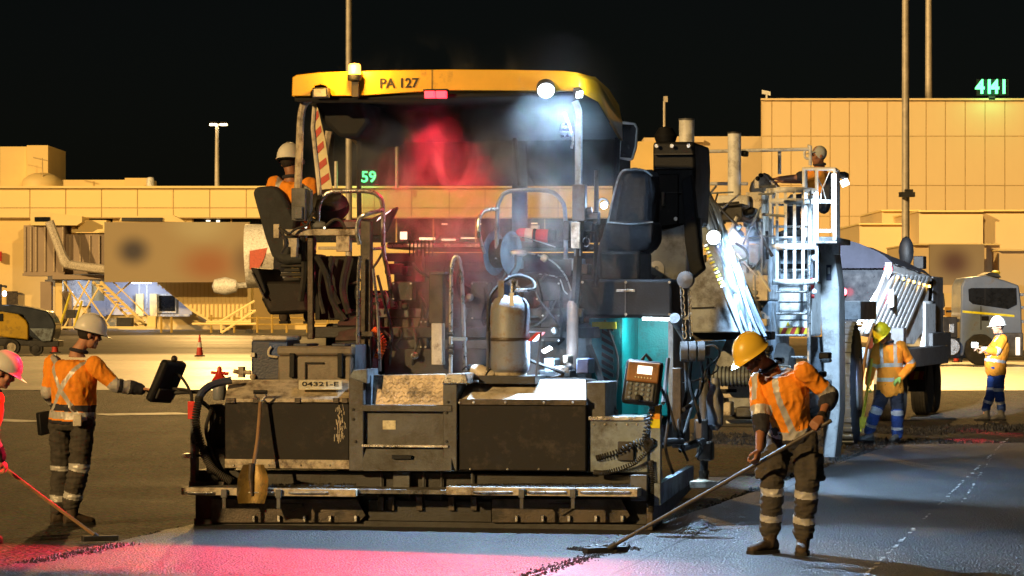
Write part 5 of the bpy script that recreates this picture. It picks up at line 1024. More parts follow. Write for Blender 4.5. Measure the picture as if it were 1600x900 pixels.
for pts in ([(1256, 378, 13.2), (1256, 262, 13.2)], [(1259, 378, 13.25), (1259, 262, 13.25)], [(1254, 264, 13.2), (1305, 264, 13.2)], [(1304, 375, 13.2), (1304, 264, 13.2)], [(1276, 264, 13.2), (1276, 440, 13.2)], [(1276, 315, 13.2), (1305, 315, 13.2)], [(1276, 361, 13.2), (1305, 361, 13.2)], [(1304, 264, 13.2), (1310, 268, 14.9)], [(1310, 268, 14.9), (1310, 372, 14.9)]): rail(pts, .022)
for pts in ([(1272, 266, 13.2), (1286, 295, 13.2), (1292, 318, 13.2)], [(1297, 266, 13.2), (1284, 296, 13.2), (1281, 318, 13.2)]): rail(pts, .007, 'wire_stay', 'chrome')
# ladder with safety cage
u0, u1 = f.Q(1197, 340, 13.1).x, f.Q(1273, 340, 13.1).x; uc, ur = (u0 + u1) / 2, (u1 - u0) / 2
def zc(y): return f.Q(1235, y, 12.9).z
for y, hh in ((298, .035), (315, .03), (386, .035), (441, .035)):
    ring = [Vector((uc - ur * math.cos(t), 13.15 - .62 * math.sin(t), zc(y))) for t in [math.pi * i / 18 for i in range(19)]]
    b = MB(); n_ = len(ring); vs = []
    for p in ring: vs += [p - Vector((0, 0, hh)), p + Vector((0, 0, hh))]
    b.add(vs, [(2 * i, 2 * i + 2, 2 * i + 3, 2 * i + 1) for i in range(n_ - 1)]); o = b.build('cage_hoop', M['white'], mt); o.modifiers.new('t', 'SOLIDIFY').thickness = .012
for i in range(9):
    t = math.pi * (i + .35) / 8.7; x, y = uc - ur * math.cos(t), 13.15 - .60 * math.sin(t); bot = 441 if 2 <= i <= 6 else 388
    MB().obox(Vector((x, y, (zc(298) + zc(bot)) / 2)), (.018, 0, 0), (0, .006, 0), (0, 0, (zc(298) - zc(bot)) / 2)).build('cage_bar', M['white'], mt)
for x in (1206, 1264): MB().ptube(f, [(x, 300, 13.1), (x, 440, 13.1), (x - 3 if x < 1230 else x, 640, 12.8)], .024, 8).build('ladder_rail', M['chrome'], mt)
for k in range(10): y = 320 + k * 34; MB().ptube(f, [(1205, y, 13.1), (1264, y, 13.1)], .016, 8).build('ladder_rung', M['chrome'], mt)
# cabinet behind the ladder with hazard stripes
cab = mb_('cabinet', 'white', 1202, 440, 1268, 526, 13.4, 14.6, bev=.03)
for y in (471, 499): mb_('cabinet_seam', 'steel_g', 1204, y, 1266, y + 1.4, 13.39, 13.4, bev=0, par=cab)
mb_('cabinet_upper', 'mgrey', 1205, 392, 1270, 440, 13.6, 14.6, bev=.02); mb_('dark_gap', 'black', 1208, 412, 1262, 424, 13.55, 13.6, bev=0)
stm = [mat('stripe_red', (.45, .04, .03), .5), mat('stripe_yellow', (.75, .55, .03), .5)]
for k in range(8):
    x = 1205 + k * 7; MB().ppoly(f, [(x, 524), (x + 7, 524), (x + 12, 512), (x + 5, 512)], 13.385, 13.4).build('hazard_stripe', stm[k % 2], cab)
MB().ppoly(f, [(1228, 509), (1231, 502), (1234, 509)], 13.385, 13.4).build('warning_triangle', stm[1], cab); mb_('notice', 'white', 1237, 502, 1256, 510, 13.38, 13.4, bev=0, par=cab)
mb_('red_placard', mat('placard_red', (.6, .05, .05), .5), 1267, 434, 1272, 466, 13.3, 13.35, bev=0)
# tall white fender column and big tyre on the far side
MB().ppoly(f, [(1278, 380), (1302, 380), (1311, 450), (1312, 640), (1304, 720), (1286, 720), (1287, 560), (1280, 470)], 14.6, 15.4).build('fender_column', M['white'], mt, .02)
mb_('column_label', 'bluebox', 1291, 414, 1299, 438, 14.58, 14.6, bev=0); mb_('label_print', 'white', 1293, 418, 1297, 428, 14.57, 14.58, bev=0); mb_('column_bracket', 'white', 1300, 375, 1311, 398, 14.4, 14.6)
for k, y in enumerate((403, 440, 456)): MB().lathe([(.03, 0), (.04, .03), (.02, .06)], f.Q(1272, y, 13.2), (0, -1, 0), 12).build('tail_lamp', M['white'], mt)
tc_ = Vector((f.Q(1322, 590, 18.2).x, 18.2, GZ + .86))
lit_tyre = mat('lit_rubber', (.15, .18, .22), .8, 0, dirt=(.06, .06, .06), damt=.35)  # rubber coloured paler and bluish in place of lamp light
ty = MB().lathe([(.4, -.17), (.78, -.17), (.85, -.13), (.86, 0), (.85, .13), (.78, .17), (.4, .17)], tc_, (1, 0, 0), 48).build('tyre', lit_tyre, mt); MB().lathe([(.02, .2), (.36, .2), (.4, .1), (.4, -.1), (.02, -.1)], tc_, (1, 0, 0), 28).build('rim', M['white'], ty)
for k in range(32):
    a = 2 * math.pi * k / 32; c = tc_ + Vector((0, math.cos(a) * .86, math.sin(a) * .86)); MB().obox(c, (.14, 0, .0), (0, -math.sin(a) * .03, math.cos(a) * .03), (0, math.cos(a) * .02, math.sin(a) * .02)).build('tread_block', lit_tyre, ty)
ty2 = Vector((f.Q(1210, 600, 13).x, 13.2, GZ + .75)); MB().lathe([(.02, -.2), (.68, -.2), (.74, -.12), (.74, .12), (.68, .2), (.02, .2)], ty2, (1, 0, 0), 40).build('tyre', M['rubber'], mt)
mb_('drop_skirt', 'steel_b', 1262, 526, 1292, 660, 14.9, 15.2, bev=.02); mb_('rear_frame', 'mgrey', 1312, 470, 1345, 500, 16, 18.5)
# lattice of rails, braces and pipes round the platform and conveyor
rnd = random.Random(31)
for k in range(40):
    x, y = rnd.uniform(1098, 1200), rnd.uniform(285, 440); v0 = rnd.uniform(11.2, 12.6); kind = k % 4
    p1 = (x + rnd.uniform(18, 60), y + rnd.uniform(-3, 3), v0) if kind == 0 else (x + rnd.uniform(-2, 2), y + rnd.uniform(20, 70), v0) if kind == 1 else (x + rnd.uniform(15, 40), y + rnd.uniform(20, 60), v0) if kind == 2 else (x - rnd.uniform(10, 30), y + rnd.uniform(20, 60), v0)
    MB().ptube(f, [(x, y, v0), p1], rnd.uniform(.010, .024), 6).build('pipe_rail', M[rnd.choice(['white', 'steel_b', 'chrome', 'mgrey', 'steel_d', 'rubber'])], mt)
for k in range(20):
    x, y = rnd.uniform(1110, 1285), rnd.uniform(530, 650); v0 = rnd.uniform(11.0, 12.4); w_, h_ = rnd.uniform(6, 22), rnd.uniform(4, 16)
    mb_('underframe_part', rnd.choice(['steel_b', 'mgrey', 'steel_d', 'black', 'cream']), x, y, x + w_, y + h_, v0, v0 + .3, bev=.02)
# bright tube lamps
E_T = emit('tube_lamp', (.9, .97, 1.0), 9)
MB().ptube(f, [(1303, 272, 13.1), (1303, 358, 13.1)], .03, 8).build('tube_lamp', E_T, mt)
MB().ptube(f, [(1318, 281, 14.0), (1322, 290, 14.0)], .05, 8).build('tube_lamp', E_T, mt); mb_('lamp_hood', 'black', 1311, 268, 1322, 279, 14.0, 14.4, bev=.02)
lq = f.Q(1115, 371, 7.9); mb_('work_lamp', 'steel_d', 1105, 360, 1127, 384, 8.0, 8.2)
MB().lathe([(0, .0), (.075, .0), (.07, .03), (0, .04)], lq, (-.1, -1, 0), 20).build('lens', emit('led_hot', (.85, .95, 1.0), 20), mt)

# ================================================================== tipper truck on the far side
_th2 = math.atan(.27); _c2 = P(1391, 483, 53.0); f2 = Fr((_c2.x - 26 * math.sin(_th2), _c2.y - 26 * math.cos(_th2)), _th2)
tk = thing('tipper_truck', 'aluminium bodied tipper truck with grey tarpaulin reversed to the machine', 'truck', (-1.2, 28, GZ), f2)
vr = 26.0
def tb(name, m, *a, bev=.012, par=None): return MB().pbox(f2, *a).build(name, M[m] if isinstance(m, str) else m, par or tk, bev)
tb('tail_gate', 'glass_d', 1296, 412, 1389, 520, vr + .2, vr + .5); tb('body_front', 'steel_d', 1310, 430, 1440, 520, vr + 4.4, vr + 4.8)
a1, a2 = f2.Q(1391, 417, vr), f2.Q(1391, 417, vr); ur_ = a1.x
def side(v, y): return Vector((ur_, v, f2.Q(1391, y, vr).z))
zt, zb = f2.Q(1391, 417, vr).z, f2.Q(1391, 522, vr).z
L_t = 4.9
MB().prism([(ur_, vr - .1, zt), (ur_, vr + L_t, zt - .16), (ur_, vr + L_t - .6, zb + .1), (ur_, vr + 2.8, zb - .2), (ur_, vr - 3.0, zb)], (-.06, 0, 0)).build('side_wall', M['alu'], tk)
def rib(v0, k):
    lean = 3.0; zl = zb + .03
    prof = [(0, 0), (.045, .06), (.045, .28), (0, .34)]      # (proud, along): sloping flanks
    top = [(ur_ + .002 + a, v0 + b, zt - .12) for a, b in prof]; bot = [(ur_ + .002 + a, v0 + b - lean, zl) for a, b in prof]
    MB().add(top + bot, [(0, 1, 2, 3), (7, 6, 5, 4)] + [(i, i + 1, 5 + i, 4 + i) for i in range(3)]).build('rib', M['alu'], tk)
for k in range(9):
    v0 = vr + .2 + k * .5; rib(v0, k); continue; MB().prism([(ur_ + .002, v0 + .22, zt - .12), (ur_ + .002, v0 + .34, zt - .12), (ur_ + .002, v0 - 1.0, zb + .05), (ur_ + .002, v0 - 1.12, zb + .05)] if k > 1 else [(ur_ + .002, v0 + .22, zt - .12), (ur_ + .002, v0 + .34, zt - .12), (ur_ + .002, v0 - .4 + .1, (zt + zb) / 2), (ur_ + .002, v0 - .5 + .1, (zt + zb) / 2)], (.05, 0, 0)).build('rib', M['alu'], tk, .006)
MB().ppoly(f2, [(1389, 420), (1394, 424), (1340, 522), (1326, 516), (1336, 508)], vr - .3, vr - .2).build('tail_edge', M['alu'], tk, .006)
MB().prism([(ur_ + .03, vr - .1, zt + .07), (ur_ + .03, vr + L_t, zt - .10), (ur_ + .03, vr + L_t, zt - .2), (ur_ + .03, vr - .1, zt - .08)], (-.1, 0, 0)).build('top_rail', M['alu'], tk, .008)
for k in range(7): MB().obox(Vector((ur_ + .045, vr + .5 + k * .66, zt - .17 - k * .02)), (.02, 0, 0), (0, .05, 0), (0, 0, .022)).build('marker_light', emit('amber_marker', (1, .55, .12), 7), tk, .005)
for x, y in ((1388, 421), (1317, 456)): MB().lathe([(0, 0), (.07, 0), (.06, .03), (0, .04)], f2.Q(x, y, vr - .15), (.1, -1, 0), 16).build('tail_lamp', emit('tail_red', (1, .06, .08), 12), tk)
# tarpaulin: arched cloth with sag
tv = []; nu, nv = 14, 14; ul = f2.Q(1302, 400, vr).x - .9
for j in range(nv + 1):
    for i in range(nu + 1):
        s_, t_ = i / nu, j / nv; u = ul + (ur_ + .05 - ul) * s_; v = vr - .1 + t_ * L_t
        arch = .42 * math.sin(math.pi * min(1, max(0, s_)) ** .9) ** .7 * (1 - .25 * t_); z = zt + .05 - .16 * t_ + arch + .035 * noise.noise((u * 2.2, v * 1.3, 5)) + .03 * noise.noise((u * 5, v * 3, 1))
        tv.append((u, v, z))
tpn = MB().add(tv, [(j * (nu + 1) + i, j * (nu + 1) + i + 1, (j + 1) * (nu + 1) + i + 1, (j + 1) * (nu + 1) + i) for j in range(nv) for i in range(nu)])
tpn.add([tv[i] for i in range(nu + 1)] + [(tv[i][0], tv[i][1] + .02, zt - .02) for i in range(nu + 1)], [(i, i + 1, nu + 2 + i, nu + 1 + i) for i in range(nu)])
tpn.build('tarpaulin', M['tarp'], tk)
MB().ball(f2.Q(1416, 393, vr + 5.3), (.14, 0, 0), (0, .1, 0), (0, 0, .28)).build('exhaust_top', M['black'], tk); tb('cab_rear', 'black', 1427, 400, 1443, 420, vr + 5.2, vr + 5.6)
# chassis, guards, wheels, tail board
tb('rear_bar', 'chrome', 1314, 503, 1358, 507, vr - .6, vr - .5, bev=.004); tb('rear_panel', 'steel_d', 1392, 512, 1412, 560, vr - .3, vr, bev=.01); tb('red_panel', mat('maroon_paint', (.18, .02, .03), .4), 1356, 492, 1372, 545, vr - .5, vr - .3)
tb('chassis_rail', 'steel_d', 1320, 545, 1420, 575, vr + .2, vr + 5.3)
pb2 = tb('plate_lamp_panel', 'white', 1378, 452, 1396, 480, vr - .5, vr - .4)
for x in (1383, 1391): MB().tube([f2.Q(x, 461, vr - .53) + Vector((.032 * math.cos(t), 0, .05 * math.sin(t))) for t in [2 * math.pi * i / 14 for i in range(15)]], .011, 6).build('red_ring', emit('ring_red', (1, .08, .12), 4), pb2)
def wheel(px, py, v, r, wd, par, nm='wheel'):
    c = Vector((f2.Q(px, py, v).x, v, GZ + r)); w_ = MB().lathe([(r * .5, -wd), (r * .92, -wd), (r, -wd * .7), (r, wd * .7), (r * .92, wd), (r * .5, wd)], c, (1, 0, 0), 32).build(nm, M['rubber'], par); MB().lathe([(.02, wd * .6), (r * .3, wd * .9), (r * .5, wd * .8), (r * .5, -wd * .5), (.02, -wd * .5)], c, (1, 0, 0), 24).build('rim', M['alu'], w_)
    for k in range(5): g0 = -wd * .62 + k * wd * .31; MB().lathe([(r * 1.003, g0 - .015), (r * 1.012, g0 - .012), (r * 1.012, g0 + .012), (r * 1.003, g0 + .015)], c, (1, 0, 0), 32).build('tread_ridge', M['rubber'], w_)
wheel(1383, 620, vr + 1.9, .5, .13, tk); wheel(1400, 620, vr + 1.9, .5, .13, tk); wheel(1400, 610, vr + 2.9, .5, .13, tk); wheel(1441, 600, vr + 5.2, .5, .15, tk); wheel(1453, 590, vr + 6.6, .5, .15, tk); wheel(1320, 620, vr + 1.9, .5, .13, tk)
mgd = tb('mud_guard', 'steel_d', 1414, 545, 1446, 612, vr + 3.8, vr + 3.9); tb('side_skirt', 'steel_d', 1420, 520, 1458, 560, vr + 4.5, vr + 7)
for k in range(3): MB().ppoly(f2, [(1420 + k * 7, 593), (1427 + k * 7, 593), (1430 + k * 7, 580), (1423 + k * 7, 580)], vr + 3.77, vr + 3.8).build('hazard_stripe', stm[k % 2], mgd)
tb('cab', 'steel_g', 1426, 432, 1458, 520, vr + 5.6, vr + 7); tb('side_tank', 'alu', 1418, 470, 1446, 548, vr + 4, vr + 5.4, bev=.05)
MB().ptube(f2, [(1345, 498, vr - .8), (1360, 500, vr - .8), (1368, 515, vr - .8), (1370, 600, vr - .8)], .05, 10, sm=4).build('white_hose', M['white'], tk)
for pts, r in (([(1322, 545, vr), (1336, 552, vr - .1), (1350, 545, vr), (1345, 562, vr)], .03), ([(1330, 570, vr), (1345, 575, vr), (1352, 565, vr)], .03)): MB().ptube(f2, pts, r, 6, sm=5).build('air_line', M['steel_b'], tk)

# ================================================================== parked prime mover at the far right
Yp = 109.0; pf = FrW((0, Yp), 0)
pm = thing('prime_mover', 'grey cab prime mover with yellow side stripe parked side on', 'truck', (P(1545, 560, Yp).x, Yp, GZ))
def qb(name, m, x0, y0, x1, y1, v0, v1, bev=.03, par=None): return MB().pbox(pf, x0, y0, x1, y1, v0, v1).build(name, M[m] if isinstance(m, str) else m, par or pm, bev)
cabm = mat('cab_grey', (.15, .20, .31), .35, 0, dirt=(.14, .12, .1), damt=.25, scale=1.5, coat=.2)
cb2 = MB().ppoly(pf, [(1502, 447), (1508, 434), (1540, 430), (1570, 438), (1592, 446), (1596, 475), (1598, 545), (1594, 556), (1553, 556), (1551, 535), (1540, 524), (1522, 524), (1510, 535), (1506, 556), (1500, 556)], 0, 2.4).build('cab', cabm, pm, .05)
MB().ppoly(pf, [(1513, 452), (1518, 450), (1588, 450), (1589, 476), (1575, 483), (1520, 475), (1514, 470)], -.02, 0).build('side_window', M['glass_d'], cb2); MB().ppoly(pf, [(1538, 451), (1541, 451), (1541, 478), (1538, 478)], -.03, -.02).build('window_pillar', M['black'], cb2)
MB().ppoly(pf, [(1504, 485), (1585, 492), (1585, 495.5), (1504, 488.5)], -.015, 0).build('yellow_stripe', mat('stripe_lime', (.8, .75, .02), .4), cb2); qb('door_handle', 'black', 1534, 494, 1545, 501, -.03, 0, .01, cb2); MB().ppoly(pf, [(1532, 478), (1533.4, 478), (1533.4, 515), (1532, 515)], -.008, 0).build('door_seam', M['ink'], cb2)
MB().ppoly(pf, [(1536, 430), (1548, 425), (1560, 427), (1565, 434)], .3, 2).build('roof_beacon_bar', M['steel_d'], pm, .02); MB().ball(P(1556, 426, Yp + .5), (.16, 0, 0), (0, .16, 0), (0, 0, .08)).build('roof_beacon', M['lemon'], pm)
for x, r, yb_ in ((1532, .54, 0), (1497 - 13, .0, 0)):
    if r:
        c = Vector((P(x, 0, Yp).x, Yp + .12, GZ + r)); w_ = MB().lathe([(r * .55, -.14), (r * .95, -.14), (r, -.09), (r, .14), (r * .55, .14)], c, (0, 1, 0), 32).build('wheel', M['rubber'], pm); MB().lathe([(.02, -.12), (r * .25, -.15), (r * .35, -.05), (r * .55, -.1), (r * .55, .1), (.02, .1)], c, (0, 1, 0), 24).build('rim', M['alu'], w_)
MB().lathe([(.02, -.02), (.27, -.02), (.29, 0), (.29, .3), (.02, .3)], P(1487, 542, Yp - .15), (0, 1, 0), 28).build('air_tank', M['chrome'], pm); qb('bumper', 'steel_g', 1553, 520, 1599, 557, -.05, .1); qb('head_lamp', emit('lamp_pale', (1, .9, .75), 1.2), 1587, 527, 1594, 555, -.09, -.05, .02)
qb('chassis', 'steel_d', 1450, 528, 1510, 560, .3, 1.2); qb('battery_box', 'steel_d', 1473, 495, 1496, 528, 0, .6); qb('battery_step', 'chrome', 1483, 506, 1491, 520, -.03, 0, .01); qb('air_gear', 'steel_g', 1455, 475, 1474, 530, .4, 1)
mrr = MB().ppoly(pf, [(1464, 460), (1467, 457), (1475, 458), (1477, 478), (1474, 482), (1465, 481)], -.3, -.2).build('wing_mirror', M['steel_d'], pm, .03); MB().ptube(pf, [(1468, 457, -.2), (1467, 446, -.1)], .03).build('mirror_arm', M['black'], pm)
for k in range(8): x = 1454 + rnd.uniform(0, 42); y = 470 + rnd.uniform(0, 60); qb('component', rnd.choice(['chrome', 'steel_d', 'brown', 'steel_g']), x, y, x + rnd.uniform(3, 9), y + rnd.uniform(3, 9), .1, .5, .02)
MB().ppoly(pf, [(1500, 556), (1506, 556), (1503, 566), (1500, 566)], .2, .5).build('mud_flap', M['rubber'], pm); c = Vector((P(1466, 0, Yp).x, Yp + .4, GZ + .5)); MB().lathe([(.02, -.15), (.46, -.15), (.5, 0), (.46, .15), (.02, .15)], c, (0, 1, 0), 28).build('wheel', M['rubber'], pm)
for y in (458, 478, 500): qb('grille_bar', 'chrome', 1594, y, 1600, y + 5, .1, 2.2, .01)

# ================================================================== roller at the far left
Yo = 132.0; of = FrW((0, Yo), 0)
ro = thing('road_roller', 'yellow road roller with dark blue hood at the left edge', 'road roller', (P(30, 550, Yo).x, Yo, GZ))
def ob(name, m, x0, y0, x1, y1, v0, v1, bev=.03): return MB().pbox(of, x0, y0, x1, y1, v0, v1).build(name, M[m] if isinstance(m, str) else m, ro, bev)
MB().ppoly(of, [(-60, 478), (4, 476), (20, 476), (50, 481), (74, 486), (82, 497), (87, 508), (86, 520), (82, 532), (68, 535), (45, 525), (44, 505), (36, 492), (0, 487), (-60, 487)], -.05, 1.7).build('hood', mat('dark_blue_hood', (.035, .045, .065), .3, 0, scale=2, coat=.3), ro, .06)
MB().ppoly(of, [(-60, 486), (4, 487), (28, 491), (40, 500), (44, 508), (44, 531), (0, 526), (-60, 526)], -.12, 1.7).build('side_body', mat('roller_yellow', (.55, .34, .015), .45, dirt=(.2, .13, .02), damt=.3, scale=1.5), ro, .05)
MB().ppoly(of, [(46, 513), (84, 513), (80, 533), (66, 534)], -.10, 0).build('hood_panel', M['steel_b'], ro, .03)
ob('frame', 'steel_d', -60, 528, 70, 540, .1, 1.5); ob('rear_frame', 'steel_d', 45, 532, 92, 542, .0, 1.4); ob('grille', 'black', -6, 490, 5, 502, -.14, -.12, .01)
for x, r in ((18, .34), (56, .28), (-30, .34)):
    c = Vector((P(x, 0, Yo).x, Yo + .15, GZ + r)); w_ = MB().lathe([(.02, -.15), (r * .6, -.15), (r * .62, -.12), (r * .94, -.14), (r, -.08), (r, .14), (.02, .14)], c, (0, 1, 0), 28).build('wheel', M['rubber'], ro); MB().lathe([(.02, -.17), (r * .55, -.16), (r * .6, -.12)], c, (0, 1, 0), 24).build('rim', M['beige'] if x == 18 else M['steel_d'], w_)
MB().ptube(of, [(1, 478, .3), (1, 444, .3)], .05).ptube(of, [(9, 450, .3), (9, 446, .3)], .05).ptube(of, [(1, 447, .3), (9, 447, .3)], .04).build('roll_bar', M['steel_d'], ro); MB().ball(P(7, 459, Yo - .1), (.09, 0, 0), (0, .06, 0), (0, 0, .12)).build('lamp', emit('roller_lamp', (.85, .9, 1), 12), ro)
# ================================================================== people
def remesh(mb, voxel, smooth_it, name):
    me = mb.mesh(name); o = bpy.data.objects.new('tmp', me); col.objects.link(o)
    m = o.modifiers.new('r', 'REMESH'); m.mode = 'VOXEL'; m.voxel_size = voxel; m.adaptivity = 0
    s = o.modifiers.new('s', 'SMOOTH'); s.factor = .5; s.iterations = smooth_it
    dg = bpy.context.evaluated_depsgraph_get(); res = bpy.data.meshes.new_from_object(o.evaluated_get(dg))
    bpy.data.objects.remove(o); bpy.data.meshes.remove(me); res.name = name; return res
def segs(poly):
    out = []; s = 0
    for a, b in zip(poly[:-1], poly[1:]): l = (b - a).length; out.append((np.array(a), np.array(b), s, l)); s += l
    return out
def project(pts, poly):
    best = np.full(len(pts), 1e9); par = np.zeros(len(pts))
    for a, b, s, l in segs(poly):
        d = (b - a) / l; t = np.clip((pts - a) @ d, 0, l); q = a + t[:, None] * d; r = np.linalg.norm(pts - q, axis=1); k = r < best; best[k] = r[k]; par[k] = (s + t)[k]
    return best, par
def finish(me, parent, name, mats, face_idx=None, folds=0.0, seed=0, anis=(1, 1, 1)):
    if folds:
        me.calc_loop_triangles(); n = len(me.vertices); co = np.empty(n * 3); me.vertices.foreach_get('co', co); co = co.reshape(-1, 3); no = np.empty(n * 3); me.vertices.foreach_get('normal', no); no = no.reshape(-1, 3)
        d = np.array([noise.noise((p[0] * 7 * anis[0] + seed, p[1] * 7 * anis[1], p[2] * 7 * anis[2])) + .75 * (1 - 2 * abs(noise.noise((p[0] * 13 * anis[0], p[1] * 13 * anis[1] + seed, p[2] * 13 * anis[2])))) for p in co])
        co += no * (d * folds)[:, None]; me.vertices.foreach_set('co', co.ravel())
    for m in mats: me.materials.append(m)
    if face_idx is not None: me.polygons.foreach_set('material_index', face_idx.astype(np.int32))
    me.polygons.foreach_set('use_smooth', [True] * len(me.polygons))
    me.transform(Matrix.Translation(-OFF[root_of(parent).name]))
    o = bpy.data.objects.new(name, me); col.objects.link(o); o.parent = parent; return o
def centers(me):
    n = len(me.polygons); c = np.empty(n * 3); me.polygons.foreach_get('center', c); return c.reshape(-1, 3)

def helmet(par, m, hc, fw, up, s=1.0, trim=None):
    rt = fw.cross(up).normalized(); n = 40; b = MB(); vs = []; rings = []
    for k in range(11):
        a = math.pi / 2 * k / 10; rings.append((math.sin(a), math.cos(a)))
    base = hc + up * .035 * s
    for i, (rs, hs) in enumerate(rings):
        for j in range(n):
            t = 2 * math.pi * j / n; x, y = math.cos(t), math.sin(t)
            ridge = .007 * max(0, 1 - (abs(x) / .16) ** 2) * (1 if hs > .15 else 0)
            vs.append(base + rt * (.112 * s * rs * x) + fw * (.142 * s * rs * y) + up * ((.142 * s) * hs + ridge * s))
    for (ex, dz) in ((.008, -.010), (.012, -.018), (.002, -.014)):
        for j in range(n):
            t = 2 * math.pi * j / n; x, y = math.cos(t), math.sin(t); pk = max(0, y) ** 3 * .055 if ex > .01 else max(0, y) ** 3 * .01
            vs.append(base + rt * ((.112 + ex) * s * x) + fw * ((.142 + ex + pk) * s * y) + up * ((dz - max(0, y) ** 3 * .018) * s))
    k = len(rings) + 3
    b.add(vs, [(i * n + j, i * n + (j + 1) % n, (i + 1) * n + (j + 1) % n, (i + 1) * n + j) for i in range(k - 1) for j in range(n)])
    o = b.build('hard_hat', m, par)
    r2 = MB(); 
    for j in range(n + 1):
        pass
    r2.tube([base + rt * (.106 * s * math.cos(t)) + fw * (.134 * s * math.sin(t)) - up * .022 * s for t in [2 * math.pi * i / 30 for i in range(31)]], .010 * s, 6); r2.build('headband', M['black'], o)
    return o

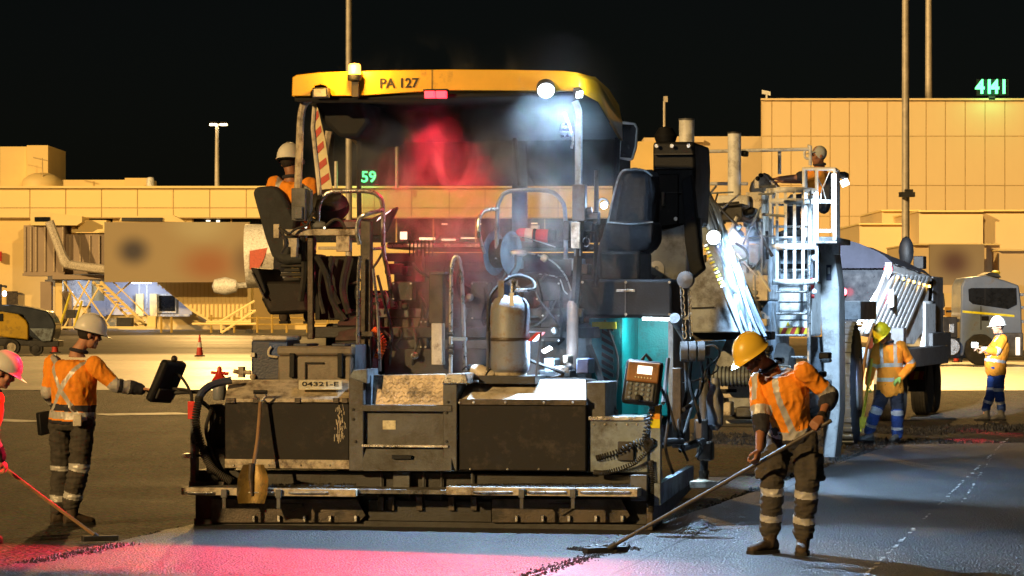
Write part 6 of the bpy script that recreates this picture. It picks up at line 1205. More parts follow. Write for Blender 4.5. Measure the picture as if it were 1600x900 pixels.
def person(label, base, J, Fd, look, hat, skin='skin', trousers='charcoal', tro2=None, boots='boot', vox=.0075, hands=True, o={}, hatup=None):
    base = Vector(base); t = thing('person', label, 'person', base)
    g = lambda k: J[k]
    s = o.get('scale', 1.0)
    hp = (g('hl') + g('hr')) / 2; scn = (g('sl') + g('sr')) / 2; up = (scn - hp); tl_ = up.length; up = up / tl_
    rt_h = (g('hr') - g('hl')).normalized(); rt_s = (g('sr') - g('sl')).normalized()
    Fd = Vector(Fd).normalized()
    lookv = Vector(look).normalized(); hup = Vector(hatup).normalized() if hatup else (Vector((0, 0, 1)) * .9 + (g('head') - g('neck')).normalized() * .4)
    hup = (hup - lookv * hup.dot(lookv)).normalized(); hr = lookv.cross(hup); H = g('head')
    hpnt = lambda r, f_, u: H + hr * (r * s) + lookv * (f_ * s) + hup * (u * s)
    def torso(b, gx, z0, z1, ex):
        prof = [(-.16, .125, .10), (-.05, .165, .118), (.08, .165, .118), (.30, .150, .110), (.50, .155, .118), (.72, .170, .128), (.88, .165, .112), (.98, .135, .09), (1.05, .08, .068)]
        rings = []
        for (tt, wd, dp) in prof:
            if tt < z0 or tt > z1: continue
            c = hp + up * (tt * tl_); r = rt_h.lerp(rt_s, min(1, max(0, tt))); r = (r - up * r.dot(up)).normalized(); fr_ = up.cross(r).normalized()
            bl = o.get('belly', 0) * math.exp(-((tt - .3) / .25) ** 2)
            rings.append([c + fr_ * bl * .5 + r * ((wd * s * o.get('bulk', 1) + ex) * math.cos(a)) + fr_ * ((dp * s * o.get('bulk', 1) + ex + bl * .5) * math.sin(a)) for a in [2 * math.pi * i / 20 for i in range(20)]])
        n = 20; vs = [p for r in rings for p in r]; k = len(rings)
        b.add(vs, [(i * n + j, i * n + (j + 1) % n, (i + 1) * n + (j + 1) % n, (i + 1) * n + j) for i in range(k - 1) for j in range(n)] + [tuple(range(n))[::-1], tuple(range((k - 1) * n, k * n))])
    def limb(b, pts, rad, n=14):
        q, r = [], []
        for i in range(len(pts) - 1):
            for k in range(5): q.append(pts[i].lerp(pts[i + 1], k / 5)); r.append(rad[i] + (rad[i + 1] - rad[i]) * k / 5)
        q.append(pts[-1]); r.append(rad[-1]); b.tube(q, [x * s for x in r], n)
        for p, x in ((pts[0], rad[0]), (pts[-1], rad[-1])): b.ball(p, (x * s, 0, 0), (0, x * s, 0), (0, 0, x * s), 12)
        for p, x in zip(pts[1:-1], rad[1:-1]): b.ball(p, (x * s * 1.02, 0, 0), (0, x * s * 1.02, 0), (0, 0, x * s * 1.02), 12)
    # ---- body: one continuous skin surface
    b = MB(); torso(b, 0, -.2, 1.1, -.012)
    b.ball(hpnt(0, -.012, .03), hr * .076 * s, lookv * .095 * s, hup * .098 * s, 20); b.ball(hpnt(0, .026, -.050), hr * .058 * s, lookv * .062 * s, hup * .068 * s, 16); b.ball(hpnt(0, .066, -.094), hr * .028 * s, lookv * .022 * s, hup * .018 * s, 10)
    b.ball(hpnt(0, .072, .030), hr * .054 * s, lookv * .020 * s, hup * .013 * s, 12); b.tube([hpnt(0, .084, .022), hpnt(0, .102, -.014), hpnt(0, .106, -.026)], [.010 * s, .014 * s, .015 * s], 8); b.ball(hpnt(0, .094, -.028), hr * .021 * s, lookv * .014 * s, hup * .010 * s, 8)
    for sg in (-1, 1): b.ball(hpnt(sg * .080, -.008, -.004), hr * .011 * s, lookv * .020 * s, hup * .033 * s, 10); b.ball(hpnt(sg * .044, .060, -.016), hr * .024 * s, lookv * .022 * s, hup * .022 * s, 10)
    for dz in (-.058, -.068): b.ball(hpnt(0, .084, dz), hr * .026 * s, lookv * .010 * s, hup * .0065 * s, 8)
    b.tube([hpnt(0, -.018, -.03), g('neck').lerp(H, .35), g('neck'), g('neck') - up * .05], [.056 * s, .054 * s, .062 * s, .08 * s], 14)
    for L_ in 'lr':
        limb(b, [g('s' + L_), g('e' + L_), g('w' + L_)], [.052, .042, .028]); limb(b, [g('h' + L_) - up * .03, g('k' + L_), g('a' + L_)], [.078, .052, .038])
        zg = J.get('ground' + L_, 0) + .045; limb(b, [g('a' + L_), Vector((*g('a' + L_).lerp(g('t' + L_), .3).xy, zg)), Vector((*g('a' + L_).lerp(g('t' + L_), .8).xy, zg))], [.036, .024, .02])
        hd = o.get('hand' + L_)
        if hands and hd:
            d, pn, curl = Vector(hd[0]).normalized(), Vector(hd[1]).normalized(), hd[2]; pn = (pn - d * pn.dot(d)).normalized()
            sd = d.cross(pn) * (1 if L_ == 'l' else -1); sd = sd * hd[3] if len(hd) > 3 else sd; w0 = g('w' + L_)
            b.tube([w0, w0 + d * .03 * s, w0 + d * .07 * s, w0 + d * .098 * s], [(.026 * s, .02 * s), (.033 * s, .018 * s), (.040 * s, .016 * s), (.038 * s, .013 * s)], 12) if False else None
            for q, rr in ((-.028, .013), (-.01, .015), (.01, .015), (.028, .013)): b.tube([w0 - d * .01, w0 + d * .05 * s + sd * q * .8 * s, w0 + d * .095 * s + sd * q * s], [.018 * s, .016 * s, rr * .9 * s], 8)
            for q, ln in ((-.030, .062), (-.010, .078), (.010, .084), (.030, .074)):
                p = w0 + d * .092 * s + sd * q * s; dd = d; pts = [p]
                for k, fr_ in enumerate((.45, .32, .23)):
                    rot = Matrix.Rotation(curl * (.8 if k == 0 else 1), 3, d.cross(pn)); dd = rot @ dd; p = p + dd * ln * fr_ * s * 1.15; pts.append(p)
                b.tube(pts, [.0098 * s, .0095 * s, .009 * s, .0078 * s], 8); b.ball(pts[-1], (.008 * s, 0, 0), (0, .008 * s, 0), (0, 0, .008 * s), 8)
            tb0 = w0 + d * .03 * s + sd * .022 * s; t1 = tb0 + (sd * .8 + d * .6 + pn * .3 * curl).normalized() * .042 * s; t2 = t1 + (sd * (.4 - .4 * curl) + d * .8 + pn * .7 * curl).normalized() * .034 * s
            b.tube([tb0, t1, t2], [.015 * s, .0115 * s, .0095 * s], 8); b.ball(t2, (.0095 * s, 0, 0), (0, .0095 * s, 0), (0, 0, .0095 * s), 8)
    me = remesh(b, vox * .9, 3, 'body'); idx = None; mats = [M[skin]]
    if o.get('gloves'):
        c = centers(me); idx = np.zeros(len(c), int); mats.append(M['glove'])
        for L_ in 'lr': k = np.linalg.norm(c - np.array(g('w' + L_) + Vector(o['hand' + L_][0]).normalized() * .07), axis=1) < .115; idx[k] = 1
    bd = finish(me, t, 'body', mats, idx)
    for sg in (-1, 1): MB().ball(hpnt(sg * .031, .080, .010), hr * .014 * s, lookv * .009 * s, hup * .008 * s, 10).build('eye', M['ink'], bd)
    MB().ball(hpnt(0, -.020, .026), hr * .0795 * s, lookv * .0935 * s, hup * .098 * s, 18).build('hair', M['hair'], t)
    # ---- trousers
    b = MB(); torso(b, 0, -.2, .31, .014)
    tr_ = o.get('tr', .020)
    for L_ in 'lr': limb(b, [g('h' + L_) - up * .02, g('k' + L_), g('a' + L_) + Vector((0, 0, .03))], [.086 + tr_ * .6, .062 + tr_, .052 + tr_])
    if o.get('pocket'): 
        for L_ in o['pocket']: c_ = g('h' + L_).lerp(g('k' + L_), .62); sd = (g('h' + L_) - hp); sd.z = 0; sd.normalize(); fw_ = Vector((0, 0, 1)).cross(sd); b.obox(c_ + sd * .085, sd * .035, fw_ * .075, (g('k' + L_) - g('h' + L_)).normalized() * .10)
    me = remesh(b, vox, 5, 'trousers'); c = centers(me); idx = np.zeros(len(c), int); best = np.full(len(c), 1e9)
    for L_ in 'lr':
        d, p = project(c, [g('h' + L_), g('k' + L_), g('a' + L_)]); k = d < best; best[k] = d[k]; total = (g('k' + L_) - g('h' + L_)).length + (g('a' + L_) - g('k' + L_)).length; p = p / total
        z = np.zeros(len(c), int)
        if tro2: z[(p > o.get('tro2_from', .55))] = 2
        for a_, b_ in o.get('leg_tape', ((.50, .57), (.80, .86))): z[(p > a_) & (p < b_)] = 1
        idx[k] = z[k]
    finish(me, t, 'trousers', [M[trousers], M['tape'], M[tro2 or trousers]], idx, .0125, o.get('seed', 1), (.8, .8, 1.9))
    # ---- shirt
    b = MB(); torso(b, 0, o.get('hem', -.06), 1.1, .026)
    se = o.get('sleeve', .62)
    for L_ in 'lr':
        A_, E_, W_ = g('s' + L_), g('e' + L_), g('w' + L_); ua, fa = (E_ - A_).length, (W_ - E_).length
        if se <= ua: pts = [A_, A_.lerp(E_, se / ua)]; rd = [.078, .066]
        else: pts = [A_, E_, E_.lerp(W_, min(.97, (se - ua) / fa))]; rd = [.078, .064, .064 - .014 * min(1, (se - ua) / fa)]
        limb(b, pts, rd)
    me = remesh(b, vox, 3, 'shirt'); c = centers(me); n = len(c); idx = np.zeros(n, int)
    tt = (c - np.array(hp)) @ np.array(up) / tl_; rs = np.array(rt_s.lerp(rt_h, .3).normalized()); lat = (c - np.array(hp)) @ rs; fr_v = np.array(up.cross(rt_s).normalized()); fr_c = (c - np.array(hp)) @ fr_v
    tors = np.ones(n, bool); armpar = np.zeros(n)
    for L_ in 'lr':
        d, p = project(c, [g('s' + L_), g('e' + L_), g('w' + L_)]); k = (d < .095 * s) & (p > .05); ax_ = hp + up * .5 * tl_
        inside = np.abs(lat) < .135 * s * o.get('bulk', 1); k &= ~(inside & (p < .16) & (tt > 0)); tors &= ~k; armpar[k] = p[k]
        z = np.zeros(n, int)
        for a_, b_ in o.get('arm_tape', ()): z[(p > a_) & (p < b_)] = 1
        for a_, b_ in o.get('arm_navy', ()): z[(p > a_) & (p < b_)] = 2
        idx[k] = z[k]
    z = np.zeros(n, int)
    if 'navy_below' in o: z[tt < o['navy_below']] = 2
    for a_, b_ in o.get('navy_band', ()): z[(tt > a_) & (tt < b_)] = 2
    for a_, b_ in o.get('tape_band', ()): z[(tt > a_) & (tt < b_)] = 1
    if o.get('front_straps'): k = (np.abs(np.abs(lat) - .095 * s) < .024 * s) & (fr_c > 0) & (tt > o.get('strap_from', .1)); z[k] = 1
    if o.get('shoulder_straps'): k = (np.abs(np.abs(lat) - .095 * s) < .024 * s) & (tt > .9); z[k] = 1
    if o.get('backx'):
        k = ((np.abs(lat - (tt - .55) * .32 * s) < .025 * s) | (np.abs(lat + (tt - .55) * .32 * s) < .025 * s)) & (fr_c < 0.02) & (tt > .1); z[k] = 1
    if o.get('back_straps'): k = (np.abs(np.abs(lat) - .095 * s) < .024 * s) & (fr_c < 0) & (tt > .1); z[k] = 1
    idx[tors] = z[tors]
    finish(me, t, 'shirt', [M['orange'], M['tape'], M['navy']], idx, .0115, o.get('seed', 1) + 3, (1.3, 1.3, .8))
    cn = g('neck') + (H - g('neck')) * .12
    MB().tube([cn + (hr * math.cos(a) + hr.cross(up) * math.sin(a)) * .070 * s + up * (.012 * math.sin(a) - .012) for a in [2 * math.pi * i / 20 for i in range(21)]], .017 * s, 8).build('collar', M[o.get('collar', 'navy')], t)
    # ---- boots
    for L_ in 'lr':
        A_, T_ = g('a' + L_), g('t' + L_); d = Vector((T_.x - A_.x, T_.y - A_.y, 0)); ln = max(d.length, .12); d.normalize(); sd = Vector((-d.y, d.x, 0)); zf = g('ground' + L_) if ('ground' + L_) in J else min(A_.z, T_.z) - .07
        pitch = o.get('pitch' + L_, 0.0); b = MB(); hl = Vector((A_.x, A_.y, zf)) - d * .07 * s; ftl = .29 * s
        rows = ((0, .036, .09), (.12, .044, .115), (.32, .046, .125), (.5, .044, .098), (.68, .050, .078), (.84, .050, .066), (.96, .038, .052), (1.0, .018, .03))
        vs = []; n = 12
        for (q, hw, ht) in rows:
            c_ = hl + d * (q * ftl) + Vector((0, 0, pitch * (1 - q) * .0 + .012))
            for j in range(n): a = 2 * math.pi * j / n; vs.append(c_ + sd * (hw * s * math.cos(a)) + Vector((0, 0, ht * s * (.5 + .5 * math.sin(a)))))
        k = len(rows); b.add(vs, [(i * n + j, i * n + (j + 1) % n, (i + 1) * n + (j + 1) % n, (i + 1) * n + j) for i in range(k - 1) for j in range(n)] + [tuple(range(n))[::-1], tuple(range((k - 1) * n, k * n))])
        b.tube([Vector((A_.x, A_.y, zf + .05)), Vector((A_.x, A_.y, zf + .10)), A_ + (g('k' + L_) - A_).normalized() * .10 * s], [.050 * s, .052 * s, .060 * s], 14)
        me = remesh(b, vox, 3, 'boot'); bo = finish(me, t, 'boot', [M[boots]], None, .003, 2)
        sv_ = [hl + d * (q * ftl) + sd * (sg * hw * 1.08 * s) for sg, rw in ((-1, rows), (1, rows[::-1])) for (q, hw, ht) in rw]
        MB().prism([(p.x, p.y, zf) for p in sv_], (0, 0, .026)).build('sole', M['sole'], bo)
        if o.get('laces', True) and vox < .008:
            for q in (.34, .42, .5, .58): MB().tube([hl + d * (q * ftl) + sd * (-.03 * s) + Vector((0, 0, .135 * s - (q - .3) * .2 * s)), hl + d * (q * ftl) + sd * (.03 * s) + Vector((0, 0, .135 * s - (q - .3) * .2 * s))], .004, 5).build('lace', M['beige'], bo)
    if hat: helmet(t, M[hat], H + hup * .01 * s, lookv, hup, s * 1.02)
    return t
def joints(Y, d, gz=0.0):
    out = {k: P(v[0], v[1], Y + (v[2] if len(v) > 2 else 0)) for k, v in d.items()}
    out['groundl'] = gz; out['groundr'] = gz; return out
# right foreground raker
Y1 = 24.6
J1 = joints(Y1, dict(head=(1176, 556, -.42), neck=(1203, 573, -.27), sr=(1186, 597, -.10), er=(1189, 662, -.22), wr=(1186, 702, -.36), sl=(1256, 580, -.30), el=(1296, 618, -.22), wl=(1284, 650, -.40),
                     hr=(1218, 682, .07), hl=(1256, 684, -.05), kr=(1207, 755, -.04), ar=(1203, 832, .05), tr=(1176, 856, -.06), kl=(1261, 757, -.12), al=(1255, 836, -.02), tl=(1252, 862, -.24)))
w1 = person('worker in yellow hard hat and orange shirt bending over a rake on the right lane', G(1228, 862), J1, (-.5, -.85, 0), (-.72, -.42, -.52), 'hat_y', 'skin_t', 'charcoal', None, 'boot', .007, True,
            dict(sleeve=.37, arm_tape=((.20, .275),), arm_navy=((.275, .60),), navy_below=.10, tape_band=((.10, .22),), front_straps=True, strap_from=.2, back_straps=True, handr=((-.25, -.35, -.9), (-.7, .5, .2), 1.15), handl=((-.55, -.5, -.55), (-.1, .75, -.5), 1.15),
                 leg_tape=((.52, .60), (.80, .87)), pocket='lr', seed=2, hem=-.06, tr=.026, bulk=.98), hatup=(-.42, -.25, .85))
def rake(label, a, b, hd_dir, wd, cat='rake', m='wood', hm='steel_d', r=.016):
    t = thing('rake', label, cat, Vector((b.x, b.y, 0)))
    MB().tube([a, a.lerp(b, .5) + Vector((0, 0, -.006)), b], [r, r, r * .9], 10).build('handle', M[m], t)
    h = Vector(hd_dir).normalized(); MB().obox(b + Vector((0, 0, .005)), h * wd / 2, h.cross(Vector((0, 0, 1))) * .035, (0, 0, .022)).build('head', M[hm], t, .006)
    MB().tube([b.lerp(a, .05), b], [r * 1.5, r * 1.2], 10).build('ferrule', M['steel_d'], t); return t
rake('long rake with dark shaft held by the bending worker in yellow hard hat', P(1299, 657, Y1 - .45), G(945, 860, .02) , (.9, .5, 0), .36, m='shaft')
cl = MB(); rnd = random.Random(8)
for _ in range(70):
    p = G(920 + rnd.uniform(0, 60), 860 + rnd.uniform(-5, 4)); r_ = rnd.uniform(.012, .035); cl.ball(p + Vector((0, 0, r_ * .5)), (r_, 0, 0), (0, r_ * rnd.uniform(.7, 1.2), 0), (0, 0, r_ * rnd.uniform(.5, .9)), 6)
o_ = cl.build('asphalt_clumps', M['asphalt_crumb']); o_['kind'] = 'stuff'; o_['label'] = 'small heap of black asphalt clumps at the rake head'
MB().tube([J1['wl'] + (J1['wl'] - J1['el']).normalized() * d_ for d_ in (-.02, .018)], .036, 14).build('watch', M['ink'], w1)
# left worker seen from behind
Y2 = 28.3
J2 = joints(Y2, dict(head=(140, 523, -.02), neck=(121, 549, 0), sl=(83, 567, .10), el=(76, 612, .12), wl=(92, 640, .30), sr=(148, 570, -.12), er=(178, 601, -.12), wr=(219, 608, -.04),
                     hl=(94, 656, .07), hr=(130, 657, -.06), kl=(97, 727, .12), al=(92, 797, .10), tl=(118, 808, .16), kr=(124, 727, -.08), ar=(112, 790, -.02), tr=(136, 802, .05)), GZ)
w2 = person('worker in white hard hat with crossed back straps reaching to the left control panel', G(112, 812), J2, (.7, .7, 0), (.90, .25, -.22), 'hat_w', 'skin', 'charcoal', None, 'boot', .007, True,
            dict(sleeve=.53, arm_tape=((.215, .275), (.315, .375)), arm_navy=((.275, .315), (.375, .7)), navy_band=((-.2, .0), (.17, .29)), tape_band=((.03, .16),), backx=True, handr=((.96, .1, -.12), (.2, -.2, -.9), .35), handl=((.3, .8, -.4), (.5, 0, -.5), .4), leg_tape=((.50, .57), (.84, .91)), seed=6, tr=.03, bulk=1.14, belly=.05), hatup=(.15, 0, 1))
MB().obox(P(68, 661, Y2 + .1), (.045, .02, .01), (-.02, .04, 0), (-.01, 0, .10)).build('pouch', M['black'], w2, .01); MB().obox(P(121, 657, Y2 - .22), (.038, 0, 0), (0, .02, 0), (0, 0, .05)).build('radio', M['cream'], w2, .008)
# sliver of a third worker at the left edge
Y3 = 26.2
J3 = joints(Y3, dict(head=(4, 583, 0), neck=(-14, 607, 0), sr=(-8, 625, -.16), er=(-14, 675, -.20), wr=(0, 716, -.10), sl=(-30, 620, .16), el=(-30, 672, .24), wl=(-24, 700, .1), hr=(-40, 716, -.08), hl=(-48, 716, .1), kr=(-30, 790, -.1), ar=(-38, 850, -.06), tr=(-10, 862, -.06), kl=(-52, 790, .12), al=(-60, 846, .1), tl=(-34, 856, .12)), GZ)
w3 = person('worker in pale hard hat half cut off at the left edge holding a rake', G(-45, 862), J3, (.95, .1, 0), (.88, .05, -.40), 'hat_w', 'skin', 'charcoal', None, 'boot', .009, True, dict(sleeve=.5, arm_tape=((.22, .29), (.34, .40)), arm_navy=((.29, .34), (.40, .6)), tape_band=((.15, .27), (.6, .7)), navy_below=.12, front_straps=True, handr=((.5, .1, -.8), (-.6, .2, -.4), 1.1), handl=((.5, -.1, -.8), (-.6, -.2, -.4), 1.1), seed=9), hatup=(.2, 0, 1))
rake('wooden handled asphalt lute reaching in from the left edge', P(-26, 706, Y3 + .05), G(156, 842, GZ + .03), (.85, .35, 0), .30, 'lute')
# worker with yellow helmet by the truck
Y4 = 45.4
J4 = joints(Y4, dict(head=(1379, 523, -.12), neck=(1389, 534, -.03), sr=(1372, 543, .02), er=(1363, 572, .0), wr=(1357, 599, -.06), sl=(1407, 541, -.02), el=(1424, 570, .06), wl=(1407, 590, -.12), hr=(1381, 609, .02), hl=(1401, 609, -.02), kr=(1369, 642, -.08), ar=(1358, 676, .05), tr=(1346, 684, -.02), kl=(1402, 645, -.06), al=(1402, 682, .02), tl=(1396, 689, -.12)))
w4 = person('worker in lemon hard hat and long orange shirt prodding the lane edge beside the truck', G(1385, 690), J4, (-.25, -.95, 0), (-.55, -.55, -.62), 'hat_l', 'skin', 'navy', 'royal', 'boot_g', .011, True, dict(sleeve=.60, arm_tape=((.24, .30),), tape_band=((.20, .29), (.53, .62)), front_straps=True, strap_from=.6, hem=-.2, gloves=True, handr=((-.2, -.2, -.95), (.8, -.3, -.1), 1.0), handl=((-.8, -.3, -.5), (-.3, .3, -.8), .7), leg_tape=((.45, .52), (.78, .84)), tro2_from=.42, seed=4, tr=.024))
tl4 = thing('measuring_staff', 'yellow straight staff held by the worker in lemon hard hat', 'staff', G(1345, 676))
MB().tube([P(1362, 560, Y4 - .08), P(1356, 605, Y4 - .10), P(1344, 674, Y4 - .12)], .022, 8).build('shaft', M['lemon'], tl4); MB().obox(P(1347, 660, Y4 - .14), (.05, 0, 0), (0, .03, 0), (.015, 0, .08)).build('foot', M['lemon'], tl4, .01)
tw = thing('wooden_shovel', 'wooden handled tool propped behind the worker in lemon hard hat', 'tool', G(1356, 672)); MB().tube([P(1366, 505, Y4 + 1.2), P(1354, 545, Y4 + 1.2), P(1346, 600, Y4 + 1.2), P(1340, 668, Y4 + 1.2)], .022, 8).build('shaft', M['wood'], tw); MB().obox(P(1340, 664, Y4 + 1.2), (.1, 0, 0), (0, .02, 0), (0, 0, .12)).build('blade', M['steel_b'], tw, .01)
# far worker with folded arms
Y5 = 55.0
J5 = joints(Y5, dict(head=(1559, 511, -.02), neck=(1563, 522, 0), sl=(1567, 530, -.15), el=(1558, 549, -.24), wl=(1536, 546, -.26), sr=(1560, 530, .16), er=(1548, 548, .10), wr=(1542, 551, -.24), hl=(1561, 580, -.08), hr=(1553, 580, .08), kl=(1561, 612, -.10), al=(1565, 641, -.04), tl=(1550, 648, -.10), kr=(1549, 611, .02), ar=(1541, 640, .06), tr=(1525, 648, .02)), GZ)
w5 = person('worker in white hard hat and blue trousers standing with folded arms at far right', G(1552, 651), J5, (-.95, -.25, 0), (-.93, -.34, -.05), 'hat_w', 'skin', 'royal', None, 'boot_g', .011, True, dict(sleeve=.56, arm_tape=((.2, .26), (.44, .50)), tape_band=((.27, .36),), shoulder_straps=True, hem=-.2, handl=((-.9, -.2, .2), (0, 0, -1), .5), handr=((-.7, -.5, .3), (0, 0, -1), .5), leg_tape=((.44, .51), (.76, .83)), seed=12, belly=.10, bulk=1.05))
MB().obox(P(1523, 539, Y5 - .25), (.06, 0, 0), (0, .03, 0), (0, 0, .05)).build('phone', M['tape'], w5, .01)
# paver operator in the left seat, from behind
q = lambda px, py, v: PV.W(*PV.Q(px, py, v))
J6 = dict(head=q(453, 254, 2.05), neck=q(455, 277, 2.0), sl=q(430, 288, 1.98), sr=q(484, 290, 1.95), el=q(424, 325, 2.1), wl=q(440, 340, 2.5), er=q(497, 325, 2.05), wr=q(512, 338, 1.75), hl=q(438, 378, 2.05), hr=q(472, 378, 2.05), kl=q(440, 378, 2.5), kr=q(480, 378, 2.5), al=q(444, 455, 2.55), ar=q(482, 455, 2.55), tl=q(446, 462, 2.75), tr=q(484, 462, 2.75), groundl=1.74, groundr=1.74)
w6 = person('paver operator in white hard hat seated with back to camera on the left seat', q(455, 470, 2.1), J6, (.25, .95, 0), (.45, .88, -.1), 'hat_w', 'skin_t', 'navy', None, 'boot', .010, True, dict(sleeve=.5, arm_tape=((.2, .26),), tape_band=((.1, .2),), back_straps=True, handr=((.8, .2, -.2), (0, -.3, -.9), .9), handl=((.3, .9, 0), (0, 0, -1), .8), seed=15))
# transfer machine operator
J7 = dict(head=q(1279, 243, 14.4), neck=q(1281, 257, 14.45), sl=q(1279, 270, 14.15), sr=q(1283, 270, 14.7), el=q(1246, 277, 14.05), wl=q(1216, 279, 14.0), er=q(1250, 282, 14.7), wr=q(1222, 283, 14.5), hl=q(1274, 312, 14.3), hr=q(1274, 312, 14.65), kl=q(1240, 314, 14.2), kr=q(1240, 314, 14.7), al=q(1243, 356, 14.15), ar=q(1238, 356, 14.7), tl=q(1224, 362, 14.1), tr=q(1220, 362, 14.7), groundl=q(1240, 370, 14.2).z, groundr=q(1240, 370, 14.2).z)
w7 = person('operator in pale cap seated on the transfer machine platform with arm stretched forward', q(1262, 370, 14.4), J7, (-.95, -.2, 0), (-.95, -.25, -.12), None, 'skin_t', 'navy', None, 'boot_g', .011, True, dict(sleeve=.24, arm_navy=((.2, .3),), tape_band=((.15, .25),), shoulder_straps=True, handl=((-.95, 0, -.1), (0, 0, -1), .7), handr=((-.95, 0, -.1), (0, 0, -1), .7), seed=18, leg_tape=((.45, .55),)))
Hh = J7['head']; lk = Vector((-.95, -.25, -.1)).normalized(); cpv = MB().ball(Hh + Vector((.012, 0, .035)), (.098, 0, 0), (0, .088, 0), (0, 0, .095), 18); cpv.tube([Hh + lk * .07 + Vector((0, 0, .05)), Hh + lk * .15 + Vector((0, 0, .035))], [(.07, .012), (.06, .008)], 12); cpv.build('cap', mat('pale_cap', (.42, .44, .42), .85), w7)
# ================================================================== lit lamps
r_lamp = f.Q(853, 141, rv0 - .06); q2 = f.Q(905, 147, rv0 - .02)
work_lamp(853, 141, rv0 - .10, 14, f.Q(900, 600, -3)); work_lamp(905, 147, rv0 - .08, 8, f.Q(1100, 400, -1), sq=True)
spot('work_beam', f.W(*r_lamp) + Vector((0, -.16, -.02)), (0.55, 25.4, 0), 3000, LED, 100, .6, .06, pv)
spot('work_beam', f.W(*q2) + Vector((.08, -.12, -.03)), (4.2, 27.5, 0), 520, LED, 85, .5, .05, pv)
spot('deck_beam', f.W(*f.Q(905, 150, 1.1)), f.W(*f.Q(830, 560, .6)), 800, LED, 80, .6, .04, pv)
MB().lathe([(0, 0), (.03, 0), (.025, .02), (0, .025)], f.Q(944, 321, 1.5), (-.2, -1, 0), 14).build('marker_lamp', E_LED, pv); MB().tube([f.Q(942, 320, 1.53) + Vector((.05 * math.cos(t), 0, .055 * math.sin(t))) for t in [math.pi * i / 10 for i in range(11)]], .012, 6).build('lamp_guard', M['steel_d'], pv)
MB().ppoly(f, [(846, 548), (858, 541), (862, 545), (850, 552)], .55, .6).build('deck_lamp', emit('deck_led', (.9, .95, 1), 16), pv)
l = bpy.data.lights.new('deck_lamp_light', 'POINT'); l.energy = 36; l.color = LED; l.shadow_soft_size = .05; o = bpy.data.objects.new('deck_lamp_light', l); col.objects.link(o); o.parent = pv; o.location = f.Q(856, 550, .5)
l = bpy.data.lights.new('marker_lamp_light', 'POINT'); l.energy = 7; l.color = LED; l.shadow_soft_size = .05; o = bpy.data.objects.new('marker_lamp_light', l); col.objects.link(o); o.parent = pv; o.location = f.Q(944, 321, 1.38)
l = bpy.data.lights.new('corner_lamp_spill', 'POINT'); l.energy = 34; l.color = LEDW; l.shadow_soft_size = .06; o = bpy.data.objects.new('corner_lamp_spill', l); col.objects.link(o); o.parent = pv; o.location = f.Q(905, 147, .7) + Vector((.26, 0, .05))
red = f.W(*f.Q(680, 150, rv0 - .12))
band_spot('red_zone_beam', red, G(300, 870), 9000, (1, .01, .045), .55, .135, .22, pv)
spot('red_cab_glow', f.W(*f.Q(690, 156, 1.0)), f.W(*f.Q(680, 420, 1.9)), 750, (1, .01, .05), 84, .8, .05, pv)
# transfer machine lamps
spot('machine_beam', f.W(*lq) + Vector((.0, -.35, 0)), (6.8, 35.2, 0), 1900, LED, 122, .35, .08, mt)
area('tube_light', f.W(*f.Q(1300, 315, 13.0)), f.W(*f.Q(1260, 420, 13.2)) , 25, LED, .12, .7, mt)
spot('ladder_beam', f.W(*f.Q(1324, 288, 11.6)), f.W(*f.Q(1272, 600, 14.4)), 900, LED, 66, .6, .1, mt)
spot('site_beam', f.W(*f.Q(1323, 290, 15.4)), G(1480, 655), 480, LEDW, 120, .6, .08, mt)
spot('truck_fill_beam', f.W(*f.Q(1323, 284, 15.4)), f2.W(*f2.Q(1422, 470, vr + 2)), 52000, LEDW, 17, .5, .08, mt)  # extra narrow beam added here to brighten the truck's side wall
# truck rear red projector: two red marks on the finished lane
for k, (x, y) in enumerate(((1533, 674), (1528, 688))):
    pass
band_spot('red_mark_beam', f2.W(*f2.Q(1391, 420, vr)) + Vector((.1, -.3, 0)), (G(1535, 671.5)), 700, (1, .02, .06), .07, .2, .08, tk)
band_spot('red_mark_beam', f2.W(*f2.Q(1391, 420, vr)) + Vector((.1, -.3, 0)), G(1524, 685), 1800, (1, .02, .06), .045, .055, .1, tk)
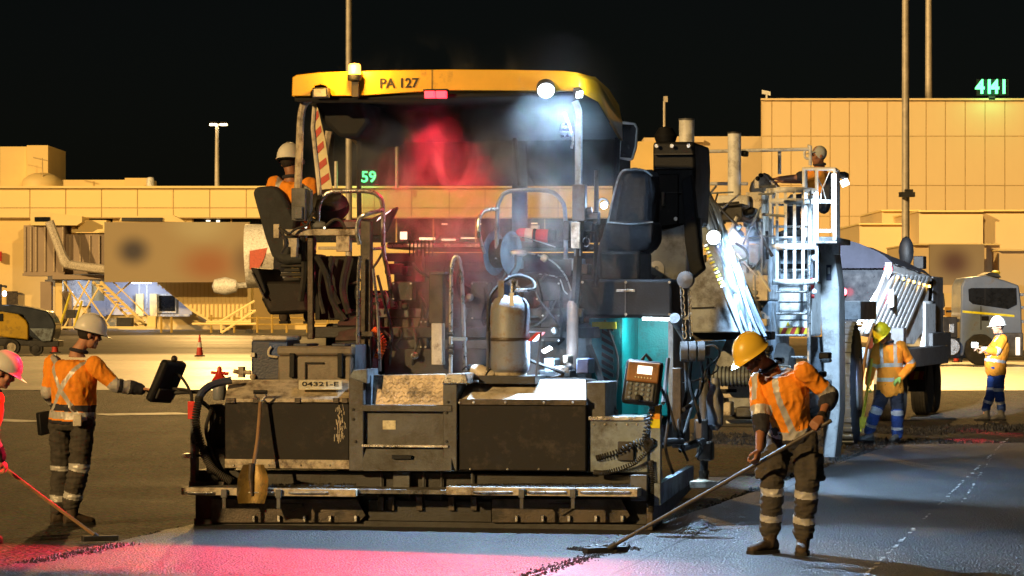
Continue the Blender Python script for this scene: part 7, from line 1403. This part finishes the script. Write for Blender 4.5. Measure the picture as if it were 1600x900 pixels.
# ================================================================== steam over the hot screed
def steam(name, label, c, size, dens, seed, col_=(.92, .93, .95), noise_scale=1.9, aniso=.2):
    m = bpy.data.materials.new(name); m.use_nodes = True; t = m.node_tree; N, L = t.nodes, t.links; N.remove(N['Principled BSDF'])
    pvn = N.new('ShaderNodeVolumePrincipled'); pvn.inputs['Color'].default_value = (*col_, 1); pvn.inputs['Anisotropy'].default_value = aniso
    tc = N.new('ShaderNodeTexCoord'); n1 = N.new('ShaderNodeTexNoise'); n1.inputs['Scale'].default_value = noise_scale; n1.inputs['Detail'].default_value = 6; n1.inputs['Distortion'].default_value = 1.4
    mp = N.new('ShaderNodeMapping'); mp.inputs['Location'].default_value = (seed, seed, seed); mp.inputs['Scale'].default_value = (1, 1, .7); L.new(tc.outputs['Object'], mp.inputs[0]); L.new(mp.outputs[0], n1.inputs['Vector'])
    mr = N.new('ShaderNodeMapRange'); mr.inputs['From Min'].default_value = .47; mr.inputs['From Max'].default_value = .66; L.new(n1.outputs['Fac'], mr.inputs['Value'])
    sc_ = N.new('ShaderNodeMapping'); sc_.inputs['Scale'].default_value = tuple(1 / (x / 2) for x in size); L.new(tc.outputs['Object'], sc_.inputs[0]); ln = N.new('ShaderNodeVectorMath'); ln.operation = 'LENGTH'; L.new(sc_.outputs[0], ln.inputs[0])
    fo = N.new('ShaderNodeMapRange'); fo.interpolation_type = 'SMOOTHSTEP'; fo.inputs['From Min'].default_value = .1; fo.inputs['From Max'].default_value = 1; fo.inputs['To Min'].default_value = 1; fo.inputs['To Max'].default_value = 0; L.new(ln.outputs['Value'], fo.inputs['Value'])
    mu = N.new('ShaderNodeMath'); mu.operation = 'MULTIPLY'; L.new(mr.outputs[0], mu.inputs[0]); L.new(fo.outputs[0], mu.inputs[1]); m2 = N.new('ShaderNodeMath'); m2.operation = 'MULTIPLY'; m2.inputs[1].default_value = dens; L.new(mu.outputs[0], m2.inputs[0]); L.new(m2.outputs[0], pvn.inputs['Density'])
    L.new(pvn.outputs[0], N['Material Output'].inputs['Volume'])
    b = MB().box(tuple(-x / 2 for x in size), tuple(x / 2 for x in size)); o = b.build('steam', m, None, smooth=False); o.location = f.W(*c); o.rotation_euler = (0, 0, -f.th); o['kind'] = 'stuff'; o['label'] = label; return o
steam('steam_red', 'drifting steam lit red inside the paver cab', f.Q(690, 270, 1.9), (3.1, 1.6, 2.7), 3.2, 3.0)
steam('steam_white', 'thin pale steam rising behind the gas cylinder', f.Q(760, 420, 1.0), (3.2, 1.1, 3.6), 1.5, 8.0)
# thin volumes added to imitate the glare round the lamps
def lamp_glow(name, label, c, size, dens):
    m = bpy.data.materials.new(name); m.use_nodes = True; t = m.node_tree; N, L = t.nodes, t.links; N.remove(N['Principled BSDF'])
    pvn = N.new('ShaderNodeVolumePrincipled'); pvn.inputs['Color'].default_value = (.9, .92, .95, 1)
    tc = N.new('ShaderNodeTexCoord'); sc_ = N.new('ShaderNodeMapping'); sc_.inputs['Scale'].default_value = tuple(2 / x for x in size); L.new(tc.outputs['Object'], sc_.inputs[0]); ln = N.new('ShaderNodeVectorMath'); ln.operation = 'LENGTH'; L.new(sc_.outputs[0], ln.inputs[0])
    fo = N.new('ShaderNodeMapRange'); fo.interpolation_type = 'SMOOTHSTEP'; fo.inputs['From Min'].default_value = .0; fo.inputs['From Max'].default_value = 1; fo.inputs['To Min'].default_value = dens; fo.inputs['To Max'].default_value = 0; L.new(ln.outputs['Value'], fo.inputs['Value']); L.new(fo.outputs[0], pvn.inputs['Density'])
    L.new(pvn.outputs[0], N['Material Output'].inputs['Volume'])
    o = MB().box(tuple(-x / 2 for x in size), tuple(x / 2 for x in size)).build('lamp_glow', m, None, smooth=False); o.location = f.W(*c); o.rotation_euler = (0, 0, -f.th); o['kind'] = 'stuff'; o['label'] = label; return o
lamp_glow('roof_lamp_glow', 'thin glow volume added round the right roof lamps', f.Q(872, 150, .2), (1.4, .8, 1.3), .07)
lamp_glow('machine_lamp_glow', 'thin glow volume added round the transfer machine lamp', f.Q(1116, 372, 7.3), (1.6, .9, 1.6), .09)
